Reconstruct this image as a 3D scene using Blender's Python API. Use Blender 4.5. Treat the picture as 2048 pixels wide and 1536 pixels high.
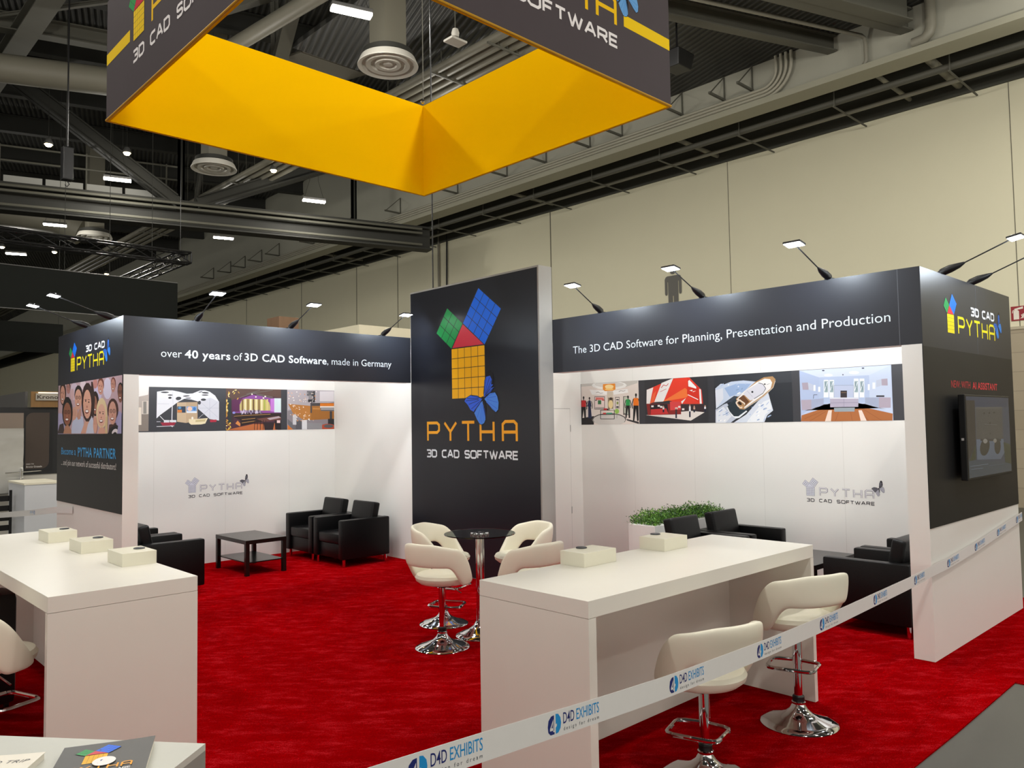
import bpy, bmesh, math, random
from mathutils import Vector, Matrix
from mathutils.geometry import tessellate_polygon

for o in list(bpy.data.objects):
    bpy.data.objects.remove(o, do_unlink=True)
S = bpy.context.scene
COL = S.collection
PI = math.pi
random.seed(7)

# ------------------------------------------------------------ camera
YAW, PITCH, ROLL, FPX = 0.809580, 0.0514796, -0.0156967, 1574.19
cd = bpy.data.cameras.new('camera')
cam = bpy.data.objects.new('camera', cd)
COL.objects.link(cam)
fw = Vector((math.cos(YAW) * math.cos(PITCH), math.sin(YAW) * math.cos(PITCH), math.sin(PITCH)))
rt = Vector((math.sin(YAW), -math.cos(YAW), 0))
up = rt.cross(fw)
rt2 = rt * math.cos(ROLL) + up * math.sin(ROLL)
up2 = -rt * math.sin(ROLL) + up * math.cos(ROLL)
M = Matrix((rt2, up2, -fw)).transposed().to_4x4()
M.translation = (0, 0, 1.87)
cam.matrix_world = M
cd.sensor_fit = 'HORIZONTAL'
cd.sensor_width = 36.0
cd.lens = FPX / 2048 * 36.0
cd.clip_start = 0.05
cd.clip_end = 300
S.camera = cam

# ------------------------------------------------------------ world and exposure
W = bpy.data.worlds.new('hall_air')
S.world = W
W.use_nodes = True
W.node_tree.nodes['Background'].inputs[0].default_value = (1.0, 0.96, 0.88, 1)
W.node_tree.nodes['Background'].inputs[1].default_value = 1.28
vs = S.view_settings
vs.view_transform = 'Standard'
vs.look = 'None'
vs.gamma = 1.0
vs.use_curve_mapping = False
vs.exposure = 0.0
FIXTURE_W = 90.0
FILL_W = 95.0         # point light added under each lamp to brighten ceiling and walls      # each high-bay fixture
ARM_W = 17.0            # each arm light on the booth
STRIP_W = 58.0         # light strip behind each header

# ------------------------------------------------------------ materials
def lin(h):
    r = []
    for i in (0, 2, 4):
        c = int(h[i:i + 2], 16) / 255
        r.append(c / 12.92 if c <= .04045 else ((c + .055) / 1.055) ** 2.4)
    return r
MATS = {}
def mat(name, hexcol, rough=.5, metal=0., spec=.5, noise=0., nscale=30., bump=0., coat=0., trans=0., ior=1.45, emit=None, estr=0.):
    if name in MATS: return MATS[name]
    m = bpy.data.materials.new(name); m.use_nodes = True
    nt = m.node_tree; b = nt.nodes['Principled BSDF']
    c = lin(hexcol)
    b.inputs['Base Color'].default_value = (*c, 1)
    b.inputs['Roughness'].default_value = rough
    b.inputs['Metallic'].default_value = metal
    b.inputs['Specular IOR Level'].default_value = spec
    b.inputs['Coat Weight'].default_value = coat
    b.inputs['Transmission Weight'].default_value = trans
    b.inputs['IOR'].default_value = ior
    if emit:
        b.inputs['Emission Color'].default_value = (*lin(emit), 1)
        b.inputs['Emission Strength'].default_value = estr
    if noise or bump:
        tc = nt.nodes.new('ShaderNodeTexCoord'); n = nt.nodes.new('ShaderNodeTexNoise')
        n.inputs['Scale'].default_value = nscale; n.inputs['Detail'].default_value = 4
        nt.links.new(tc.outputs['Object'], n.inputs['Vector'])
        if noise:
            mx = nt.nodes.new('ShaderNodeMix'); mx.data_type = 'RGBA'
            mx.inputs[6].default_value = (*[x * (1 - noise) for x in c], 1)
            mx.inputs[7].default_value = (*[min(1, x * (1 + noise)) for x in c], 1)
            nt.links.new(n.outputs['Fac'], mx.inputs[0]); nt.links.new(mx.outputs[2], b.inputs['Base Color'])
        if bump:
            bp = nt.nodes.new('ShaderNodeBump'); bp.inputs['Strength'].default_value = bump; bp.inputs['Distance'].default_value = .01
            nt.links.new(n.outputs['Fac'], bp.inputs['Height']); nt.links.new(bp.outputs['Normal'], b.inputs['Normal'])
    MATS[name] = m
    return m
def carpet_mat():
    m = bpy.data.materials.new('red_carpet_pile'); m.use_nodes = True; nt = m.node_tree; L = nt.links
    b = nt.nodes['Principled BSDF']; b.inputs['Roughness'].default_value = .95; b.inputs['Specular IOR Level'].default_value = .0
    tc = nt.nodes.new('ShaderNodeTexCoord')
    mp = nt.nodes.new('ShaderNodeMapping'); mp.inputs['Scale'].default_value = (2.6, 6.5, 1)
    mq = nt.nodes.new('ShaderNodeMapping'); mq.inputs['Rotation'].default_value = (0, 0, .76)
    L.new(tc.outputs['Object'], mq.inputs['Vector']); L.new(mq.outputs[0], mp.inputs['Vector'])
    n1 = nt.nodes.new('ShaderNodeTexNoise'); n1.inputs['Scale'].default_value = 1.5; n1.inputs['Detail'].default_value = 10; n1.inputs['Roughness'].default_value = .8
    L.new(mp.outputs[0], n1.inputs['Vector'])
    n2 = nt.nodes.new('ShaderNodeTexNoise'); n2.inputs['Scale'].default_value = 130; n2.inputs['Detail'].default_value = 3
    L.new(tc.outputs['Object'], n2.inputs['Vector'])
    ad = nt.nodes.new('ShaderNodeMath'); ad.operation = 'MULTIPLY_ADD'; ad.inputs[1].default_value = .45
    L.new(n2.outputs['Fac'], ad.inputs[0]); L.new(n1.outputs['Fac'], ad.inputs[2])
    r = nt.nodes.new('ShaderNodeValToRGB')
    r.color_ramp.elements[0].position = .52; r.color_ramp.elements[0].color = (.200, .0000, .0006, 1)
    r.color_ramp.elements[1].position = .98; r.color_ramp.elements[1].color = (.50, .016, .024, 1)
    e = r.color_ramp.elements.new(.74); e.color = (.245, .0002, .0014, 1)
    L.new(ad.outputs[0], r.inputs[0]); L.new(r.outputs[0], b.inputs['Base Color'])
    bp = nt.nodes.new('ShaderNodeBump'); bp.inputs['Strength'].default_value = .5; bp.inputs['Distance'].default_value = .006
    L.new(n2.outputs['Fac'], bp.inputs['Height']); L.new(bp.outputs[0], b.inputs['Normal'])
    return m
def brick_mat(name, c1, c2, mortar, w, h, rough=.8, axis='YZ', msize=.006):
    m = bpy.data.materials.new(name); m.use_nodes = True; nt = m.node_tree; L = nt.links
    b = nt.nodes['Principled BSDF']; b.inputs['Roughness'].default_value = rough
    tc = nt.nodes.new('ShaderNodeTexCoord'); sp = nt.nodes.new('ShaderNodeSeparateXYZ'); cb = nt.nodes.new('ShaderNodeCombineXYZ')
    L.new(tc.outputs['Object'], sp.inputs[0]); L.new(sp.outputs[axis[0]], cb.inputs[0]); L.new(sp.outputs[axis[1]], cb.inputs[1])
    br = nt.nodes.new('ShaderNodeTexBrick'); br.inputs['Scale'].default_value = 1
    br.inputs['Brick Width'].default_value = w; br.inputs['Row Height'].default_value = h; br.inputs['Mortar Size'].default_value = msize
    br.inputs['Color1'].default_value = (*lin(c1), 1); br.inputs['Color2'].default_value = (*lin(c2), 1); br.inputs['Mortar'].default_value = (*lin(mortar), 1)
    L.new(cb.outputs[0], br.inputs['Vector']); L.new(br.outputs['Color'], b.inputs['Base Color'])
    return m
def deck_mat():
    m = bpy.data.materials.new('corrugated_roof_deck'); m.use_nodes = True; nt = m.node_tree; L = nt.links
    b = nt.nodes['Principled BSDF']; b.inputs['Roughness'].default_value = .55
    tc = nt.nodes.new('ShaderNodeTexCoord'); mp = nt.nodes.new('ShaderNodeMapping'); mp.inputs['Rotation'].default_value = (0, 0, math.radians(18))
    w = nt.nodes.new('ShaderNodeTexWave'); w.inputs['Scale'].default_value = 2.2; w.wave_profile = 'SIN'
    L.new(tc.outputs['Object'], mp.inputs[0]); L.new(mp.outputs[0], w.inputs['Vector'])
    r = nt.nodes.new('ShaderNodeValToRGB'); r.color_ramp.elements[0].position = .35; r.color_ramp.elements[0].color = (.020, .020, .017, 1)
    r.color_ramp.elements[1].position = .65; r.color_ramp.elements[1].color = (.055, .055, .048, 1)  # lit ribs and shaded grooves of the corrugation painted into the colour
    L.new(w.outputs['Fac'], r.inputs[0]); L.new(r.outputs[0], b.inputs['Base Color'])
    bp = nt.nodes.new('ShaderNodeBump'); bp.inputs['Strength'].default_value = .8; bp.inputs['Distance'].default_value = .06
    L.new(w.outputs['Fac'], bp.inputs['Height']); L.new(bp.outputs[0], b.inputs['Normal'])
    return m
def wood_mat(name, c1, c2, scale=9):
    m = bpy.data.materials.new(name); m.use_nodes = True; nt = m.node_tree; L = nt.links
    b = nt.nodes['Principled BSDF']; b.inputs['Roughness'].default_value = .5
    tc = nt.nodes.new('ShaderNodeTexCoord'); mp = nt.nodes.new('ShaderNodeMapping'); mp.inputs['Scale'].default_value = (scale, scale, scale * .08)
    n = nt.nodes.new('ShaderNodeTexNoise'); n.inputs['Scale'].default_value = 1.5; n.inputs['Detail'].default_value = 6
    L.new(tc.outputs['Object'], mp.inputs[0]); L.new(mp.outputs[0], n.inputs['Vector'])
    mx = nt.nodes.new('ShaderNodeMix'); mx.data_type = 'RGBA'; mx.inputs[6].default_value = (*lin(c1), 1); mx.inputs[7].default_value = (*lin(c2), 1)
    L.new(n.outputs['Fac'], mx.inputs[0]); L.new(mx.outputs[2], b.inputs['Base Color'])
    return m
def ink_mat(name='printed_vinyl', rough=.42, spec=.35):
    m = bpy.data.materials.new(name); m.use_nodes = True; nt = m.node_tree
    b = nt.nodes['Principled BSDF']; b.inputs['Roughness'].default_value = rough; b.inputs['Specular IOR Level'].default_value = spec
    a = nt.nodes.new('ShaderNodeVertexColor'); a.layer_name = 'ink'
    n = nt.nodes.new('ShaderNodeTexNoise'); n.inputs['Scale'].default_value = 400
    mx = nt.nodes.new('ShaderNodeMix'); mx.data_type = 'RGBA'; mx.blend_type = 'MULTIPLY'; mx.inputs[0].default_value = .06
    nt.links.new(a.outputs[0], mx.inputs[6]); nt.links.new(n.outputs['Color'], mx.inputs[7]); nt.links.new(mx.outputs[2], b.inputs['Base Color'])
    return m

WHITE = mat('white_laminate', 'e6e3da', .32, noise=.015, nscale=6)
WALLW = mat('white_wall_panel', 'e9e7e2', .45, noise=.012, nscale=4)
DARKP = mat('anthracite_vinyl', '26282f', .36, spec=.55, noise=.05, nscale=3)
BLACKP = mat('black_vinyl', '1b1b1c', .42, spec=.4, noise=.05, nscale=3)
LEATHER = mat('black_leather', '050506', .36, spec=.30, bump=.12, nscale=160)
CREAM = mat('cream_leather', 'e9e5d3', .38, noise=.02, nscale=5, bump=.05)
CHROME = mat('chrome', 'd8d8da', .06, 1.0)
ALU = mat('brushed_aluminium', 'a6a6a4', .38, .85, noise=.04, nscale=60)
ESPRESSO = mat('black_brown_veneer', '120e0c', .22, spec=.4, noise=.15, nscale=12)
BLACKPL = mat('black_plastic', '0d0d0e', .4, noise=.05)
LED = mat('led_diffuser', 'ffffff', .4, emit='fff6e6', estr=26.0)
LEDC = mat('led_panel_cool', 'ffffff', .4, emit='f6fbff', estr=30.0)
STEEL = mat('painted_grey_steel', '5c5b51', .6, noise=.10, nscale=3)
STEELD = mat('painted_dark_steel', '2b2b26', .65, noise=.12, nscale=3)
PIPEM = mat('painted_pipe', '827f71', .5, noise=.06, nscale=4)
DUCTM = mat('painted_duct', '6f6c5f', .55, noise=.06, nscale=2)
YELLOWF = mat('yellow_stretch_fabric', 'eab800', .9, spec=.03, noise=.02, nscale=3)
SIGNF = mat('dark_taupe_stretch_fabric', '4c4548', .8, spec=.15, noise=.04, nscale=3)
INK = ink_mat()
INKF = ink_mat('printed_fabric', .8, .15)
CARPET = carpet_mat()
DECK = deck_mat()

# ------------------------------------------------------------ object helpers
def root_loc(p):
    v = Vector((0, 0, 0))
    while p is not None:
        v = v + p.location; p = p.parent
    return v
def link(name, me, parent=None):
    o = bpy.data.objects.new(name, me); COL.objects.link(o)
    if parent is not None: o.parent = parent
    return o
def finish(bm, name, mats, parent=None, smooth=False, world=True):
    if not isinstance(mats, (list, tuple)): mats = [mats]
    if parent is not None and world:
        bmesh.ops.translate(bm, verts=bm.verts, vec=-root_loc(parent))
    bmesh.ops.recalc_face_normals(bm, faces=bm.faces)
    me = bpy.data.meshes.new(name); bm.to_mesh(me); bm.free()
    for m in mats: me.materials.append(m)
    if smooth:
        for p in me.polygons: p.use_smooth = True
        try: me.set_sharp_from_angle(angle=math.radians(38))
        except Exception: pass
    return link(name, me, parent)
def tag(o, label, cat, group=None, kind=None):
    o['label'] = label; o['category'] = cat
    if group: o['group'] = group
    if kind: o['kind'] = kind
    return o
def thing(name, label, cat, loc=(0, 0, 0), rz=0., group=None):
    o = bpy.data.objects.new(name, None); COL.objects.link(o); o.empty_display_size = .1
    o.location = loc; o.rotation_euler = (0, 0, rz)
    return tag(o, label, cat, group)
def struct(o):
    o['kind'] = 'structure'; return o
def dup(root, loc, rz, label, group=None):
    r = root.copy(); COL.objects.link(r); r.location = loc; r.rotation_euler = (0, 0, rz); r['label'] = label
    if group: r['group'] = group
    for ch in list(root.children):
        c = ch.copy(); COL.objects.link(c); c.parent = r
        for g in list(ch.children):
            d = g.copy(); COL.objects.link(d); d.parent = c
    return r
def box(bm, x0, x1, y0, y1, z0, z1, bev=0., seg=2, mi=0):
    vs_ = [bm.verts.new((x, y, z)) for x in (x0, x1) for y in (y0, y1) for z in (z0, z1)]
    fs = []
    for q in ((0, 1, 3, 2), (4, 6, 7, 5), (0, 4, 5, 1), (2, 3, 7, 6), (0, 2, 6, 4), (1, 5, 7, 3)):
        f = bm.faces.new([vs_[i] for i in q]); f.material_index = mi; fs.append(f)
    bmesh.ops.recalc_face_normals(bm, faces=fs)
    if bev:
        es = list({e for f in fs for e in f.edges})
        bmesh.ops.bevel(bm, geom=es, offset=bev, segments=seg, affect='EDGES', profile=.6)
    return vs_
def bxo(name, x0, x1, y0, y1, z0, z1, m, parent=None, bev=0., smooth=False, world=True):
    bm = bmesh.new(); box(bm, min(x0, x1), max(x0, x1), min(y0, y1), max(y0, y1), z0, z1, bev)
    return finish(bm, name, m, parent, smooth or bev > .012, world)
def tube(bm, pts, r, seg=10, cap=True, closed=False):
    pts = [Vector(p) for p in pts]; n = len(pts); rings = []
    prev = None
    for i, p in enumerate(pts):
        a = pts[(i - 1) % n] if (i > 0 or closed) else p
        b = pts[(i + 1) % n] if (i < n - 1 or closed) else p
        t = (b - a).normalized()
        if prev is None:
            u = t.orthogonal().normalized()
        else:
            u = (prev - t * prev.dot(t)); u = u.normalized() if u.length > 1e-6 else t.orthogonal().normalized()
        prev = u; w = t.cross(u)
        rr = r[i] if isinstance(r, (list, tuple)) else r
        rings.append([bm.verts.new(p + (u * math.cos(2 * PI * k / seg) + w * math.sin(2 * PI * k / seg)) * rr) for k in range(seg)])
    for i in range(n if closed else n - 1):
        A, B = rings[i], rings[(i + 1) % n]
        for k in range(seg):
            bm.faces.new((A[k], A[(k + 1) % seg], B[(k + 1) % seg], B[k]))
    if cap and not closed:
        bm.faces.new(rings[0][::-1]); bm.faces.new(rings[-1])
def tubeo(name, pts, r, m, parent=None, seg=10, world=True, closed=False):
    bm = bmesh.new(); tube(bm, pts, r, seg, True, closed)
    return finish(bm, name, m, parent, True, world)
def lathe(bm, prof, c=(0, 0, 0), seg=32, sx=1., sy=1.):
    rings = []
    for r, z in prof:
        if r < 1e-5: rings.append([bm.verts.new((c[0], c[1], c[2] + z))])
        else: rings.append([bm.verts.new((c[0] + r * sx * math.cos(2 * PI * k / seg), c[1] + r * sy * math.sin(2 * PI * k / seg), c[2] + z)) for k in range(seg)])
    for A, B in zip(rings, rings[1:]):
        for k in range(seg):
            a, b = A[k % len(A)], A[(k + 1) % len(A)]; c_, d = B[(k + 1) % len(B)], B[k % len(B)]
            vs_ = []
            for v in (a, b, c_, d):
                if v not in vs_: vs_.append(v)
            if len(vs_) >= 3: bm.faces.new(vs_)
def latheo(name, prof, m, parent=None, c=(0, 0, 0), seg=32, world=True, sx=1., sy=1.):
    bm = bmesh.new(); lathe(bm, prof, c, seg, sx, sy)
    return finish(bm, name, m, parent, True, world)
def beam(bm, P, Q, w, h):
    """rectangular bar from P to Q, w wide (horizontal), h tall"""
    P, Q = Vector(P), Vector(Q); d = (Q - P).normalized()
    s = d.cross(Vector((0, 0, 1)))
    s = s.normalized() if s.length > 1e-4 else Vector((1, 0, 0))
    u = s.cross(d).normalized()
    vs_ = [bm.verts.new(X + s * a * w / 2 + u * b * h / 2) for X in (P, Q) for a, b in ((-1, -1), (1, -1), (1, 1), (-1, 1))]
    for q in ((0, 1, 2, 3), (7, 6, 5, 4), (0, 4, 5, 1), (1, 5, 6, 2), (2, 6, 7, 3), (3, 7, 4, 0)):
        bm.faces.new([vs_[i] for i in q])
def ibeam(bm, P, Q, w, h, t=.03):
    P, Q = Vector(P), Vector(Q); z = Vector((0, 0, 1))
    beam(bm, P, Q, t, h - 2 * t)
    beam(bm, P + z * (h / 2 - t / 2), Q + z * (h / 2 - t / 2), w, t); beam(bm, P - z * (h / 2 - t / 2), Q - z * (h / 2 - t / 2), w, t)

# ------------------------------------------------------------ printed graphics (flat vinyl laid on real panels)
class Print:
    """polygons in the (u, v) metres of one face; fr(u, v, d) gives the point d metres proud of the face"""
    def __init__(s, fr, d0=.0006):
        s.fr = fr; s.d = d0; s.bm = bmesh.new(); s.cl = s.bm.loops.layers.float_color.new('ink'); s.n = 0
    def face(s, tris, pts, col):
        s.n += 1; d = s.d + s.n * 2e-5
        V = [s.bm.verts.new(s.fr(u, v, d)) for u, v in pts]
        c = (*lin(col), 1)
        for t in tris:
            try: f = s.bm.faces.new([V[i] for i in t])
            except ValueError: continue
            for lp in f.loops: lp[s.cl] = c
    def poly(s, col, pts):
        clean = []
        for p in pts:
            if not clean or abs(p[0] - clean[-1][0]) + abs(p[1] - clean[-1][1]) > 1e-6: clean.append(p)
        if len(clean) < 3: return
        tr = tessellate_polygon([[Vector((u, v, 0)) for u, v in clean]])
        s.face([tuple(t) for t in tr], clean, col)
    def rect(s, col, u0, v0, u1, v1): s.face([(0, 1, 2, 3)], [(u0, v0), (u1, v0), (u1, v1), (u0, v1)], col)
    def ell(s, col, cu, cv, ru, rv=None, n=24, a0=0., a1=2 * PI):
        rv = rv or ru
        s.poly(col, [(cu + ru * math.cos(a0 + (a1 - a0) * i / (n - (0 if a1 - a0 > 6.2 else 1))), cv + rv * math.sin(a0 + (a1 - a0) * i / (n - (0 if a1 - a0 > 6.2 else 1)))) for i in range(n)])
    def stroke(s, col, pts, w):
        n = len(pts); L, R = [], []
        for i in range(n):
            p = Vector(pts[i])
            d1 = (p - Vector(pts[i - 1])).normalized() if i > 0 else None
            d2 = (Vector(pts[i + 1]) - p).normalized() if i < n - 1 else None
            d1 = d1 or d2; d2 = d2 or d1
            n1 = Vector((-d1.y, d1.x)); n2 = Vector((-d2.y, d2.x)); m = (n1 + n2)
            m = m.normalized() if m.length > 1e-6 else n1
            k = w / 2 / max(.35, m.dot(n1))
            L.append(p + m * k); R.append(p - m * k)
        for i in range(n - 1):
            s.face([(0, 1, 2, 3)], [tuple(L[i]), tuple(L[i + 1]), tuple(R[i + 1]), tuple(R[i])], col)
    def text(s, txt, u0, u1, v0, cap, col, bold=0., slant=0., mirror=False):
        """txt fitted between u0 and u1 on the baseline v0 with capital height cap"""
        cu = bpy.data.curves.new('lettering', 'FONT'); cu.body = txt; cu.offset = bold; cu.shear = slant; cu.space_character = 1.06 if bold > .01 else 1.0; cu.resolution_u = 3
        ob = bpy.data.objects.new('lettering', cu); COL.objects.link(ob)
        bpy.context.view_layer.update()
        me = bpy.data.meshes.new_from_object(ob.evaluated_get(bpy.context.evaluated_depsgraph_get()))
        bpy.data.objects.remove(ob, do_unlink=True)
        xs = [v.co.x for v in me.vertices]
        if not xs: return
        x0, x1 = min(xs), max(xs); k = (u1 - u0) / (x1 - x0); kv = cap / .729
        pts = []
        for v in me.vertices:
            t = (v.co.x - x0) * k
            pts.append(((u1 - t) if mirror else (u0 + t), v0 + v.co.y * kv))
        s.face([tuple(p.vertices) for p in me.polygons], pts, col)
        bpy.data.meshes.remove(me)
    def done(s, name, parent, m=None): return finish_print(s, name, parent, m or INK)
def finish_print(s, name, parent, m):
    bm = s.bm
    bmesh.ops.translate(bm, verts=bm.verts, vec=-root_loc(parent))
    me = bpy.data.meshes.new(name); bm.to_mesh(me); bm.free(); me.materials.append(m)
    return link(name, me, parent)
def faceX(x, c): return lambda u, v, d: (x - d, c - u, v)      # face looking along -x, u runs towards -y
def faceY(y): return lambda u, v, d: (u, y - d, v)             # face looking along -y, u runs along +x

# stroke letters of the angular typeface; (width, polylines) on a unit capital
GL = {
 'P': (.8, [[(0, 0), (0, 1), (.66, 1), (.8, .88), (.8, .58), (.66, .46), (0, .46)]]),
 'Y': (.8, [[(0, 1), (.4, .5), (.8, 1)], [(.4, .53), (.4, 0)]]),
 'T': (.8, [[(0, 1), (.8, 1)], [(.4, 1), (.4, 0)]]),
 'H': (.8, [[(0, 0), (0, 1)], [(.8, 0), (.8, 1)], [(0, .48), (.8, .48)]]),
 'A': (.8, [[(0, 0), (0, .86), (.15, 1), (.65, 1), (.8, .86), (.8, 0)], [(0, .46), (.8, .46)]]),
 '3': (.8, [[(0, 1), (.66, 1), (.8, .88), (.8, .62), (.7, .52), (.25, .52)], [(.7, .52), (.8, .42), (.8, .12), (.66, 0), (0, 0)]]),
 'D': (.85, [[(0, 0), (0, 1), (.65, 1), (.85, .82), (.85, .18), (.65, 0), (0, 0)]]),
 'C': (.8, [[(.8, 1), (.2, 1), (0, .82), (0, .18), (.2, 0), (.8, 0)]]),
 'a': (.95, [[(0, 0), (.42, 1), (.53, 1), (.95, 0)], [(.17, .34), (.78, .34)]]),
 'S': (.8, [[(.8, .86), (.66, 1), (.14, 1), (0, .88), (0, .62), (.14, .52), (.66, .5), (.8, .38), (.8, .12), (.66, 0), (.14, 0), (0, .14)]]),
 'O': (.95, [[(.0, .5), (0, .82), (.18, 1), (.77, 1), (.95, .82), (.95, .18), (.77, 0), (.18, 0), (0, .18), (0, .5)]]),
 'F': (.75, [[(0, 0), (0, 1), (.75, 1)], [(0, .5), (.65, .5)]]),
 't': (.85, [[(0, 1), (.85, 1)], [(.42, 1), (.42, 0)]]),
 'W': (1.25, [[(0, 1), (.3, 0), (.36, 0), (.625, .9), (.9, 0), (.95, 0), (1.25, 1)]]),
 'R': (.85, [[(0, 0), (0, 1), (.68, 1), (.82, .88), (.82, .58), (.68, .46), (0, .46)], [(.45, .46), (.85, 0)]]),
 'E': (.75, [[(.75, 1), (0, 1), (0, 0), (.75, 0)], [(0, .5), (.68, .5)]]),
}
def letters(pr, txt, u0, u1, v0, cap, col, wt, gap=.3, space=.75):
    """angular lettering fitted between u0 and u1"""
    tot = 0.
    for i, ch in enumerate(txt): tot += space if ch == ' ' else GL[ch][0] + gap
    tot -= gap
    h = cap - wt; k = (u1 - u0 - wt) / tot; x = u0 + wt / 2
    for ch in txt:
        if ch == ' ': x += space * k; continue
        w, ls = GL[ch]
        for l in ls: pr.stroke(col, [(x + a * k, v0 + wt / 2 + b * h) for a, b in l], wt)
        x += (w + gap) * k
BFLY = [('LU', [(-21, -5), (-117, 35), (-232, 47), (-324, 12), (-353, -21), (-291, -68), (-240, -132), (-181, -156), (-103, -91)]),
        ('LL', [(-16, -27), (-120, -113), (-168, -173), (-123, -246), (-73, -303), (-36, -315), (10, -298), (38, -255), (13, -150)]),
        ('RU', [(15, 16), (23, 126), (31, 214), (63, 262), (129, 270), (161, 224), (148, 164), (186, 162), (134, 121), (200, 129), (133, 72)]),
        ('RL', [(21, -6), (125, 58), (214, 66), (253, 18), (276, -59), (266, -140), (225, -170), (161, -132)])]
def butterfly(pr, cu, cv, k, c1='2f62e6', c2='4a8cf2', dark='15161c', kv=None):
    kv = kv or k
    pr.poly(dark, [(cu + x * k / 1000, cv + y * kv / 1000) for x, y in [(29, 214), (80, 320), (131, 345), (180, 300), (200, 160), (140, 100)]])
    for n, P in BFLY:
        mx = sum(p[0] for p in P) / len(P); my = sum(p[1] for p in P) / len(P)
        pr.poly(dark, [(cu + (mx + (x - mx) * 1.07) * k / 1000, cv + (my + (y - my) * 1.07) * kv / 1000) for x, y in P])
        pr.poly(c1 if n in ('LU', 'RU') else c2, [(cu + x * k / 1000, cv + y * kv / 1000) for x, y in P])
        for x, y in P[2:-1]:
            pr.stroke(dark if n in ('LU', 'RU') else c1, [(cu + x * .25 * k / 1000, cv + y * .25 * kv / 1000), (cu + x * .93 * k / 1000, cv + y * .93 * kv / 1000)], .006 * k)
    pr.poly(dark, [(cu + x * k / 1000, cv + y * kv / 1000) for x, y in [(-25, 25), (17, 22), (48, -95), (50, -189), (10, -100)]])
def pytree(pr, u0, v0, s, cols, line, sv=None, e=.03):
    """three gridded squares round a right triangle"""
    sv = sv or s
    def q(x, y): return (u0 + x * s, v0 + y * sv)
    def grid(o, a, b, n, col):
        pr.poly(line, [q(o[0] - (a[0] + b[0]) * .018, o[1] - (a[1] + b[1]) * .018), q(o[0] + a[0] * 1.018 - b[0] * .018, o[1] + a[1] * 1.018 - b[1] * .018), q(o[0] + (a[0] + b[0]) * 1.018, o[1] + (a[1] + b[1]) * 1.018), q(o[0] + b[0] * 1.018 - a[0] * .018, o[1] + b[1] * 1.018 - a[1] * .018)])
        for i in range(n):
            for j in range(n):
                P = []
                for x, y in ((i + e, j + e), (i + 1 - e, j + e), (i + 1 - e, j + 1 - e), (i + e, j + 1 - e)):
                    P.append(q(o[0] + a[0] * x / n + b[0] * y / n, o[1] + a[1] * x / n + b[1] * y / n))
                pr.face([(0, 1, 2, 3)], P, col)
    grid((0, 0), (1, 0), (0, 1), 5, cols[0])
    grid((0, 1), (.36, .48), (-.48, .36), 3, cols[1])
    grid((.36, 1.48), (.64, -.48), (.48, .64), 4, cols[2])
    pr.poly(cols[3], [q(.03, 1.015), q(.97, 1.015), q(.36, 1.46)])
LOGO_COL = ('f7b90c', '1f9d52', '0f6af0', 'd2364a')
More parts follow.
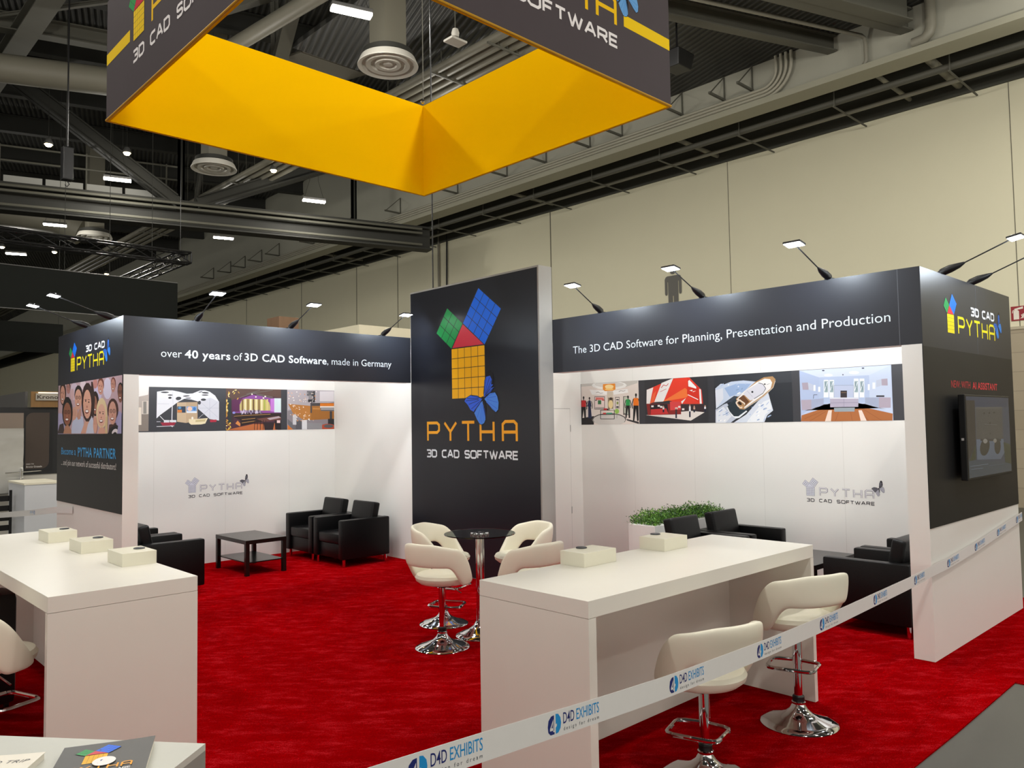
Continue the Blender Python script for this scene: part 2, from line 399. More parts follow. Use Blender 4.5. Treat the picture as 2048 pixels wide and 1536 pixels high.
ART = {
 'crowd': [
  ('c9aab2',[(20,1840),(2430,1840),(2430,2445),(20,2445)]),
  ('b5b0d6',[(352,1954),(329,1892),(260,1842),(252,1840),(20,1840),(20,2099),(23,2100),(142,2098),(249,2068),(323,2016)]),
  ('d8c6d4',[(868,2338),(854,2294),(812,2260),(748,2242),(676,2244),(609,2267),(562,2305),(543,2352),(558,2397),(602,2432),(652,2445),(742,2445),(804,2422),(850,2384)]),
  ('cfc3e0',[(1752,2281),(1741,2225),(1704,2182),(1649,2158),(1587,2160),(1529,2187),(1488,2234),(1472,2292),(1484,2348),(1522,2392),(1578,2415),(1640,2411),(1697,2384),(1737,2337)]),
  ('dcd3e6',[(2100,2319),(2087,2270),(2048,2231),(1990,2211),(1923,2213),(1862,2238),(1819,2280),(1802,2332),(1815,2382),(1856,2421),(1916,2440),(1982,2437),(2042,2411),(2084,2369)]),
  ('b98480',[(550,2387),(542,2359),(518,2337),(481,2326),(440,2328),(402,2342),(375,2366),(364,2395),(372,2423),(397,2445),(397,2445),(498,2445),(513,2439),(540,2415)]),
  ('d9b3b4',[(709,2310),(702,2280),(681,2256),(649,2244),(612,2245),(579,2260),(555,2285),(545,2316),(552,2347),(574,2370),(606,2383),(643,2381),(676,2366),(700,2341)]),
  ('e6d2d6',[(1173,2404),(1163,2380),(1133,2362),(1087,2353),(1036,2356),(989,2369),(956,2390),(943,2415),(954,2440),(963,2445),(1138,2445),(1161,2429)]),
  ('c88a80',[(1606,2395),(1599,2371),(1576,2354),(1542,2345),(1504,2346),(1469,2358),(1445,2379),(1435,2403),(1443,2426),(1466,2444),(1470,2445),(1556,2445),(1573,2439),(1597,2419)]),
  ('a9a0c8',[(2430,1840),(2239,1840),(2210,1872),(2192,1934),(2206,1996),(2248,2045),(2310,2072),(2379,2070),(2430,2046)]),
  ('7a4436',[(1836,2373),(1826,2340),(1795,2315),(1750,2303),(1698,2305),(1651,2322),(1617,2350),(1605,2384),(1615,2417),(1647,2442),(1658,2445),(1764,2445),(1791,2435),(1824,2406)]),
  ('d59a84',[(1812,2342),(1803,2308),(1778,2281),(1740,2267),(1697,2269),(1658,2286),(1629,2315),(1618,2351),(1627,2386),(1653,2413),(1691,2426),(1734,2424),(1773,2406),(1801,2377)]),
  ('2a1a18',[(1695,2365),(1690,2362),(1678,2361),(1667,2363),(1662,2366),(1666,2369),(1678,2370),(1690,2368)]),
  ('3a2420',[(1653,2374),(1702,2370),(1703,2373),(1654,2376)]),
  ('2a1a18',[(1768,2355),(1764,2353),(1752,2352),(1740,2354),(1736,2357),(1740,2360),(1752,2361),(1763,2359)]),
  ('3a2420',[(1727,2370),(1775,2366),(1776,2369),(1728,2373)]),
  ('c07a68',[(1727,2331),(1723,2326),(1712,2325),(1701,2327),(1696,2333),(1700,2338),(1711,2339),(1722,2337)]),
  ('7a2c2c',[(1754,2305),(1750,2299),(1737,2296),(1720,2294),(1700,2295),(1682,2298),(1669,2303),(1665,2308),(1669,2313),(1681,2317),(1699,2319),(1719,2318),(1737,2315),(1749,2310)]),
  ('fff8f2',[(1744,2307),(1741,2304),(1731,2302),(1717,2301),(1702,2302),(1688,2304),(1678,2307),(1674,2310),(1678,2313),(1687,2315),(1701,2315),(1717,2315),(1731,2313),(1741,2310)]),
  ('7a3c34',[(2230,2365),(2223,2336),(2201,2313),(2167,2302),(2130,2303),(2095,2318),(2071,2343),(2061,2374),(2069,2403),(2092,2426),(2125,2438),(2163,2436),(2197,2421),(2221,2396)]),
  ('c78f7c',[(2211,2345),(2205,2314),(2186,2289),(2159,2277),(2127,2278),(2098,2293),(2078,2319),(2070,2351),(2076,2383),(2095,2407),(2123,2420),(2154,2418),(2183,2403),(2203,2376)]),
  ('2a1a18',[(2125,2365),(2122,2362),(2114,2361),(2105,2363),(2101,2366),(2105,2368),(2113,2369),(2122,2368)]),
  ('3a2420',[(2095,2372),(2130,2369),(2131,2372),(2096,2375)]),
  ('2a1a18',[(2179,2357),(2176,2354),(2167,2353),(2159,2355),(2155,2358),(2159,2360),(2167,2361),(2176,2359)]),
  ('3a2420',[(2149,2370),(2184,2366),(2185,2369),(2150,2372)]),
  ('c07a68',[(2149,2335),(2146,2330),(2138,2329),(2130,2331),(2126,2336),(2130,2340),(2137,2342),(2146,2339)]),
  ('7a2c2c',[(2169,2311),(2166,2306),(2157,2303),(2144,2301),(2129,2302),(2116,2304),(2107,2309),(2104,2313),(2107,2318),(2116,2321),(2129,2323),(2143,2322),(2156,2320),(2165,2315)]),
  ('fff8f2',[(2162,2313),(2159,2310),(2152,2308),(2142,2308),(2131,2308),(2121,2310),(2113,2312),(2111,2315),(2113,2317),(2120,2319),(2130,2320),(2142,2320),(2152,2318),(2159,2315)]),
  ('2a2220',[(547,2410),(539,2387),(515,2369),(479,2360),(439,2362),(402,2374),(375,2394),(365,2418),(373,2441),(379,2445),(523,2445),(537,2434)]),
  ('b98278',[(525,2394),(518,2370),(498,2351),(469,2341),(435,2342),(404,2355),(382,2375),(373,2401),(379,2425),(399,2444),(402,2445),(481,2445),(494,2440),(516,2419)]),
  ('2a1a18',[(433,2410),(429,2408),(420,2408),(411,2409),(407,2412),(410,2414),(419,2414),(429,2413)]),
  ('3a2420',[(400,2417),(438,2414),(439,2416),(401,2419)]),
  ('2a1a18',[(490,2403),(487,2401),(478,2401),(469,2402),(465,2405),(468,2407),(477,2407),(487,2406)]),
  ('3a2420',[(458,2414),(496,2411),(496,2413),(458,2416)]),
  ('c07a68',[(458,2387),(455,2383),(446,2382),(437,2384),(434,2388),(437,2391),(446,2392),(454,2390)]),
  ('7a3a34',[(428,2368),(473,2366),(473,2369),(428,2371)]),
  ('4a302a',[(366,2336),(354,2272),(317,2221),(260,2194),(195,2196),(134,2227),(90,2281),(72,2347),(84,2413),(108,2445),(314,2445),(348,2401)]),
  ('d9a08a',[(317,2319),(309,2272),(282,2234),(241,2214),(195,2215),(151,2238),(120,2278),(107,2327),(115,2375),(142,2413),(184,2433),(231,2431),(273,2407),(304,2368)]),
  ('2a1a18',[(189,2348),(184,2344),(172,2343),(159,2345),(153,2350),(158,2354),(171,2355),(184,2353)]),
  ('3a2420',[(143,2360),(196,2355),(198,2359),(145,2363)]),
  ('2a1a18',[(269,2337),(264,2333),(252,2331),(239,2334),(234,2338),(239,2342),(251,2343),(264,2341)]),
  ('3a2420',[(224,2356),(276,2352),(278,2356),(225,2360)]),
  ('c07a68',[(225,2303),(221,2296),(209,2293),(197,2297),(192,2304),(196,2311),(208,2313),(220,2310)]),
  ('7a2c2c',[(255,2266),(251,2259),(238,2254),(219,2251),(197,2252),(177,2256),(164,2262),(159,2269),(163,2277),(176,2282),(195,2284),(217,2284),(236,2280),(250,2274)]),
  ('fff8f2',[(245,2269),(241,2265),(231,2262),(216,2261),(199,2262),(184,2264),(173,2268),(169,2272),(172,2276),(183,2279),(198,2280),(215,2279),(230,2277),(241,2273)]),
  ('241a18',[(2430,2201),(2404,2190),(2363,2191),(2326,2210),(2299,2243),(2288,2284),(2296,2323),(2321,2354),(2358,2370),(2399,2368),(2430,2352)]),
  ('8a5a48',[(2430,2189),(2424,2179),(2395,2162),(2362,2163),(2332,2182),(2310,2217),(2301,2259),(2308,2301),(2327,2333),(2357,2351),(2389,2349),(2419,2329),(2430,2312)]),
  ('2a1a18',[(2360,2278),(2356,2274),(2347,2273),(2338,2275),(2334,2279),(2338,2282),(2347,2283),(2356,2282)]),
  ('3a2420',[(2327,2287),(2365,2284),(2366,2287),(2329,2290)]),
  ('2a1a18',[(2416,2268),(2412,2264),(2404,2263),(2395,2265),(2391,2269),(2394,2273),(2403,2274),(2412,2272)]),
  ('3a2420',[(2384,2285),(2421,2281),(2422,2285),(2385,2288)]),
  ('c07a68',[(2384,2238),(2381,2232),(2373,2230),(2364,2233),(2361,2239),(2364,2245),(2372,2247),(2381,2245)]),
  ('241c1c',[(2372,2271),(2367,2262),(2353,2257),(2336,2257),(2322,2264),(2316,2274),(2321,2283),(2335,2289),(2352,2288),(2367,2281)]),
  ('8a5a48',[(2366,2272),(2362,2265),(2351,2261),(2338,2261),(2327,2266),(2323,2274),(2327,2280),(2337,2284),(2351,2284),(2361,2279)]),
  ('2a1a18',[(2355,2272),(2352,2269),(2344,2268),(2337,2270),(2334,2273),(2337,2276),(2344,2277),(2351,2276)]),
  ('241c1c',[(2430,2277),(2430,2262),(2429,2260),(2415,2254),(2398,2255),(2384,2261),(2378,2271),(2383,2281),(2397,2286),(2414,2285),(2429,2279)]),
  ('8a5a48',[(2428,2269),(2424,2262),(2413,2258),(2400,2259),(2389,2264),(2385,2271),(2389,2278),(2399,2282),(2413,2281),(2423,2276)]),
  ('2a1a18',[(2417,2270),(2414,2266),(2406,2265),(2399,2267),(2396,2271),(2399,2274),(2406,2275),(2413,2273)]),
  ('7a2c2c',[(2405,2207),(2402,2201),(2393,2196),(2379,2194),(2364,2194),(2350,2197),(2341,2203),(2337,2209),(2340,2215),(2350,2220),(2363,2222),(2378,2222),(2392,2218),(2402,2213)]),
  ('fff8f2',[(2398,2209),(2395,2206),(2388,2203),(2377,2202),(2366,2203),(2355,2205),(2347,2208),(2345,2211),(2347,2215),(2354,2217),(2365,2219),(2377,2218),(2388,2216),(2395,2213)]),
  ('c8cfe6',[(608,1846),(643,1974),(820,2070),(1075,2036),(1151,1845)]),
  ('c99680',[(821,2052),(936,2130),(994,2129),(980,2015),(882,2005)]),
  ('2a2220',[(1047,2290),(1033,2242),(990,2204),(926,2184),(854,2186),(787,2210),(739,2252),(720,2303),(734,2352),(779,2391),(844,2410),(917,2407),(983,2382),(1029,2340)]),
  ('dca58c',[(1020,2241),(1009,2190),(972,2149),(916,2128),(853,2129),(795,2154),(753,2198),(736,2251),(748,2303),(786,2344),(843,2365),(906,2362),(964,2337),(1004,2294)]),
  ('2a1a18',[(849,2273),(842,2269),(825,2268),(807,2270),(800,2275),(807,2280),(824,2281),(841,2278)]),
  ('3a2420',[(787,2286),(859,2281),(860,2285),(789,2290)]),
  ('2a1a18',[(957,2260),(950,2256),(933,2255),(916,2257),(909,2262),(916,2267),(932,2268),(949,2265)]),
  ('3a2420',[(896,2282),(966,2277),(968,2281),(897,2286)]),
  ('c07a68',[(896,2224),(890,2216),(874,2214),(858,2217),(851,2225),(857,2233),(873,2235),(889,2232)]),
  ('241c1c',[(873,2266),(863,2254),(837,2247),(803,2248),(775,2257),(764,2269),(774,2281),(801,2288),(835,2286),(862,2278)]),
  ('dca58c',[(860,2266),(853,2257),(832,2253),(807,2254),(786,2260),(777,2269),(785,2278),(805,2282),(831,2281),(852,2275)]),
  ('2a1a18',[(839,2267),(833,2263),(819,2261),(805,2264),(799,2268),(805,2272),(819,2274),(833,2271)]),
  ('241c1c',[(992,2261),(982,2250),(956,2243),(923,2244),(895,2253),(885,2265),(894,2277),(921,2283),(954,2282),(981,2274)]),
  ('dca58c',[(979,2262),(972,2253),(952,2249),(926,2249),(906,2256),(897,2265),(905,2273),(925,2278),(950,2277),(971,2271)]),
  ('2a1a18',[(958,2263),(952,2259),(939,2257),(925,2260),(919,2264),(924,2268),(938,2269),(952,2267)]),
  ('7a2c2c',[(936,2184),(930,2177),(912,2171),(886,2168),(857,2169),(831,2173),(812,2180),(805,2188),(811,2196),(829,2201),(856,2204),(885,2203),(911,2199),(929,2192)]),
  ('fff8f2',[(922,2188),(917,2183),(903,2180),(883,2179),(860,2179),(839,2182),(825,2186),(819,2191),(824,2195),(838,2198),(859,2199),(882,2199),(902,2196),(917,2192)]),
  ('d9a58e',[(854,2075),(827,2042),(779,2016),(721,2004),(664,2007),(619,2025),(595,2055),(598,2091),(627,2125),(675,2150),(734,2162),(791,2159),(834,2140),(857,2110)]),
  ('b57f6a',[(629,2138),(658,2055),(670,2055),(642,2138)]),
  ('b57f6a',[(687,2136),(715,2054),(727,2054),(699,2136)]),
  ('b57f6a',[(743,2135),(771,2053),(783,2053),(755,2135)]),
  ('2c1c1a',[(1670,2172),(1659,2112),(1624,2065),(1572,2039),(1512,2040),(1456,2068),(1416,2118),(1400,2180),(1412,2241),(1448,2288),(1502,2313),(1562,2311),(1616,2282),(1655,2232)]),
  ('a8705a',[(1601,2157),(1596,2112),(1577,2077),(1550,2057),(1518,2058),(1489,2079),(1468,2115),(1459,2161),(1464,2206),(1483,2241),(1511,2260),(1542,2259),(1571,2238),(1592,2201)]),
  ('2a1a18',[(1515,2182),(1511,2178),(1503,2176),(1494,2178),(1490,2182),(1494,2186),(1502,2188),(1511,2186)]),
  ('3a2420',[(1483,2191),(1519,2188),(1521,2192),(1485,2195)]),
  ('2a1a18',[(1569,2172),(1565,2168),(1557,2167),(1548,2169),(1545,2173),(1548,2177),(1557,2178),(1565,2176)]),
  ('3a2420',[(1537,2190),(1573,2187),(1575,2190),(1539,2193)]),
  ('c07a68',[(1539,2140),(1536,2133),(1528,2131),(1520,2134),(1516,2140),(1519,2147),(1527,2149),(1535,2146)]),
  ('7a2c2c',[(1559,2106),(1556,2100),(1547,2094),(1534,2092),(1520,2092),(1507,2095),(1497,2101),(1494,2108),(1497,2115),(1506,2120),(1519,2122),(1533,2122),(1547,2119),(1556,2113)]),
  ('fff8f2',[(1552,2109),(1550,2105),(1543,2102),(1533,2101),(1521,2101),(1511,2103),(1504,2106),(1501,2110),(1503,2114),(1510,2117),(1520,2118),(1532,2118),(1542,2116),(1549,2113)]),
  ('3a2622',[(1431,2425),(1528,2224),(1482,2029),(1375,1987),(1376,2428)]),
  ('e0aa92',[(998,1845),(1153,1979),(1245,2022),(1338,2010),(1252,1844)]),
  ('cfd3e4',[(1196,1845),(1267,1944),(1409,2041),(1502,1963),(1496,1844)]),
  ('3a2622',[(1468,2193),(1450,2097),(1392,2021),(1304,1979),(1204,1981),(1110,2026),(1042,2107),(1014,2207),(1033,2306),(1095,2383),(1186,2423),(1287,2418),(1378,2370),(1443,2290)]),
  ('e2aa90',[(1393,2174),(1381,2102),(1341,2046),(1280,2015),(1211,2016),(1146,2049),(1099,2109),(1080,2183),(1093,2256),(1135,2313),(1197,2343),(1267,2340),(1330,2305),(1375,2246)]),
  ('2a1a18',[(1204,2216),(1197,2209),(1178,2207),(1159,2211),(1151,2217),(1158,2224),(1177,2226),(1196,2222)]),
  ('3a2420',[(1136,2232),(1215,2226),(1218,2232),(1138,2238)]),
  ('2a1a18',[(1323,2199),(1316,2193),(1297,2191),(1279,2194),(1271,2201),(1278,2207),(1297,2209),(1315,2206)]),
  ('3a2420',[(1256,2228),(1333,2222),(1336,2228),(1258,2234)]),
  ('c07a68',[(1257,2148),(1250,2137),(1233,2133),(1215,2138),(1207,2149),(1214,2159),(1232,2163),(1249,2158)]),
  ('7a2c2c',[(1301,2093),(1295,2082),(1275,2074),(1247,2070),(1215,2071),(1185,2076),(1165,2085),(1157,2096),(1164,2107),(1184,2115),(1213,2120),(1245,2119),(1274,2113),(1294,2104)]),
  ('fff8f2',[(1286,2098),(1280,2092),(1265,2087),(1243,2085),(1217,2085),(1195,2089),(1179,2094),(1173,2100),(1178,2106),(1194,2111),(1216,2113),(1241,2113),(1264,2109),(1280,2104)]),
  ('3a2a2a',[(20,1848),(20,1864),(99,1957),(265,1973),(323,1847)]),
  ('1c1414',[(662,2099),(644,2019),(585,1955),(497,1920),(396,1921),(301,1958),(233,2026),(206,2109),(225,2192),(287,2257),(378,2291),(480,2287),(572,2247),(636,2181)]),
  ('9a6248',[(597,2080),(584,2020),(540,1973),(474,1947),(399,1947),(329,1975),(279,2025),(259,2087),(273,2148),(319,2196),(386,2221),(461,2219),(530,2190),(578,2140)]),
  ('2a1a18',[(393,2115),(385,2109),(365,2108),(344,2110),(335,2116),(343,2121),(364,2123),(384,2120)]),
  ('3a2420',[(320,2128),(405,2123),(407,2128),(322,2133)]),
  ('2a1a18',[(522,2101),(514,2096),(494,2094),(473,2097),(465,2102),(473,2108),(493,2110),(513,2107)]),
  ('3a2420',[(449,2125),(533,2120),(535,2125),(451,2130)]),
  ('c07a68',[(450,2058),(443,2049),(424,2046),(404,2050),(396,2059),(403,2068),(422,2071),(442,2067)]),
  ('241c1c',[(422,2106),(411,2092),(379,2084),(339,2085),(306,2094),(293,2109),(304,2123),(337,2131),(377,2130),(409,2120)]),
  ('9a6248',[(407,2106),(398,2096),(374,2090),(343,2091),(318,2098),(308,2108),(317,2119),(342,2124),(372,2124),(397,2117)]),
  ('2a1a18',[(382,2107),(375,2102),(358,2100),(341,2103),(334,2108),(341,2113),(357,2114),(374,2112)]),
  ('241c1c',[(563,2103),(552,2089),(521,2081),(481,2082),(449,2091),(436,2106),(448,2119),(479,2127),(518,2126),(550,2117)]),
  ('9a6248',[(548,2103),(539,2093),(516,2087),(486,2088),(461,2095),(451,2105),(460,2115),(484,2121),(514,2120),(539,2114)]),
  ('2a1a18',[(523,2104),(517,2099),(500,2097),(484,2100),(476,2105),(483,2109),(500,2111),(516,2109)]),
  ('7a2c2c',[(497,2012),(490,2003),(469,1996),(438,1993),(404,1993),(372,1998),(350,2006),(342,2015),(349,2024),(371,2031),(402,2034),(436,2034),(468,2029),(489,2022)]),
  ('fff8f2',[(481,2016),(475,2011),(458,2007),(434,2005),(407,2006),(382,2008),(365,2013),(359,2018),(365,2023),(381,2027),(406,2029),(433,2028),(457,2026),(474,2021)]),
  ('c08a6c',[(271,1847),(344,1936),(479,1950),(615,1881),(616,1846)]),
  ('4a2c26',[(2002,1842),(2031,1936),(2255,1954),(2289,1842)]),
  ('4a2c26',[(2322,2091),(2306,2041),(2259,2002),(2189,1980),(2109,1981),(2036,2005),(1984,2048),(1964,2100),(1980,2151),(2030,2191),(2102,2212),(2182,2209),(2254,2184),(2303,2142)]),
  ('d6a08c',[(2267,2056),(2256,2003),(2223,1961),(2173,1937),(2116,1938),(2063,1963),(2026,2007),(2011,2061),(2022,2115),(2057,2158),(2108,2180),(2165,2179),(2217,2153),(2253,2109)]),
  ('2a1a18',[(2113,2086),(2106,2082),(2091,2080),(2075,2082),(2069,2087),(2075,2092),(2091,2094),(2106,2091)]),
  ('3a2420',[(2057,2098),(2122,2094),(2123,2098),(2059,2102)]),
  ('2a1a18',[(2210,2075),(2204,2070),(2189,2068),(2173,2071),(2167,2076),(2173,2080),(2188,2082),(2204,2079)]),
  ('3a2420',[(2155,2096),(2219,2092),(2220,2096),(2157,2100)]),
  ('c07a68',[(2155,2036),(2150,2028),(2135,2025),(2121,2029),(2114,2037),(2120,2045),(2134,2047),(2149,2044)]),
  ('241c1c',[(2135,2078),(2126,2066),(2102,2059),(2071,2060),(2046,2068),(2036,2081),(2045,2093),(2070,2100),(2100,2099),(2125,2091)]),
  ('d6a08c',[(2123,2079),(2116,2070),(2098,2065),(2075,2065),(2056,2071),(2048,2080),(2055,2089),(2074,2095),(2097,2094),(2116,2088)]),
  ('2a1a18',[(2104,2079),(2099,2075),(2086,2073),(2073,2075),(2068,2080),(2073,2084),(2086,2086),(2098,2084)]),
  ('241c1c',[(2241,2076),(2233,2064),(2209,2057),(2179,2057),(2155,2066),(2145,2078),(2154,2090),(2178,2097),(2208,2097),(2232,2088)]),
  ('d6a08c',[(2230,2076),(2223,2067),(2205,2062),(2182,2063),(2164,2069),(2156,2078),(2163,2087),(2182,2092),(2204,2092),(2223,2085)]),
  ('2a1a18',[(2211,2077),(2206,2072),(2194,2071),(2181,2073),(2176,2078),(2181,2082),(2193,2083),(2206,2081)]),
  ('7a2c2c',[(2191,1996),(2185,1988),(2169,1982),(2146,1978),(2120,1979),(2096,1983),(2079,1989),(2073,1998),(2079,2006),(2095,2012),(2119,2015),(2145,2015),(2168,2011),(2185,2004)]),
  ('fff8f2',[(2178,1999),(2174,1995),(2161,1991),(2143,1989),(2122,1990),(2104,1992),(2091,1996),(2086,2001),(2090,2005),(2103,2009),(2122,2010),(2142,2010),(2161,2008),(2173,2004)]),
  ('1a1618',[(2430,1840),(1983,1840),(2081,1904),(2255,1934),(2430,1903)]),
  ('e8e0e2',[(2323,1840),(2121,1840),(2131,1859),(2161,1876),(2204,1888),(2251,1891),(2293,1886),(2322,1873),(2332,1855)]),
  ('1a1618',[(2163,1840),(2179,1849),(2205,1856),(2234,1857),(2260,1854),(2279,1847),(2283,1840)]),
  ('a9a4cc',[(2430,1840),(2296,1840),(2341,1973),(2430,2051)]),
  ('e6cfa0',[(1964,2058),(1948,1986),(1898,1929),(1822,1897),(1737,1897),(1657,1931),(1600,1991),(1577,2067),(1594,2141),(1647,2199),(1725,2230),(1811,2227),(1889,2191),(1943,2131)]),
  ('e8b49c',[(1909,2037),(1897,1983),(1860,1941),(1804,1917),(1740,1918),(1681,1943),(1639,1987),(1623,2043),(1635,2098),(1674,2141),(1731,2164),(1795,2162),(1853,2136),(1894,2091)]),
  ('2a1a18',[(1737,2068),(1730,2063),(1712,2062),(1695,2064),(1687,2069),(1694,2074),(1712,2075),(1729,2073)]),
  ('3a2420',[(1675,2080),(1747,2076),(1749,2080),(1676,2084)]),
  ('2a1a18',[(1846,2056),(1839,2051),(1822,2050),(1804,2052),(1797,2057),(1804,2062),(1821,2064),(1838,2061)]),
  ('3a2420',[(1784,2078),(1855,2073),(1857,2078),(1786,2082)]),
  ('c07a68',[(1784,2017),(1778,2009),(1762,2006),(1745,2010),(1738,2018),(1745,2026),(1761,2029),(1777,2025)]),
  ('7a2c2c',[(1824,1976),(1818,1968),(1800,1962),(1774,1959),(1745,1959),(1718,1963),(1699,1970),(1692,1978),(1698,1986),(1717,1993),(1743,1996),(1773,1995),(1799,1991),(1817,1984)]),
  ('fff8f2',[(1810,1980),(1805,1975),(1791,1972),(1770,1970),(1747,1970),(1726,1972),(1712,1976),(1707,1981),(1712,1986),(1726,1989),(1747,1991),(1770,1991),(1790,1988),(1805,1984)]),
  ('dcc090',[(1913,2021),(1982,2031),(1976,1842),(1886,1843)]),
  ('e2aa92',[(1626,1940),(1620,1898),(1600,1865),(1570,1846),(1535,1846),(1503,1865),(1480,1899),(1471,1942),(1477,1984),(1498,2018),(1528,2037),(1563,2036),(1595,2017),(1617,1982)]),
  ('e0a890',[(1906,1853),(1900,1840),(1668,1840),(1661,1854),(1672,1880),(1706,1900),(1755,1911),(1810,1910),(1859,1899),(1893,1878)]),
  ('b8806c',[(1491,2018),(1501,1942),(1512,1942),(1502,2018)]),
  ('b8806c',[(1534,2017),(1544,1941),(1554,1941),(1545,2017)]),
  ('b8806c',[(1576,2016),(1586,1941),(1597,1941),(1587,2016)]),
 ],
 'left_strip': [
  ('3a3b41',[(2700,1845),(6590,1845),(6590,2455),(2700,2455)]),
  ('b9aea6',[(3162,2455),(3759,2455),(3757,1860),(3168,1854)]),
  ('ece7e4',[(3162,2455),(3758,2455),(3750,2348),(3619,2317),(3163,2321)]),
  ('8a7f76',[(3166,2049),(3758,2092),(3757,1860),(3168,1854)]),
  ('d8cdc2',[(3673,2262),(3752,2263),(3753,2086),(3674,2086)]),
  ('8f8a84',[(3688,2256),(3729,2256),(3730,2092),(3689,2092)]),
  ('e8dccc',[(3341,2176),(3664,2177),(3666,1943),(3343,1946)]),
  ('eceef6',[(3864,2390),(3986,2411),(4071,2411),(4157,2395),(4264,2369),(4345,2374),(4447,2417),(4516,2420),(4586,2402),(4664,2348),(4722,2258),(4722,1993),(4588,2015),(4421,2160),(4421,2262),(4325,2289),(4231,2298),(4145,2253),(3905,2072),(3860,2029)]),
  ('d9dbe6',[(4421,2262),(4594,2319),(4722,2258),(4722,1993),(4595,2015),(4421,2160)]),
  ('3a3b41',[(4022,2384),(4017,2380),(4001,2376),(3979,2373),(3955,2373),(3933,2375),(3918,2378),(3912,2383),(3917,2387),(3933,2391),(3955,2394),(3979,2394),(4001,2392),(4017,2389)]),
  ('3a3b41',[(4073,2348),(4069,2344),(4060,2341),(4046,2339),(4031,2339),(4018,2341),(4008,2343),(4005,2347),(4008,2350),(4018,2353),(4031,2355),(4046,2355),(4060,2354),(4069,2351)]),
  ('3a3b41',[(4059,2309),(4057,2303),(4050,2298),(4041,2295),(4031,2295),(4021,2297),(4015,2302),(4012,2309),(4015,2315),(4021,2320),(4030,2323),(4041,2323),(4050,2321),(4057,2316)]),
  ('3a3b41',[(4189,2308),(4187,2297),(4177,2287),(4163,2280),(4146,2277),(4130,2279),(4118,2286),(4113,2296),(4115,2307),(4125,2317),(4139,2324),(4156,2326),(4172,2324),(4184,2317)]),
  ('3a3b41',[(4304,2341),(4300,2337),(4287,2333),(4268,2330),(4248,2328),(4229,2328),(4216,2330),(4211,2333),(4215,2337),(4228,2341),(4246,2344),(4267,2346),(4286,2346),(4300,2344)]),
  ('3a3b41',[(4574,2384),(4568,2379),(4554,2376),(4534,2374),(4512,2375),(4492,2378),(4478,2383),(4474,2388),(4479,2393),(4493,2396),(4513,2398),(4535,2397),(4555,2394),(4569,2389)]),
  ('3a3b41',[(4570,2355),(4565,2351),(4552,2348),(4531,2346),(4509,2346),(4489,2347),(4475,2350),(4470,2353),(4475,2357),(4489,2360),(4509,2362),(4531,2362),(4551,2361),(4565,2358)]),
  ('3a3b41',[(4485,2403),(4482,2400),(4474,2396),(4462,2392),(4449,2389),(4437,2387),(4428,2388),(4424,2390),(4427,2393),(4434,2397),(4446,2401),(4460,2404),(4472,2406),(4481,2405)]),
  ('3a3b41',[(4534,2289),(4530,2282),(4520,2276),(4505,2272),(4488,2272),(4473,2275),(4463,2281),(4459,2288),(4463,2295),(4473,2301),(4488,2304),(4505,2305),(4520,2302),(4530,2296)]),
  ('3a3b41',[(4462,2242),(4457,2230),(4450,2222),(4440,2218),(4431,2220),(4423,2226),(4418,2237),(4418,2249),(4422,2260),(4430,2269),(4440,2272),(4449,2271),(4457,2264),(4462,2254)]),
  ('3a3b41',[(4325,2308),(4321,2305),(4310,2302),(4294,2301),(4276,2301),(4259,2302),(4248,2304),(4244,2307),(4248,2310),(4259,2312),(4275,2314),(4293,2314),(4310,2313),(4321,2311)]),
  ('3a3b41',[(4251,2271),(4248,2266),(4241,2261),(4230,2259),(4218,2259),(4208,2261),(4200,2265),(4198,2270),(4200,2276),(4208,2280),(4218,2282),(4230,2283),(4241,2280),(4248,2276)]),
  ('b4b8c8',[(3872,2226),(4026,2224),(4026,2227),(3872,2229)]),
  ('b4b8c8',[(4070,2393),(4077,2219),(4080,2219),(4073,2393)]),
  ('b4b8c8',[(4585,2305),(4586,2015),(4590,2015),(4588,2305)]),
  ('b4b8c8',[(4421,2168),(4721,2169),(4721,2172),(4421,2172)]),
  ('b4b8c8',[(4454,2254),(4699,2041),(4702,2043),(4456,2257)]),
  ('b4b8c8',[(4698,2259),(4482,2072),(4485,2069),(4701,2256)]),
  ('c9b294',[(4131,2246),(4255,2251),(4256,1963),(4133,1981)]),
  ('bfa688',[(4255,2251),(4414,2255),(4415,1995),(4256,1963)]),
  ('2b3f58',[(4135,2192),(4248,2193),(4249,2105),(4136,2105)]),
  ('d88038',[(4139,2145),(4198,2146),(4199,2108),(4139,2108)]),
  ('5f96c4',[(4191,2172),(4189,2165),(4183,2159),(4174,2156),(4163,2156),(4154,2159),(4147,2165),(4145,2172),(4147,2180),(4154,2186),(4163,2189),(4173,2189),(4183,2186),(4189,2180)]),
  ('7fa8dc',[(4262,2193),(4404,2194),(4404,2101),(4262,2102)]),
  ('f2c8b0',[(4339,2159),(4336,2146),(4327,2135),(4313,2129),(4298,2129),(4285,2135),(4275,2146),(4272,2159),(4275,2172),(4284,2183),(4298,2189),(4313,2189),(4326,2183),(4336,2173)]),
  ('3c7cc0',[(4390,2159),(4388,2149),(4383,2141),(4375,2136),(4366,2136),(4357,2141),(4352,2149),(4350,2159),(4352,2170),(4357,2178),(4365,2183),(4374,2183),(4383,2178),(4388,2170)]),
  ('e4ecf6',[(4262,2125),(4404,2125),(4404,2101),(4262,2102)]),
  ('e4e4ea',[(4061,2199),(4058,2025),(4070,2025),(4073,2199)]),
  ('e4e4ea',[(4058,2025),(4062,1911),(4074,1911),(4070,2025)]),
  ('e4e4ea',[(3902,2056),(3973,1982),(3979,1989),(3908,2062)]),
  ('e4e4ea',[(3973,1982),(4072,1907),(4077,1915),(3979,1989)]),
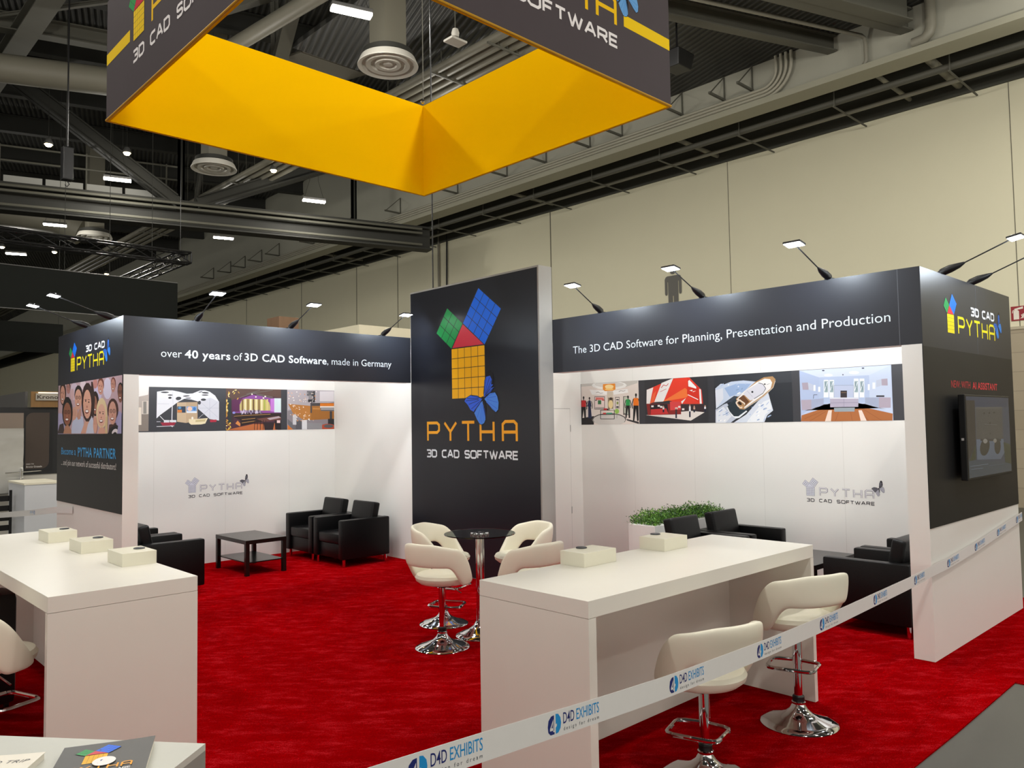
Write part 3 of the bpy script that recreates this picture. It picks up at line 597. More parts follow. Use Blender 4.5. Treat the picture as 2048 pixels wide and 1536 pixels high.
  ('e4e4ea',[(3861,1914),(4094,1921),(4094,1928),(3861,1921)]),
  ('d8d8e0',[(3861,1980),(3912,1980),(3912,1986),(3861,1987)]),
  ('b8b8c0',[(4485,2083),(4427,2028),(4431,2024),(4489,2079)]),
  ('a02840',[(3912,1973),(4120,1971),(4094,1931),(3938,1930)]),
  ('dfe3ea',[(3957,2006),(4028,2005),(4028,1972),(3957,1972)]),
  ('dfe3ea',[(4034,2005),(4123,2004),(4123,1974),(4035,1975)]),
  ('e9dcb8',[(4293,2017),(4395,2016),(4560,2029),(4525,1953),(4463,1940),(4327,1938),(4296,1962)]),
  ('c8b888',[(4388,2002),(4532,2015),(4518,1981),(4385,1974)]),
  ('f4f0e4',[(4358,2030),(4357,2022),(4353,2015),(4347,2011),(4340,2011),(4334,2015),(4330,2022),(4329,2030),(4330,2038),(4334,2045),(4340,2049),(4347,2049),(4353,2045),(4357,2038)]),
  ('b02a40',[(4588,2004),(4686,2007),(4683,1973),(4595,1970)]),
  ('4a2a3a',[(4823,1845),(5677,1845),(5677,2455),(4823,2455)]),
  ('5a4038',[(4823,2455),(5509,2455),(5677,2454),(5677,2330),(5229,2385),(5023,2322),(4823,2261)]),
  ('8a4a9a',[(4909,2261),(5229,2368),(5506,2328),(5677,2296),(5677,2100),(4909,2101)]),
  ('5c2450',[(4908,2287),(5103,2349),(5032,2263),(5023,2118),(4909,2118)]),
  ('c8b878',[(5028,2135),(5027,2220),(5058,2280),(5112,2310),(5431,2297),(5487,2258),(5504,2188),(5504,2135)]),
  ('7a5a34',[(5058,2301),(5081,2301),(5081,2136),(5059,2136)]),
  ('efe6c0',[(5100,2302),(5123,2302),(5123,2136),(5101,2136)]),
  ('8a6a3a',[(5142,2302),(5165,2302),(5165,2136),(5143,2136)]),
  ('f6eecb',[(5185,2303),(5207,2303),(5207,2136),(5185,2136)]),
  ('6a4a2c',[(5227,2303),(5250,2303),(5250,2136),(5227,2136)]),
  ('eee2b4',[(5270,2304),(5293,2304),(5293,2137),(5270,2136)]),
  ('7c5c38',[(5313,2304),(5336,2304),(5336,2137),(5313,2137)]),
  ('f2e7be',[(5356,2304),(5379,2305),(5379,2137),(5356,2137)]),
  ('a9b04c',[(5400,2305),(5423,2305),(5423,2137),(5400,2137)]),
  ('d8cc80',[(5443,2305),(5467,2306),(5467,2137),(5443,2137)]),
  ('d2e4e8',[(5567,2320),(5677,2321),(5677,2109),(5567,2109)]),
  ('c07ad0',[(5506,2310),(5567,2320),(5567,2117),(5506,2126)]),
  ('6a6660',[(5024,2318),(5230,2390),(5227,2398),(5021,2326)]),
  ('6a6660',[(5228,2390),(5542,2333),(5544,2342),(5230,2398)]),
  ('6a6660',[(5230,2390),(5544,2439),(5543,2447),(5228,2398)]),
  ('6a6660',[(5283,2364),(5542,2315),(5544,2324),(5285,2373)]),
  ('6a6660',[(5131,2371),(5340,2435),(5337,2443),(5128,2379)]),
  ('fff4dc',[(5287,2338),(5286,2334),(5282,2330),(5277,2328),(5272,2328),(5267,2330),(5263,2334),(5262,2338),(5263,2343),(5267,2346),(5272,2348),(5277,2348),(5282,2346),(5286,2343)]),
  ('fff4dc',[(5407,2322),(5406,2318),(5402,2314),(5397,2312),(5391,2312),(5386,2314),(5382,2318),(5381,2322),(5382,2327),(5386,2330),(5391,2332),(5397,2333),(5402,2331),(5406,2327)]),
  ('fff4dc',[(5435,2345),(5434,2340),(5430,2336),(5425,2334),(5419,2334),(5414,2336),(5410,2340),(5409,2344),(5410,2349),(5414,2353),(5419,2355),(5425,2355),(5430,2353),(5434,2349)]),
  ('fff4dc',[(5228,2377),(5227,2372),(5223,2368),(5218,2366),(5212,2366),(5207,2368),(5204,2372),(5203,2376),(5204,2381),(5207,2384),(5212,2386),(5218,2386),(5223,2385),(5227,2381)]),
  ('3c2a26',[(4909,2101),(5677,2100),(5677,2055),(4909,2058)]),
  ('c8c0d8',[(5060,2118),(5059,2109),(5056,2102),(5052,2098),(5048,2098),(5044,2102),(5041,2109),(5040,2118),(5041,2127),(5044,2134),(5048,2138),(5052,2138),(5056,2134),(5059,2127)]),
  ('9a8fb0',[(5072,2095),(5071,2086),(5068,2079),(5064,2075),(5060,2075),(5056,2079),(5053,2086),(5053,2095),(5053,2104),(5056,2111),(5060,2115),(5064,2115),(5068,2111),(5071,2104)]),
  ('e0d8ea',[(5085,2109),(5084,2100),(5081,2093),(5077,2089),(5073,2089),(5069,2093),(5066,2100),(5065,2109),(5066,2118),(5069,2125),(5072,2129),(5077,2129),(5081,2125),(5084,2118)]),
  ('c8c0d8',[(5097,2130),(5096,2121),(5093,2114),(5089,2110),(5085,2110),(5081,2114),(5078,2121),(5077,2130),(5078,2139),(5081,2146),(5085,2150),(5089,2150),(5093,2146),(5096,2139)]),
  ('9a8fb0',[(5109,2134),(5108,2125),(5106,2118),(5102,2114),(5097,2114),(5094,2118),(5091,2125),(5090,2134),(5091,2143),(5093,2150),(5097,2154),(5102,2154),(5106,2150),(5108,2143)]),
  ('e0d8ea',[(5122,2105),(5121,2096),(5118,2089),(5114,2085),(5110,2085),(5106,2089),(5103,2096),(5102,2105),(5103,2114),(5106,2121),(5110,2125),(5114,2125),(5118,2121),(5121,2114)]),
  ('5a4a60',[(5135,2093),(5134,2085),(5131,2077),(5127,2073),(5123,2073),(5119,2077),(5116,2085),(5115,2094),(5116,2102),(5119,2110),(5123,2114),(5127,2114),(5131,2110),(5134,2102)]),
  ('9a8fb0',[(5147,2123),(5146,2114),(5143,2107),(5139,2103),(5135,2103),(5131,2107),(5128,2114),(5127,2123),(5128,2132),(5131,2139),(5135,2143),(5139,2143),(5143,2139),(5146,2132)]),
  ('7a6a80',[(5160,2105),(5159,2097),(5156,2089),(5152,2085),(5148,2085),(5144,2089),(5141,2097),(5140,2105),(5141,2114),(5144,2122),(5148,2126),(5152,2126),(5156,2122),(5159,2114)]),
  ('5a4a60',[(5172,2120),(5171,2111),(5169,2104),(5165,2100),(5160,2100),(5156,2104),(5154,2111),(5153,2120),(5153,2129),(5156,2136),(5160,2140),(5165,2140),(5169,2136),(5171,2129)]),
  ('c8c0d8',[(5185,2130),(5184,2121),(5181,2113),(5177,2109),(5173,2109),(5169,2113),(5166,2121),(5165,2130),(5166,2138),(5169,2146),(5173,2150),(5177,2150),(5181,2146),(5184,2138)]),
  ('5a4a60',[(5198,2124),(5197,2115),(5194,2107),(5190,2103),(5185,2103),(5181,2107),(5179,2115),(5178,2124),(5179,2132),(5181,2140),(5185,2144),(5190,2144),(5194,2140),(5197,2132)]),
  ('9a8fb0',[(5210,2099),(5209,2090),(5207,2083),(5203,2079),(5198,2079),(5194,2083),(5191,2090),(5190,2099),(5191,2108),(5194,2116),(5198,2120),(5202,2120),(5206,2116),(5209,2108)]),
  ('5a4a60',[(5223,2120),(5222,2111),(5219,2104),(5215,2100),(5211,2100),(5207,2104),(5204,2111),(5203,2120),(5204,2129),(5207,2136),(5211,2140),(5215,2140),(5219,2136),(5222,2129)]),
  ('c8c0d8',[(5236,2126),(5235,2117),(5232,2110),(5228,2106),(5223,2106),(5219,2110),(5217,2117),(5216,2126),(5217,2135),(5219,2142),(5223,2146),(5228,2146),(5232,2142),(5235,2135)]),
  ('5a4a60',[(5248,2119),(5247,2110),(5245,2103),(5241,2099),(5236,2099),(5232,2103),(5229,2110),(5228,2119),(5229,2128),(5232,2135),(5236,2139),(5241,2139),(5245,2135),(5247,2128)]),
  ('5a4a60',[(5261,2130),(5260,2121),(5257,2114),(5253,2110),(5249,2110),(5245,2114),(5242,2121),(5241,2130),(5242,2139),(5245,2147),(5249,2151),(5253,2151),(5257,2147),(5260,2139)]),
  ('7a6a80',[(5274,2117),(5273,2108),(5270,2100),(5266,2096),(5262,2096),(5258,2100),(5255,2108),(5254,2117),(5255,2126),(5258,2133),(5262,2137),(5266,2137),(5270,2133),(5273,2126)]),
  ('e0d8ea',[(5287,2107),(5286,2098),(5283,2091),(5279,2087),(5274,2087),(5270,2091),(5268,2098),(5267,2107),(5268,2116),(5270,2123),(5274,2127),(5279,2127),(5283,2123),(5286,2116)]),
  ('c8c0d8',[(5299,2125),(5298,2116),(5296,2109),(5292,2105),(5287,2105),(5283,2109),(5280,2116),(5279,2125),(5280,2134),(5283,2141),(5287,2146),(5292,2146),(5296,2142),(5298,2134)]),
  ('c8c0d8',[(5312,2109),(5311,2100),(5308,2093),(5304,2089),(5300,2089),(5296,2093),(5293,2100),(5292,2109),(5293,2118),(5296,2125),(5300,2129),(5304,2129),(5308,2125),(5311,2118)]),
  ('5a4a60',[(5325,2130),(5324,2121),(5321,2114),(5317,2110),(5313,2110),(5309,2114),(5306,2121),(5305,2130),(5306,2139),(5309,2147),(5313,2151),(5317,2151),(5321,2147),(5324,2140)]),
  ('7a6a80',[(5338,2118),(5337,2109),(5334,2102),(5330,2098),(5326,2098),(5322,2102),(5319,2109),(5318,2118),(5319,2127),(5321,2135),(5326,2139),(5330,2139),(5334,2135),(5337,2127)]),
  ('9a8fb0',[(5351,2119),(5350,2110),(5347,2103),(5343,2099),(5338,2099),(5334,2103),(5332,2110),(5331,2119),(5332,2128),(5334,2135),(5338,2140),(5343,2140),(5347,2135),(5350,2128)]),
  ('7a6a80',[(5364,2096),(5363,2087),(5360,2079),(5356,2075),(5351,2075),(5347,2079),(5344,2087),(5343,2096),(5344,2105),(5347,2112),(5351,2116),(5356,2116),(5360,2112),(5363,2105)]),
  ('5a4a60',[(5377,2093),(5376,2084),(5373,2077),(5369,2073),(5364,2073),(5360,2077),(5357,2084),(5356,2093),(5357,2102),(5360,2109),(5364,2113),(5369,2113),(5373,2109),(5376,2102)]),
  ('2a1c1c',[(4935,2067),(5677,2100),(5677,2010),(5266,1953),(5050,1913),(5032,1998),(4953,2033)]),
  ('c09050',[(4944,2051),(5506,2079),(5506,2086),(4944,2057)]),
  ('c09050',[(5059,1999),(5266,2019),(5265,2026),(5059,2006)]),
  ('c09050',[(5060,1952),(5266,1980),(5265,1987),(5058,1959)]),
  ('b8683a',[(4945,1880),(5266,1945),(5677,1949),(5677,1845),(5313,1845),(4823,1853)]),
  ('d88a4a',[(4962,1948),(4997,1990),(5037,1947),(5033,1905)]),
  ('6a4038',[(5284,2014),(5638,2056),(5677,2032),(5677,2002),(5394,1969)]),
  ('b0a0a8',[(5450,2021),(5638,2051),(5676,2029),(5496,1995)]),
  ('5a2a24',[(5248,1954),(5450,1952),(5450,1934),(5248,1936)]),
  ('2a1612',[(5252,1997),(5248,1850),(5257,1850),(5261,1996)]),
  ('2a1612',[(5298,1996),(5293,1850),(5302,1849),(5307,1996)]),
  ('2a1612',[(5344,1996),(5339,1849),(5348,1848),(5353,1996)]),
  ('2a1612',[(5390,1996),(5385,1848),(5394,1848),(5399,1995)]),
  ('2a1612',[(5427,1995),(5422,1847),(5431,1847),(5436,1995)]),
  ('2c2024',[(5413,1845),(5394,1961),(5572,1959),(5544,1845)]),
  ('221a1e',[(5572,1994),(5677,1985),(5677,1845),(5641,1845),(5581,1854)]),
  ('e8c8c8',[(5609,1990),(5662,1989),(5662,1949),(5609,1950)]),
  ('2a3434',[(4848,2312),(4900,2312),(4901,1957),(4849,1958)]),
  ('3c2a30',[(4900,2118),(4935,2118),(4936,1948),(4901,1949)]),
  ('8a8cd8',[(4962,2105),(4960,2097),(4954,2092),(4945,2088),(4935,2088),(4925,2092),(4919,2098),(4917,2105),(4919,2112),(4925,2118),(4934,2121),(4945,2121),(4954,2118),(4960,2112)]),
  ('f2e09a',[(4828,2133),(4825,2140),(4827,2153),(4834,2165),(4841,2168),(4844,2161),(4842,2148),(4835,2136)]),
  ('f2e09a',[(4847,2181),(4840,2177),(4827,2177),(4823,2179),(4823,2192),(4830,2192),(4843,2187)]),
  ('f2e09a',[(4916,2394),(4915,2402),(4923,2413),(4933,2422),(4941,2422),(4942,2414),(4934,2403),(4924,2394)]),
  ('f2e09a',[(4852,2124),(4844,2123),(4832,2129),(4823,2138),(4823,2138),(4823,2146),(4829,2147),(4841,2141),(4851,2131)]),
  ('b88a3c',[(4845,1845),(4837,1845),(4837,1845),(4827,1854),(4823,1860),(4823,1873),(4829,1872),(4839,1863),(4846,1851)]),
  ('d8a840',[(4836,2056),(4830,2062),(4828,2075),(4830,2088),(4836,2093),(4841,2088),(4844,2075),(4841,2062)]),
  ('d8a840',[(4843,2175),(4837,2180),(4833,2193),(4833,2206),(4838,2212),(4844,2208),(4848,2195),(4848,2182)]),
  ('d8a840',[(4872,2377),(4865,2381),(4858,2392),(4856,2405),(4859,2412),(4866,2409),(4873,2398),(4875,2384)]),
  ('d8a840',[(4858,1987),(4851,1985),(4838,1990),(4828,1999),(4826,2007),(4833,2008),(4846,2003),(4856,1995)]),
  ('b88a3c',[(4845,2255),(4839,2250),(4825,2249),(4823,2249),(4823,2264),(4827,2264),(4840,2261)]),
  ('f2e09a',[(4946,2429),(4951,2435),(4964,2439),(4978,2439),(4985,2435),(4980,2429),(4967,2424),(4953,2424)]),
  ('f2e09a',[(4823,1863),(4823,1863),(4823,1895),(4823,1895),(4828,1882),(4827,1869)]),
  ('b88a3c',[(4858,1870),(4861,1877),(4873,1884),(4886,1886),(4893,1883),(4890,1876),(4879,1869),(4865,1867)]),
  ('d8a840',[(4823,2034),(4823,2062),(4823,2062),(4831,2065),(4834,2058),(4830,2045),(4823,2034)]),
  ('d8a840',[(4831,2261),(4825,2266),(4823,2272),(4823,2294),(4826,2298),(4833,2294),(4836,2281),(4835,2267)]),
  ('b88a3c',[(4847,2099),(4839,2099),(4828,2106),(4823,2112),(4823,2125),(4827,2125),(4838,2117),(4847,2107)]),
  ('f2e09a',[(4832,2226),(4834,2233),(4843,2243),(4856,2248),(4864,2247),(4862,2239),(4852,2230),(4840,2224)]),
  ('b88a3c',[(5023,2385),(5015,2386),(5004,2395),(4998,2407),(4999,2415),(5007,2414),(5017,2404),(5024,2393)]),
  ('d8a840',[(4849,2378),(4851,2386),(4862,2394),(4875,2398),(4883,2396),(4880,2389),(4869,2381),(4856,2376)]),
  ('e8cc5a',[(4823,2057),(4832,2062),(4840,2062),(4840,2054),(4831,2044),(4823,2039)]),
  ('e8cc5a',[(4845,2152),(4838,2150),(4825,2155),(4823,2157),(4823,2171),(4833,2168),(4843,2159)]),
  ('b88a3c',[(4823,1950),(4823,1954),(4825,1957),(4838,1963),(4852,1964),(4858,1960),(4854,1953),(4842,1948),(4828,1947)]),
  ('d8a840',[(4847,1847),(4844,1854),(4846,1867),(4854,1878),(4861,1881),(4864,1874),(4861,1861),(4854,1850)]),
  ('b88a3c',[(4823,2223),(4829,2226),(4832,2219),(4829,2206),(4823,2198)]),
  ('d8a840',[(4985,2293),(4984,2300),(4990,2312),(5000,2322),(5008,2323),(5009,2315),(5003,2303),(4993,2294)]),
  ('f2e09a',[(4871,2327),(4863,2329),(4855,2339),(4851,2352),(4853,2359),(4860,2357),(4869,2346),(4873,2334)]),
  ('b88a3c',[(4855,2123),(4848,2126),(4840,2137),(4837,2150),(4839,2157),(4847,2154),(4854,2143),(4858,2130)]),
  ('f2e09a',[(4849,2359),(4850,2367),(4859,2377),(4872,2383),(4879,2382),(4878,2374),(4869,2364),(4856,2358)]),
  ('e8cc5a',[(4934,2371),(4933,2379),(4939,2391),(4949,2401),(4957,2402),(4958,2394),(4952,2382),(4942,2373)]),
  ('d8a840',[(4836,2204),(4830,2209),(4827,2222),(4828,2235),(4834,2241),(4839,2236),(4843,2223),(4841,2210)]),
  ('f2e09a',[(4831,2260),(4827,2266),(4829,2280),(4835,2292),(4842,2295),(4845,2289),(4844,2275),(4838,2263)]),
  ('f2e09a',[(4844,2120),(4838,2125),(4835,2138),(4837,2151),(4842,2157),(4848,2152),(4851,2139),(4849,2126)]),
  ('e8cc5a',[(4895,1884),(4888,1888),(4881,1900),(4879,1913),(4883,1920),(4890,1916),(4896,1904),(4899,1891)]),
  ('e8cc5a',[(4864,1861),(4860,1867),(4860,1881),(4865,1893),(4871,1897),(4876,1891),(4875,1878),(4871,1865)]),
  ('f2e09a',[(4823,1924),(4826,1925),(4840,1925),(4847,1920),(4842,1914),(4829,1910),(4823,1910)]),
  ('b88a3c',[(4867,1932),(4868,1939),(4878,1948),(4890,1954),(4898,1952),(4897,1945),(4887,1936),(4875,1930)]),
  ('b88a3c',[(4845,2157),(4837,2158),(4828,2168),(4823,2178),(4823,2187),(4823,2187),(4831,2186),(4841,2176),(4846,2164)]),
  ('d8a840',[(4847,1976),(4841,1971),(4828,1970),(4823,1971),(4823,1985),(4829,1985),(4842,1982)]),
  ('b88a3c',[(4827,2071),(4823,2076),(4823,2094),(4826,2103),(4832,2108),(4836,2102),(4837,2089),(4833,2076)]),
  ('d8a840',[(4873,1917),(4865,1917),(4854,1924),(4845,1934),(4844,1942),(4852,1942),(4864,1935),(4873,1925)]),
  ('b88a3c',[(4823,2040),(4823,2053),(4826,2058),(4837,2066),(4845,2066),(4845,2059),(4838,2048),(4827,2040)]),
  ('e8cc5a',[(4823,2202),(4826,2205),(4834,2207),(4835,2199),(4829,2187),(4823,2181)]),
  ('d8a840',[(4848,2116),(4842,2112),(4828,2112),(4823,2114),(4823,2127),(4831,2127),(4843,2122)]),
  ('e8cc5a',[(4851,2220),(4845,2224),(4839,2236),(4838,2249),(4842,2256),(4849,2252),(4854,2240),(4855,2226)]),
  ('e8cc5a',[(4865,1941),(4865,1949),(4874,1959),(4886,1966),(4894,1965),(4893,1958),(4884,1947),(4873,1941)]),
  ('f2e09a',[(4824,2165),(4823,2166),(4823,2194),(4824,2197),(4830,2201),(4835,2195),(4835,2182),(4831,2169)]),
  ('b2aab0',[(5776,1845),(6585,1845),(6585,2455),(5776,2455)]),
  ('8a8288',[(5782,1845),(5782,2135),(6585,2273),(6585,1845)]),
  ('d8d2d6',[(6332,2439),(6585,2444),(6585,2285),(6332,2283)]),
  ('b87a3a',[(5792,2238),(6188,2208),(6487,2210),(6486,2006),(6047,1991),(5869,2099)]),
  ('a2692c',[(6188,2204),(6585,2192),(6585,2005),(6167,1990)]),
  ('c08444',[(6208,2181),(6582,2173),(6582,2145),(6208,2154)]),
  ('4a4648',[(6188,2254),(6585,2257),(6585,2211),(6188,2208)]),
  ('d8781c',[(6337,2251),(6585,2253),(6585,2206),(6336,2205)]),
  ('e8e0dc',[(6336,2205),(6585,2206),(6585,2183),(6336,2182)]),
  ('6a6a6e',[(6336,2182),(6585,2183),(6585,2138),(6582,2127),(6352,2131)]),
  ('c8c4c6',[(6352,2168),(6582,2168),(6582,2154),(6352,2154)]),
  ('3a3a3e',[(6508,2127),(6550,2127),(6549,1987),(6507,1987)]),
  ('2a2a2e',[(6476,2006),(6585,2005),(6585,1894),(6475,1895)]),
  ('b0482c',[(6585,1845),(6368,1845),(6344,1856),(6330,1879),(6344,1900),(6385,1917),(6443,1927),(6508,1926),(6567,1915),(6585,1907)]),
  ('5a5a5e',[(6570,1889),(6561,1877),(6538,1868),(6504,1863),(6467,1864),(6434,1869),(6411,1879),(6402,1891),(6411,1903),(6434,1913),(6467,1918),(6505,1917),(6538,1911),(6562,1901)]),
  ('6a686c',[(6108,2440),(6250,2442),(6250,2365),(6108,2363)]),
  ('3a383c',[(6199,2437),(6250,2438),(6249,2264),(6199,2263)]),
  ('8a888c',[(6138,2363),(6219,2364),(6219,2309),(6138,2308)]),
  ('2c2a2e',[(6128,2308),(6229,2309),(6229,2268),(6128,2267)]),
  ('4a484c',[(6168,2268),(6193,2268),(6193,2099),(6168,2099)]),
  ('6a686e',[(5782,2011),(5918,1902),(5918,1845),(5861,1845),(5782,1939)]),
  ('d0762c',[(5782,1845),(5782,1922),(5877,1845)]),
  ('55545a',[(5918,1983),(6107,1981),(6107,1845),(5918,1848)]),
  ('8e8c90',[(6107,1945),(6372,1942),(6371,1850),(6107,1854)]),
  ('d8d6da',[(6022,1991),(6107,1990),(6107,1845),(6022,1847)]),
  ('cac8cc',[(5869,2077),(5928,2077),(5928,1920),(5869,1921)]),
  ('fffaf4',[(5906,2203),(5901,2205),(5900,2211),(5904,2214),(5908,2212),(5909,2207)]),
  ('fffaf4',[(6178,2259),(6168,2259),(6163,2266),(6167,2273),(6176,2274),(6182,2267)]),
  ('fffaf4',[(5896,2290),(5889,2285),(5880,2287),(5879,2296),(5886,2301),(5895,2299)]),
  ('efe0d0',[(5977,2354),(5968,2349),(5962,2353),(5963,2362),(5971,2367),(5978,2363)]),
  ('efe0d0',[(6051,2013),(6045,2013),(6043,2017),(6048,2021),(6053,2021),(6055,2016)]),
  ('d8945c',[(5856,2067),(5850,2067),(5842,2071),(5839,2076),(5845,2077),(5854,2073)]),
  ('efe0d0',[(5990,2287),(5980,2291),(5978,2302),(5986,2309),(5996,2305),(5999,2294)]),
  ('e8b890',[(5801,2397),(5791,2399),(5788,2408),(5794,2415),(5804,2413),(5807,2404)]),
  ('fffaf4',[(5949,2031),(5942,2027),(5931,2031),(5928,2037),(5935,2041),(5945,2038)]),
  ('e8b890',[(5919,2156),(5915,2154),(5909,2156),(5907,2160),(5911,2162),(5917,2161)]),
  ('efe0d0',[(5931,1992),(5924,1996),(5922,2005),(5927,2011),(5933,2007),(5935,1998)]),
  ('efe0d0',[(6222,2399),(6215,2395),(6208,2398),(6206,2404),(6212,2408),(6220,2405)]),
  ('f6efe6',[(5946,2420),(5940,2414),(5930,2415),(5927,2423),(5933,2430),(5943,2428)]),
  ('d8945c',[(6263,2362),(6254,2356),(6239,2358),(6233,2366),(6241,2371),(6256,2370)]),
  ('f6efe6',[(6159,1983),(6153,1980),(6147,1983),(6147,1989),(6153,1993),(6159,1990)]),
  ('e8b890',[(6089,2038),(6080,2043),(6076,2055),(6082,2062),(6091,2058),(6095,2046)]),
  ('efe0d0',[(5913,2203),(5906,2202),(5901,2206),(5901,2212),(5907,2213),(5913,2208)]),
  ('fffaf4',[(6056,2180),(6047,2181),(6039,2191),(6039,2199),(6048,2198),(6057,2188)]),
  ('fffaf4',[(6264,2288),(6258,2287),(6249,2290),(6247,2295),(6252,2296),(6261,2293)]),
  ('fffaf4',[(6072,2049),(6063,2044),(6049,2049),(6045,2057),(6054,2061),(6068,2057)]),
  ('f6efe6',[(5960,2056),(5953,2060),(5951,2072),(5956,2078),(5963,2073),(5965,2062)]),
  ('efe0d0',[(6169,2367),(6165,2363),(6160,2363),(6157,2368),(6160,2371),(6166,2371)]),
  ('d8945c',[(5881,2065),(5871,2060),(5863,2065),(5863,2075),(5873,2079),(5881,2074)]),
  ('f6efe6',[(5812,2317),(5807,2309),(5800,2311),(5799,2319),(5803,2327),(5810,2326)]),
  ('e8b890',[(5863,2399),(5855,2395),(5845,2399),(5843,2406),(5851,2411),(5861,2407)]),
  ('d8945c',[(6128,2097),(6122,2094),(6116,2096),(6116,2103),(6122,2106),(6127,2103)]),
  ('e8b890',[(5836,2348),(5828,2346),(5820,2352),(5820,2359),(5828,2361),(5836,2356)]),
  ('fffaf4',[(6208,2281),(6200,2275),(6195,2278),(6198,2287),(6206,2292),(6211,2290)]),
  ('efe0d0',[(6212,2423),(6207,2425),(6206,2430),(6209,2434),(6214,2432),(6215,2427)]),
  ('d8945c',[(6187,2324),(6177,2323),(6175,2328),(6183,2333),(6192,2334),(6194,2330)]),
  ('fffaf4',[(5885,2047),(5880,2049),(5876,2056),(5879,2061),(5885,2059),(5888,2052)]),
  ('d8945c',[(6074,2373),(6067,2378),(6065,2391),(6070,2398),(6076,2392),(6078,2380)]),
  ('efe0d0',[(6144,2048),(6135,2051),(6134,2058),(6142,2062),(6151,2059),(6152,2052)]),
  ('fffaf4',[(6084,2070),(6077,2066),(6066,2068),(6062,2074),(6068,2078),(6079,2076)]),
  ('e8b890',[(6056,1977),(6049,1974),(6035,1975),(6028,1980),(6036,1983),(6050,1982)]),
  ('d8945c',[(6030,2171),(6026,2176),(6025,2187),(6028,2193),(6032,2188),(6033,2177)]),
  ('efe0d0',[(5834,2064),(5828,2068),(5823,2077),(5824,2084),(5831,2080),(5835,2071)]),
  ('efe0d0',[(6204,2403),(6198,2397),(6186,2397),(6181,2404),(6187,2410),(6198,2410)]),
  ('f6efe6',[(6223,1977),(6216,1978),(6209,1984),(6209,1990),(6216,1990),(6223,1983)]),
  ('e8b890',[(5920,2085),(5912,2086),(5904,2095),(5903,2102),(5912,2101),(5920,2092)]),
  ('f6efe6',[(5886,2198),(5876,2196),(5867,2203),(5867,2212),(5877,2215),(5887,2208)]),
  ('efe0d0',[(6070,2300),(6062,2297),(6051,2300),(6047,2308),(6055,2311),(6066,2307)]),
  ('fffaf4',[(5905,2202),(5896,2204),(5888,2215),(5887,2222),(5896,2220),(5904,2210)]),
  ('efe0d0',[(5995,2088),(5990,2082),(5983,2082),(5980,2088),(5984,2094),(5991,2094)]),
  ('efe0d0',[(5994,2149),(5987,2147),(5977,2150),(5974,2156),(5981,2159),(5991,2156)]),
  ('e8b890',[(6092,2101),(6081,2102),(6076,2112),(6081,2120),(6092,2119),(6097,2109)]),
  ('efe0d0',[(5807,2169),(5802,2165),(5796,2167),(5794,2171),(5798,2175),(5804,2174)]),
  ('efe0d0',[(5947,2167),(5939,2166),(5926,2171),(5921,2177),(5929,2178),(5942,2173)]),
  ('efe0d0',[(6153,2057),(6145,2059),(6144,2066),(6150,2071),(6158,2068),(6159,2062)]),
  ('d8945c',[(5961,1977),(5952,1971),(5939,1976),(5936,1986),(5946,1991),(5958,1987)]),
  ('f6efe6',[(5890,2331),(5882,2325),(5868,2327),(5862,2334),(5870,2340),(5884,2339)]),
  ('fffaf4',[(6118,2312),(6114,2309),(6108,2311),(6107,2315),(6111,2319),(6117,2317)]),
  ('fffaf4',[(5986,2149),(5978,2149),(5971,2157),(5973,2164),(5980,2163),(5987,2156)]),
  ('efe0d0',[(5821,2358),(5816,2354),(5808,2357),(5807,2363),(5813,2366),(5820,2364)]),
  ('f6efe6',[(5985,2178),(5977,2179),(5967,2188),(5965,2196),(5973,2194),(5983,2185)]),
  ('f6efe6',[(5882,2182),(5878,2184),(5878,2189),(5882,2191),(5887,2189),(5887,2185)]),
  ('fffaf4',[(6149,1990),(6137,1990),(6128,2000),(6130,2011),(6142,2011),(6151,2001)]),
  ('f6efe6',[(6095,2272),(6090,2268),(6081,2269),(6076,2273),(6081,2277),(6091,2276)]),
  ('fffaf4',[(6147,2001),(6141,2003),(6139,2010),(6144,2014),(6150,2012),(6151,2006)]),
  ('fffaf4',[(6064,2020),(6059,2014),(6053,2015),(6051,2022),(6055,2028),(6061,2028)]),
  ('d8945c',[(5881,2142),(5877,2146),(5876,2153),(5879,2157),(5883,2154),(5884,2147)]),
  ('d8945c',[(5813,2229),(5809,2227),(5803,2229),(5801,2233),(5806,2235),(5811,2233)]),
  ('e8b890',[(6088,2320),(6080,2320),(6072,2326),(6073,2333),(6080,2334),(6088,2327)]),
  ('d8945c',[(5958,2154),(5953,2155),(5952,2160),(5955,2163),(5960,2162),(5962,2157)]),
  ('fffaf4',[(6206,2333),(6201,2339),(6199,2351),(6201,2357),(6206,2352),(6209,2340)]),
  ('efe0d0',[(6085,1977),(6080,1974),(6069,1975),(6064,1979),(6070,1983),(6080,1981)]),
  ('f6efe6',[(6051,2264),(6046,2268),(6043,2279),(6046,2285),(6051,2280),(6053,2270)]),
  ('d8945c',[(5870,2348),(5864,2344),(5860,2347),(5861,2353),(5867,2357),(5872,2354)]),
  ('e8b890',[(5903,2214),(5897,2207),(5887,2209),(5883,2216),(5889,2223),(5899,2222)]),
  ('fffaf4',[(6217,2298),(6211,2299),(6210,2304),(6214,2308),(6221,2307),(6222,2302)]),
  ('f6efe6',[(5843,2232),(5836,2225),(5823,2226),(5817,2233),(5824,2240),(5837,2240)]),
  ('efe0d0',[(5941,2042),(5933,2039),(5921,2041),(5915,2046),(5922,2050),(5935,2047)]),
  ('f6efe6',[(6275,2421),(6266,2425),(6261,2437),(6264,2445),(6273,2442),(6279,2430)]),
  ('e8b890',[(5999,2381),(5990,2383),(5985,2393),(5990,2400),(5999,2398),(6003,2389)]),
  ('f6efe6',[(6127,2405),(6123,2401),(6117,2402),(6116,2408),(6121,2413),(6126,2412)]),
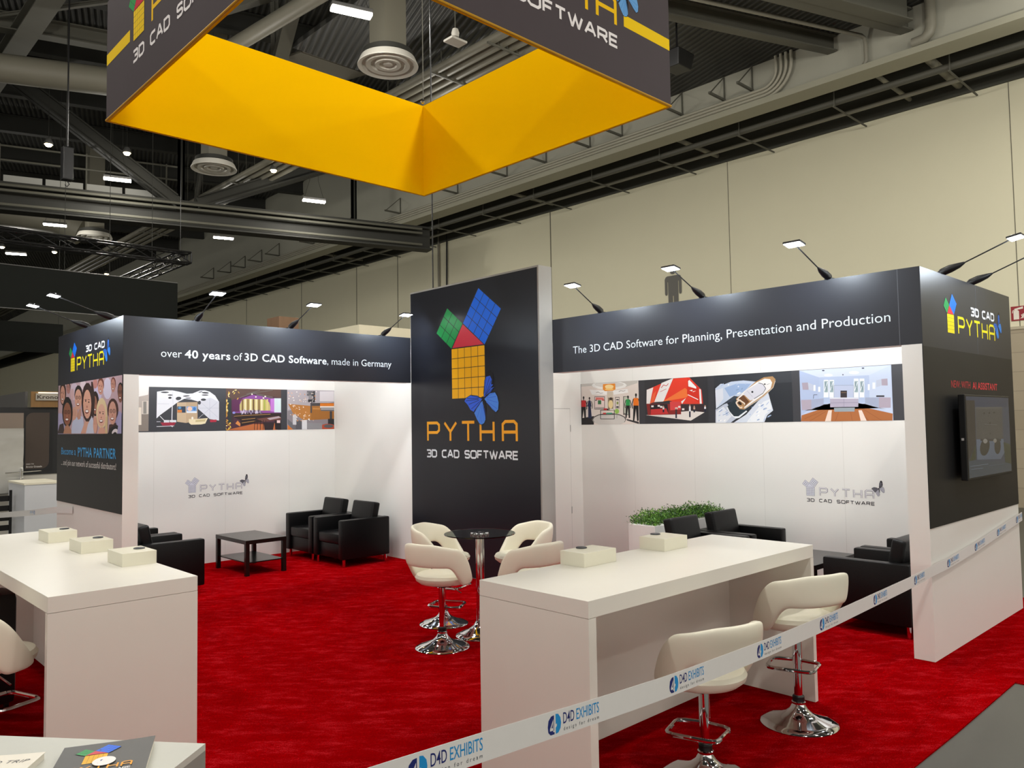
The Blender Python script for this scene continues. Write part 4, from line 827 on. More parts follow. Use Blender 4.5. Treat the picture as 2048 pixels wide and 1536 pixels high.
  ('d8945c',[(6223,1983),(6217,1981),(6210,1986),(6210,1992),(6216,1994),(6223,1989)]),
  ('d8945c',[(5869,2163),(5864,2160),(5852,2160),(5847,2163),(5852,2167),(5864,2167)]),
  ('d8945c',[(5872,2070),(5863,2073),(5860,2083),(5866,2090),(5875,2087),(5878,2077)]),
  ('d8945c',[(5965,2076),(5958,2079),(5957,2087),(5962,2092),(5969,2089),(5970,2081)]),
  ('d8945c',[(6010,1973),(6002,1976),(5999,1985),(6004,1991),(6012,1988),(6015,1979)]),
  ('d8945c',[(6254,2305),(6246,2310),(6246,2321),(6254,2327),(6262,2321),(6262,2310)]),
  ('e8b890',[(6012,2276),(6004,2272),(5999,2276),(6002,2284),(6011,2289),(6016,2285)]),
  ('efe0d0',[(6092,2305),(6083,2302),(6077,2307),(6080,2315),(6089,2319),(6095,2314)]),
 ],
 'right_strip': [
  ('3b3b40',[(0,1850),(5450,1850),(5450,2462),(0,2462)]),
  ('b8aca4',[(4680,1850),(5450,1850),(5450,2462),(4680,2462)]),
  ('d88a3c',[(4640,1950),(4700,1950),(4700,2440),(4640,2440)]),
  ('e8dcd4',[(8,1850),(1080,1850),(1080,2460),(8,2460)]),
  ('c9c4bc',[(8,2456),(8,2456),(1065,2458),(1064,2427),(861,2384),(538,2378),(203,2425),(8,2423)]),
  ('f4f2ee',[(875,2405),(843,2379),(754,2361),(624,2354),(478,2361),(344,2379),(250,2406),(217,2436),(249,2460),(756,2460),(756,2460),(844,2433)]),
  ('dcd8d2',[(822,2418),(795,2401),(721,2389),(613,2386),(491,2392),(380,2405),(302,2424),(274,2444),(301,2460),(684,2460),(723,2455),(797,2437)]),
  ('f8f6f4',[(172,2372),(509,2341),(508,2283),(220,2294)]),
  ('f8f6f4',[(619,2337),(886,2352),(898,2299),(631,2278)]),
  ('f0922c',[(436,2441),(662,2441),(667,2356),(619,2337),(468,2338),(430,2366)]),
  ('ffe0a0',[(634,2395),(625,2381),(603,2371),(570,2366),(533,2368),(500,2376),(477,2388),(470,2402),(478,2416),(502,2426),(535,2431),(571,2429),(604,2421),(626,2409)]),
  ('ffd07a',[(636,2357),(627,2351),(604,2347),(570,2346),(532,2347),(498,2352),(474,2358),(466,2365),(474,2371),(498,2375),(533,2376),(570,2375),(604,2370),(627,2364)]),
  ('7a6a5a',[(300,2320),(343,2327),(341,2333),(299,2326)]),
  ('7a6a5a',[(340,2328),(382,2307),(385,2311),(344,2332)]),
  ('7a6a5a',[(384,2306),(433,2311),(432,2316),(383,2312)]),
  ('7a6a5a',[(728,2316),(768,2331),(765,2336),(725,2321)]),
  ('7a6a5a',[(766,2331),(805,2319),(807,2324),(768,2336)]),
  ('7a6a5a',[(807,2319),(847,2330),(845,2335),(805,2324)]),
  ('1e1c1e',[(8,1850),(8,1950),(247,1977),(244,1850)]),
  ('d6d2cc',[(854,1914),(822,1876),(747,1850),(334,1850),(334,1850),(242,1883),(210,1924),(245,1963),(338,1994),(469,2009),(612,2006),(739,1986),(824,1953)]),
  ('5a5654',[(854,1919),(822,1881),(735,1851),(727,1850),(375,1850),(334,1856),(243,1889),(210,1929),(245,1969),(338,1999),(469,2014),(613,2011),(739,1991),(824,1958)]),
  ('d4cfca',[(837,1912),(807,1876),(730,1850),(359,1850),(345,1852),(259,1883),(229,1921),(261,1958),(349,1987),(473,2001),(608,1998),(728,1980),(809,1949)]),
  ('3a3638',[(861,1924),(1073,1880),(1072,1850),(1068,1850),(860,1903)]),
  ('6a5c58',[(267,2268),(466,2261),(460,2070),(261,2075)]),
  ('f2dcd8',[(276,2259),(454,2252),(449,2079),(272,2083)]),
  ('e87a70',[(290,2250),(444,2244),(443,2210),(289,2215)]),
  ('3c7a4c',[(332,2208),(395,2206),(393,2147),(330,2149)]),
  ('c83c44',[(412,2216),(453,2215),(453,2199),(411,2200)]),
  ('2a2a30',[(279,2215),(311,2214),(310,2201),(279,2202)]),
  ('b0a8a4',[(276,2107),(450,2102),(450,2081),(276,2085)]),
  ('6a5c58',[(657,2245),(737,2242),(733,2079),(652,2081)]),
  ('e6dcd4',[(666,2236),(730,2234),(726,2084),(662,2086)]),
  ('3a3438',[(676,2213),(723,2211),(723,2195),(676,2197)]),
  ('8a9a4c',[(682,2175),(715,2174),(714,2137),(681,2138)]),
  ('4a4a50',[(673,2112),(720,2111),(719,2087),(672,2088)]),
  ('d8cab8',[(509,2331),(618,2326),(610,2045),(501,2048)]),
  ('8a7864',[(527,2239),(623,2236),(618,2066),(522,2068)]),
  ('efd8a0',[(616,2140),(611,2113),(598,2091),(580,2079),(561,2080),(544,2092),(532,2115),(528,2143),(534,2171),(546,2192),(564,2204),(584,2204),(601,2191),(612,2168)]),
  ('3a2c28',[(604,2220),(602,2211),(594,2204),(583,2200),(571,2201),(560,2205),(552,2213),(550,2222),(553,2231),(561,2239),(572,2242),(584,2242),(595,2237),(602,2230)]),
  ('6a655e',[(804,2250),(909,2246),(902,1981),(796,1983)]),
  ('c8ccbc',[(817,2239),(903,2241),(895,1986),(817,2009)]),
  ('1c1a1c',[(70,2256),(68,2246),(64,2239),(57,2235),(49,2235),(43,2240),(38,2247),(37,2257),(39,2266),(44,2274),(50,2278),(58,2277),(65,2273),(69,2265)]),
  ('1c1a1c',[(46,2242),(60,2241),(60,2216),(45,2216)]),
  ('c82c30',[(8,2203),(9,2218),(96,2215),(98,2113),(8,2116)]),
  ('1c1a1c',[(8,2207),(8,2185),(16,2205)]),
  ('1c1a1c',[(88,2203),(110,2137),(124,2139),(102,2205)]),
  ('1c1a1c',[(110,2139),(99,2078),(113,2076),(124,2137)]),
  ('1c1a1c',[(8,2119),(93,2117),(92,1922),(64,1915),(49,2078),(16,1916),(8,1918)]),
  ('1c1a1c',[(184,2243),(182,2235),(178,2229),(172,2225),(165,2225),(159,2229),(156,2236),(154,2244),(156,2252),(160,2259),(166,2262),(173,2262),(178,2258),(182,2252)]),
  ('1c1a1c',[(162,2231),(175,2231),(174,2209),(162,2209)]),
  ('22284a',[(146,2210),(190,2208),(207,2119),(124,2121)]),
  ('1c1a1c',[(124,2202),(102,2146),(114,2143),(136,2199)]),
  ('1c1a1c',[(101,2144),(108,2090),(121,2090),(114,2145)]),
  ('1c1a1c',[(199,2197),(218,2140),(230,2142),(211,2199)]),
  ('1c1a1c',[(218,2142),(208,2088),(221,2087),(230,2140)]),
  ('22284a',[(141,2137),(191,2135),(207,1946),(136,1947)]),
  ('1c1a1c',[(904,2238),(902,2229),(898,2223),(892,2219),(886,2219),(880,2223),(876,2230),(875,2239),(877,2247),(881,2254),(887,2257),(893,2257),(899,2253),(903,2246)]),
  ('1c1a1c',[(883,2225),(895,2225),(895,2202),(882,2203)]),
  ('2c9a50',[(856,2204),(921,2201),(926,2111),(845,2113)]),
  ('1c1a1c',[(846,2196),(824,2138),(835,2135),(857,2193)]),
  ('1c1a1c',[(823,2136),(830,2081),(842,2081),(836,2137)]),
  ('1c1a1c',[(919,2191),(937,2132),(949,2134),(931,2193)]),
  ('1c1a1c',[(937,2134),(927,2079),(939,2078),(949,2132)]),
  ('1c1a1c',[(849,2116),(922,2114),(921,1940),(897,1934),(885,2080),(856,1935),(836,1942)]),
  ('1c1a1c',[(1050,2259),(1048,2249),(1043,2241),(1036,2237),(1029,2237),(1022,2242),(1017,2250),(1016,2260),(1018,2270),(1023,2279),(1030,2283),(1038,2282),(1044,2278),(1049,2269)]),
  ('1c1a1c',[(1025,2244),(1040,2244),(1039,2216),(1025,2217)]),
  ('f07a1c',[(988,2218),(1076,2215),(1077,2105),(980,2108)]),
  ('1c1a1c',[(980,2208),(954,2138),(968,2134),(994,2204)]),
  ('1c1a1c',[(953,2136),(961,2068),(976,2069),(968,2137)]),
  ('1c1a1c',[(1080,2204),(1068,2202),(1080,2163)]),
  ('1c1a1c',[(1080,2073),(1079,2067),(1080,2067)]),
  ('1c1a1c',[(985,2112),(1073,2109),(1071,1898),(1042,1890),(1027,2067),(993,1891),(969,1899)]),
  ('2a2628',[(381,1932),(385,2061),(374,2061),(370,1932)]),
  ('2a2628',[(379,2057),(638,2053),(638,2061),(379,2065)]),
  ('2a2628',[(632,2057),(629,1928),(640,1928),(643,2057)]),
  ('2a2628',[(634,1932),(376,1936),(376,1928),(634,1924)]),
  ('2a2628',[(377,1992),(636,1989),(636,1998),(378,2001)]),
  ('c82c34',[(440,2087),(502,2085),(501,2058),(439,2060)]),
  ('1c1c20',[(502,2080),(529,2079),(529,2062),(501,2062)]),
  ('e8e4de',[(557,2076),(625,2074),(624,2057),(556,2059)]),
  ('c83c3c',[(424,2022),(480,2021),(479,2000),(424,2001)]),
  ('3c9a7a',[(493,2021),(596,2019),(595,2000),(493,2002)]),
  ('9cc85c',[(725,2037),(720,2021),(709,2009),(692,2002),(674,2002),(658,2010),(648,2023),(644,2039),(649,2055),(660,2067),(677,2074),(694,2074),(710,2066),(721,2053)]),
  ('8a8a80',[(680,2001),(678,1938),(685,1938),(687,2001)]),
  ('343438',[(1185,1850),(2200,1850),(2200,2460),(1185,2460)]),
  ('e8402c',[(1222,2324),(1475,2401),(1657,2460),(1874,2460),(1925,2459),(2108,2286),(2124,2104),(1783,2110),(1565,2170),(1212,2131)]),
  ('f4f0ee',[(1222,2324),(1335,2353),(1270,2129),(1212,2131)]),
  ('f0eeec',[(1475,2407),(1655,2460),(1667,2460),(1500,2152),(1345,2150)]),
  ('f47a3c',[(1484,2152),(1852,2323),(1942,2254),(1863,2192),(1580,2162)]),
  ('f2663a',[(1270,2129),(1332,2265),(1383,2304),(1340,2150)]),
  ('d83424',[(1895,2452),(2108,2286),(2124,2104),(2043,2128),(1880,2244)]),
  ('f6f4f2',[(2071,2301),(2096,2293),(2105,2104),(2075,2105)]),
  ('c83030',[(1469,2338),(1511,2376),(1503,2382),(1462,2343)]),
  ('c83030',[(1505,2375),(1553,2360),(1556,2367),(1509,2383)]),
  ('c83030',[(1558,2361),(1591,2392),(1584,2398),(1551,2366)]),
  ('c83030',[(1449,2285),(1555,2321),(1552,2326),(1446,2290)]),
  ('f8f6f4',[(1904,2412),(1924,2427),(2027,2329),(2026,2305),(1906,2341)]),
  ('f8f6f4',[(1920,2288),(1973,2295),(1957,2273),(2025,2277),(1972,2260),(1980,2272)]),
  ('f8f6f4',[(1892,2226),(2049,2155),(2054,2164),(1898,2235)]),
  ('e4dcd6',[(1198,1971),(1934,2015),(2143,1991),(1930,1885),(1684,1915)]),
  ('8a2a28',[(1212,2131),(1783,2110),(1779,1972),(1232,1970)]),
  ('262226',[(1270,2118),(1563,2116),(1576,2003),(1282,1989)]),
  ('c83434',[(1284,2050),(1545,2057),(1575,1983),(1282,1969)]),
  ('d84848',[(1604,2148),(1769,2143),(1781,2038),(1608,2029)]),
  ('3a2c30',[(1791,2097),(2132,2100),(2135,1991),(1980,2020),(1796,2011)]),
  ('f0eeec',[(1784,2143),(1863,2186),(1799,2109)]),
  ('e04030',[(1863,2186),(2058,2127),(2072,2101),(1830,2109)]),
  ('f2eae8',[(1294,2104),(1334,2103),(1333,2079),(1293,2080)]),
  ('f2eae8',[(1401,2108),(1440,2107),(1439,2083),(1400,2084)]),
  ('f2eae8',[(1441,2093),(1480,2092),(1480,2068),(1441,2069)]),
  ('f2eae8',[(1688,2067),(1726,2066),(1725,2042),(1688,2043)]),
  ('f2eae8',[(1797,2051),(1834,2050),(1833,2026),(1796,2027)]),
  ('f2eae8',[(1736,2085),(1773,2084),(1773,2060),(1735,2061)]),
  ('c89880',[(1715,2053),(1713,2048),(1710,2045),(1706,2043),(1701,2043),(1697,2045),(1694,2049),(1693,2053),(1694,2058),(1697,2061),(1702,2063),(1706,2063),(1711,2061),(1714,2057)]),
  ('3a3438',[(1689,2043),(1717,2042),(1716,1987),(1687,1987)]),
  ('24283c',[(1689,1987),(1714,1987),(1712,1921),(1687,1922)]),
  ('c89880',[(1932,2086),(1930,2082),(1927,2078),(1923,2076),(1918,2076),(1914,2078),(1911,2082),(1910,2087),(1912,2091),(1915,2095),(1919,2097),(1924,2096),(1928,2094),(1931,2091)]),
  ('e8e8ec',[(1907,2076),(1934,2076),(1932,2008),(1905,2009)]),
  ('24283c',[(1906,2009),(1931,2008),(1928,1931),(1904,1931)]),
  ('c89880',[(1999,2071),(1998,2067),(1995,2063),(1991,2061),(1986,2062),(1982,2064),(1979,2067),(1978,2072),(1979,2076),(1982,2080),(1987,2082),(1991,2082),(1996,2079),(1998,2076)]),
  ('c8a090',[(1975,2062),(2002,2061),(2001,2032),(1974,2033)]),
  ('24283c',[(1975,2033),(2000,2032),(1998,1994),(1974,1994)]),
  ('c89880',[(2165,2073),(2163,2069),(2160,2065),(2156,2063),(2152,2063),(2148,2066),(2145,2069),(2144,2074),(2145,2078),(2148,2082),(2152,2083),(2157,2083),(2161,2081),(2164,2078)]),
  ('e8e8ec',[(2141,2064),(2167,2063),(2166,2035),(2140,2035)]),
  ('24283c',[(2141,2035),(2165,2035),(2164,1997),(2140,1997)]),
  ('c89880',[(1509,2085),(1508,2080),(1505,2076),(1500,2075),(1495,2075),(1491,2077),(1488,2081),(1487,2085),(1488,2090),(1491,2094),(1496,2095),(1501,2095),(1505,2093),(1508,2089)]),
  ('e8d8d4',[(1483,2075),(1512,2074),(1511,2045),(1482,2045)]),
  ('24283c',[(1484,2045),(1509,2045),(1508,2005),(1482,2005)]),
  ('23272e',[(2300,1850),(3360,1850),(3360,2462),(2300,2462)]),
  ('33363c',[(2300,2462),(3104,2462),(3360,2448),(3360,2325),(2300,2320)]),
  ('c9d6ea',[(2314,2295),(2398,2354),(2448,2342),(2547,2372),(2720,2379),(2894,2354),(2810,2230),(2547,2154),(2323,2029)]),
  ('9fb8de',[(2446,2295),(2623,2343),(2827,2333),(2722,2234),(2520,2180)]),
  ('dfe4ef',[(2313,2270),(2425,2296),(2428,2158),(2316,2029)]),
  ('c4ccdc',[(2303,1850),(2309,2023),(2475,2107),(2608,1905),(2522,1850)]),
  ('e4e8f0',[(2317,1850),(2315,1998),(2424,2058),(2539,1931),(2447,1850)]),
  ('d8dfec',[(2566,1850),(2746,1951),(2953,2152),(3053,2209),(3081,2100),(3110,1992),(3030,1934),(2988,1850),(2988,1850)]),
  ('eef1f6',[(2745,1850),(2812,1926),(2984,2103),(3069,2130),(3091,2004),(3005,1946),(2969,1857),(2793,1850)]),
  ('b8c8e4',[(2440,2355),(2437,2345),(2423,2330),(2404,2318),(2393,2317),(2395,2327),(2410,2342),(2429,2354)]),
  ('b8c8e4',[(2446,1979),(2443,1974),(2432,1969),(2419,1966),(2413,1966),(2417,1971),(2428,1977),(2440,1980)]),
  ('ffffff',[(2922,1940),(2921,1935),(2913,1928),(2903,1924),(2897,1925),(2898,1931),(2906,1938),(2916,1941)]),
  ('dfe8f6',[(2416,2041),(2409,2033),(2388,2022),(2365,2015),(2354,2015),(2361,2023),(2382,2034),(2404,2042)]),
  ('ffffff',[(2519,2340),(2519,2335),(2512,2328),(2503,2324),(2497,2326),(2497,2332),(2503,2338),(2512,2342)]),
  ('8aa4cc',[(2497,1981),(2492,1972),(2472,1961),(2449,1956),(2438,1959),(2443,1969),(2463,1979),(2486,1984)]),
  ('ffffff',[(2450,1892),(2450,1886),(2443,1876),(2433,1869),(2426,1869),(2426,1875),(2433,1884),(2443,1891)]),
  ('b8c8e4',[(3082,2004),(3076,1998),(3057,1990),(3038,1984),(3029,1984),(3035,1990),(3054,1998),(3073,2004)]),
  ('ffffff',[(2399,1888),(2396,1883),(2385,1876),(2371,1871),(2364,1873),(2367,1878),(2379,1885),(2392,1889)]),
  ('8aa4cc',[(3030,2024),(3024,2015),(3006,2006),(2987,2002),(2976,2006),(2982,2015),(3000,2024),(3019,2028)]),
  ('ffffff',[(2677,2234),(2671,2227),(2653,2216),(2633,2209),(2623,2210),(2628,2218),(2647,2228),(2667,2235)]),
  ('dfe8f6',[(2383,1999),(2381,1992),(2370,1979),(2357,1969),(2349,1967),(2350,1974),(2361,1987),(2374,1997)]),
  ('ffffff',[(2938,1993),(2936,1986),(2926,1973),(2914,1962),(2906,1960),(2908,1967),(2919,1979),(2931,1990)]),
  ('b8c8e4',[(2500,1958),(2496,1950),(2480,1943),(2463,1940),(2454,1943),(2458,1951),(2474,1958),(2492,1961)]),
  ('dfe8f6',[(2803,1890),(2805,1883),(2802,1876),(2794,1873),(2787,1874),(2785,1881),(2788,1888),(2796,1891)]),
  ('b8c8e4',[(3085,1937),(3080,1928),(3062,1918),(3042,1911),(3032,1913),(3037,1922),(3054,1933),(3074,1939)]),
  ('8aa4cc',[(2660,2273),(2654,2266),(2638,2259),(2620,2256),(2611,2259),(2617,2266),(2633,2273),(2651,2276)]),
  ('8aa4cc',[(2711,2283),(2711,2276),(2704,2268),(2693,2263),(2685,2265),(2685,2272),(2693,2281),(2703,2285)]),
  ('dfe8f6',[(2690,2227),(2686,2220),(2671,2210),(2654,2203),(2644,2203),(2649,2210),(2664,2220),(2681,2227)]),
  ('b8c8e4',[(2366,1885),(2365,1879),(2359,1874),(2351,1873),(2345,1876),(2346,1881),(2352,1887),(2360,1888)]),
  ('ffffff',[(2395,2017),(2390,2011),(2374,2005),(2356,2001),(2348,2002),(2353,2008),(2369,2015),(2387,2019)]),
  ('dfe8f6',[(2456,2026),(2449,2017),(2427,2007),(2404,2002),(2392,2004),(2399,2013),(2420,2023),(2444,2028)]),
  ('8aa4cc',[(2811,2063),(2810,2054),(2799,2043),(2785,2036),(2775,2038),(2776,2047),(2786,2058),(2801,2065)]),
  ('b8c8e4',[(3026,2026),(3021,2019),(3006,2008),(2989,1999),(2981,1997),(2986,2004),(3001,2015),(3017,2024)]),
  ('8aa4cc',[(2929,1889),(2925,1883),(2911,1876),(2896,1873),(2888,1876),(2893,1882),(2907,1889),(2922,1891)]),
  ('8aa4cc',[(2991,2072),(2987,2063),(2971,2051),(2951,2042),(2941,2042),(2945,2051),(2961,2064),(2981,2072)]),
  ('b8c8e4',[(2381,1956),(2379,1950),(2369,1942),(2358,1937),(2351,1937),(2353,1943),(2362,1951),(2374,1956)]),
  ('b8c8e4',[(2656,2344),(2651,2338),(2637,2331),(2621,2327),(2613,2328),(2618,2334),(2632,2342),(2648,2346)]),
  ('ffffff',[(2461,1974),(2457,1969),(2445,1963),(2431,1958),(2424,1959),(2428,1963),(2441,1970),(2455,1974)]),
  ('b8c8e4',[(3009,1898),(3010,1890),(3002,1880),(2992,1873),(2983,1874),(2982,1881),(2990,1892),(3000,1898)]),
  ('b8c8e4',[(2807,1956),(2809,1950),(2804,1943),(2797,1940),(2790,1943),(2789,1949),(2793,1955),(2801,1958)]),
  ('b8c8e4',[(2762,2341),(2762,2334),(2755,2328),(2745,2327),(2739,2332),(2739,2340),(2747,2345),(2756,2346)]),
  ('dfe8f6',[(2997,2051),(2994,2041),(2978,2028),(2958,2019),(2947,2019),(2950,2029),(2967,2043),(2986,2051)]),
  ('b8c8e4',[(2721,2196),(2720,2190),(2711,2180),(2700,2171),(2692,2170),(2694,2177),(2703,2187),(2714,2195)]),
  ('b8c8e4',[(2483,2002),(2480,1995),(2467,1987),(2453,1982),(2445,1984),(2448,1990),(2460,1998),(2475,2003)]),
  ('8aa4cc',[(2458,1967),(2452,1961),(2436,1952),(2418,1945),(2409,1945),(2415,1950),(2431,1960),(2449,1966)]),
  ('b8c8e4',[(2912,1986),(2910,1980),(2900,1973),(2888,1969),(2881,1970),(2884,1975),(2894,1982),(2905,1987)]),
  ('8aa4cc',[(2412,2022),(2407,2013),(2388,2000),(2367,1989),(2356,1988),(2361,1997),(2380,2010),(2401,2021)]),
  ('dfe8f6',[(2443,1987),(2441,1977),(2428,1963),(2410,1953),(2398,1953),(2400,1963),(2414,1977),(2432,1987)]),
  ('8aa4cc',[(2839,2045),(2839,2041),(2834,2035),(2827,2032),(2822,2034),(2822,2038),(2827,2044),(2834,2047)]),
  ('dfe8f6',[(2906,1946),(2904,1940),(2894,1932),(2882,1927),(2875,1928),(2877,1934),(2887,1942),(2899,1947)]),
  ('ffffff',[(2945,2071),(2943,2064),(2933,2057),(2920,2055),(2913,2059),(2915,2067),(2925,2073),(2938,2075)]),
  ('b8c8e4',[(2717,2178),(2710,2172),(2689,2164),(2666,2158),(2656,2159),(2664,2165),(2685,2173),(2707,2178)]),
  ('8aa4cc',[(3077,1929),(3072,1923),(3055,1913),(3037,1906),(3028,1905),(3034,1912),(3050,1921),(3068,1929)]),
  ('b8c8e4',[(3062,2102),(3058,2093),(3043,2077),(3026,2063),(3016,2059),(3021,2068),(3036,2084),(3053,2098)]),
  ('dfe8f6',[(2658,2310),(2659,2303),(2653,2297),(2645,2296),(2638,2301),(2638,2308),(2643,2314),(2651,2315)]),
  ('3c4450',[(2323,2036),(2583,2190),(2631,2182),(2574,2122),(2418,2083),(2323,2023)]),
  ('2c3a44',[(2466,2044),(2574,2141),(2824,2266),(3047,2413),(3143,2402),(3161,2359),(3119,2266),(3020,2186),(2817,2047),(2650,1923),(2608,1905),(2553,1930)]),
  ('e8eef4',[(2466,2044),(2488,2056),(2514,1993),(2581,1930),(2636,1929),(2748,2000),(2761,1988),(2649,1910),(2601,1902),(2540,1937)]),
  ('28343c',[(2487,2050),(2581,2128),(2694,2014),(2622,1929),(2574,1930),(2514,1993)]),
  ('b48a5c',[(2609,2152),(2880,2349),(3001,2403),(3118,2409),(3155,2371),(3119,2266),(2993,2163),(2721,2013),(2653,2021)]),
  ('f2f0ee',[(2616,2139),(2722,2240),(2907,2348),(3013,2385),(3084,2375),(3109,2332),(3087,2261),(2973,2176),(2728,2031),(2715,2038),(2846,2132),(2806,2121),(2727,2197),(2643,2138)]),
  ('dcdce6',[(2714,2210),(2756,2251),(2926,2335),(2985,2314),(3022,2264),(2975,2212),(2847,2138),(2806,2121)]),
  ('4a5466',[(2925,2334),(2984,2316),(2986,2323),(2928,2341)]),
  ('4a5466',[(2982,2318),(3019,2262),(3026,2266),(2988,2322)]),
  ('4a5466',[(3019,2266),(2978,2207),(2984,2203),(3026,2262)]),
  ('4a5466',[(2979,2209),(2858,2146),(2862,2140),(2983,2202)]),
  ('a8a8b4',[(2768,2243),(2839,2167),(2842,2169),(2771,2245)]),
  ('1c2028',[(2854,2229),(2853,2223),(2848,2219),(2843,2217),(2836,2217),(2830,2220),(2826,2224),(2825,2230),(2827,2235),(2831,2239),(2837,2241),(2843,2241),(2849,2238),(2853,2234)]),
  ('2a3038',[(3023,2317),(3022,2313),(3018,2309),(3013,2308),(3008,2308),(3004,2310),(3000,2314),(2999,2318),(3001,2322),(3004,2325),(3009,2327),(3014,2326),(3019,2324),(3022,2321)]),
  ('4a5058',[(3037,2309),(3077,2320),(3076,2323),(3036,2313)]),
  ('6a4428',[(2644,2151),(2714,2197),(2792,2109),(2736,2062),(2657,2126)]),
  ('f0e0cc',[(2613,2096),(2663,2132),(2651,2144),(2602,2109)]),
  ('f0e0cc',[(2652,2132),(2678,2112),(2689,2125),(2663,2144)]),
  ('f0e0cc',[(2678,2112),(2725,2080),(2736,2093),(2689,2125)]),
  ('f0e0cc',[(2723,2090),(2715,2078),(2731,2071),(2738,2083)]),
  ('f0e0cc',[(2601,2099),(2633,2048),(2648,2056),(2615,2106)]),
  ('f0e0cc',[(2637,2046),(2677,2026),(2685,2039),(2644,2059)]),
  ('f0e0cc',[(2688,2029),(2699,2047),(2685,2054),(2674,2036)]),
  ('2a1c18',[(2685,2073),(2677,2069),(2666,2069),(2654,2074),(2644,2082),(2637,2092),(2636,2102),(2639,2110),(2648,2114),(2659,2114),(2671,2109),(2681,2101),(2687,2091),(2689,2081)]),
  ('d0c4b4',[(2724,2016),(2995,2165),(2990,2172),(2719,2023)]),
  ('d0c4b4',[(2996,2166),(3122,2268),(3116,2275),(2990,2172)]),
  ('d0c4b4',[(3124,2270),(3155,2352),(3147,2355),(3115,2273)]),
  ('c2d0ec',[(3462,1850),(4515,1850),(4515,2458),(3462,2458)]),
  ('d4def2',[(3462,2457),(3462,2458),(3607,2458),(4507,2452),(4274,2357),(3700,2364)]),
  ('b4c4e4',[(3462,2078),(3462,2457),(3700,2364),(3689,2070),(3464,1925)]),
  ('cbd8f0',[(4507,2452),(4274,2357),(4267,2052),(4508,1914)]),
  ('b8c8e6',[(3700,2364),(4274,2357),(4267,2052),(3689,2060)]),
  ('b06a38',[(3761,1850),(3462,1854),(3462,1854),(3470,1925),(3820,2027),(4142,2018),(4511,1924),(4507,1850)]),
  ('8e5028',[(3568,1851),(3840,2005),(3838,2008),(3566,1855)]),
  ('8e5028',[(3876,1850),(3918,1955),(3915,1956),(3871,1850)]),
  ('8e5028',[(4070,1850),(4055,1953),(4052,1952),(4066,1850)]),
  ('8e5028',[(4256,1850),(4133,1990),(4130,1988),(4250,1850)]),
  ('8e5028',[(3506,1882),(3778,1987),(3777,1990),(3505,1886)]),
  ('8e5028',[(4396,1850),(4171,1999),(4169,1996),(4390,1850)]),
  ('f0d8c8',[(3752,1850),(3752,1850),(3798,1978),(3838,1977),(3823,1850)]),
  ('f0dccf',[(4163,1850),(4141,1970),(4179,1969),(4228,1850)]),
  ('3c3436',[(3509,1980),(3821,2056),(4144,2051),(4448,1972),(4366,1988),(4219,2040),(3750,2049),(3593,1983)]),
  ('f4f8fc',[(3755,2332),(3812,2329),(3804,2126),(3747,2128)]),
  ('9ab0b8',[(3763,2316),(3803,2314),(3798,2186),(3758,2187)]),
  ('e8eef4',[(3764,2206),(3802,2303),(3795,2306),(3757,2209)]),
  ('6a8088',[(3766,2306),(3788,2205),(3793,2206),(3771,2307)]),
  ('f4f8fc',[(3821,2328),(3877,2325),(3869,2124),(3813,2126)]),
  ('9ab0b8',[(3828,2313),(3868,2311),(3863,2183),(3823,2185)]),
  ('e8eef4',[(3830,2203),(3868,2300),(3860,2303),(3822,2206)]),
  ('6a8088',[(3831,2302),(3854,2203),(3859,2204),(3836,2303)]),
  ('f4f8fc',[(4104,2328),(4158,2325),(4150,2114),(4096,2116)]),
  ('9ab0b8',[(4111,2299),(4149,2297),(4144,2172),(4106,2173)]),
  ('e8eef4',[(4112,2191),(4149,2286),(4141,2289),(4105,2194)]),
  ('6a8088',[(4114,2288),(4135,2191),(4140,2192),(4119,2289)]),
  ('f4f8fc',[(4168,2325),(4221,2322),(4213,2111),(4160,2113)]),
  ('9ab0b8',[(4175,2295),(4213,2293),(4208,2169),(4170,2171)]),
  ('e8eef4',[(4176,2188),(4212,2283),(4205,2285),(4169,2191)]),
  ('6a8088',[(4178,2285),(4199,2188),(4203,2189),(4183,2286)]),
  ('c0cae4',[(3873,2261),(4099,2251),(4093,2116),(3868,2124)]),
  ('8a94b0',[(3870,2124),(3875,2261),(3871,2262),(3866,2124)]),
  ('8a94b0',[(3873,2259),(4099,2251),(4099,2255),(3873,2263)]),
  ('8a94b0',[(4097,2253),(4091,2116),(4095,2116),(4101,2253)]),
  ('2c2426',[(3947,2199),(4021,2196),(4018,2114),(3944,2116)]),
  ('8a6a4c',[(3955,2179),(4013,2177),(4013,2171),(3954,2173)]),
  ('a8b0cc',[(3471,2108),(3597,2108),(3747,2118),(3744,2049),(3593,1993),(3477,1986)]),
  ('b4a8b8',[(3471,2108),(3597,2108),(3595,1993),(3477,1986)]),
  ('a8b2cc',[(4222,2111),(4371,2106),(4498,2101),(4493,1989),(4366,1991),(4219,2044)]),
  ('b4a8b8',[(4371,2106),(4498,2101),(4493,1989),(4368,1991)]),
  ('b8b0c4',[(3823,2116),(4146,2104),(4142,2008),(3821,2012)]),
  ('8a86a0',[(3821,2059),(4144,2054),(4144,2058),(3821,2063)]),
  ('8a86a0',[(3981,2110),(3978,2011),(3982,2011),(3985,2110)]),
  ('98a4ac',[(3864,2004),(4103,2002),(4097,1956),(3867,1959)]),
  ('e4e6f0',[(3818,2124),(4151,2112),(4150,2098),(3818,2110)]),
  ('b0a4b4',[(3489,2310),(3563,2311),(3570,2225),(3497,2228)]),
  ('c4cce0',[(3563,2311),(3625,2283),(3627,2208),(3570,2225)]),
  ('f4f6fa',[(3630,2278),(3655,2277),(3653,2207),(3627,2208)]),
  ('f0f4fa',[(3686,2255),(3712,2254),(3710,2194),(3683,2195)]),
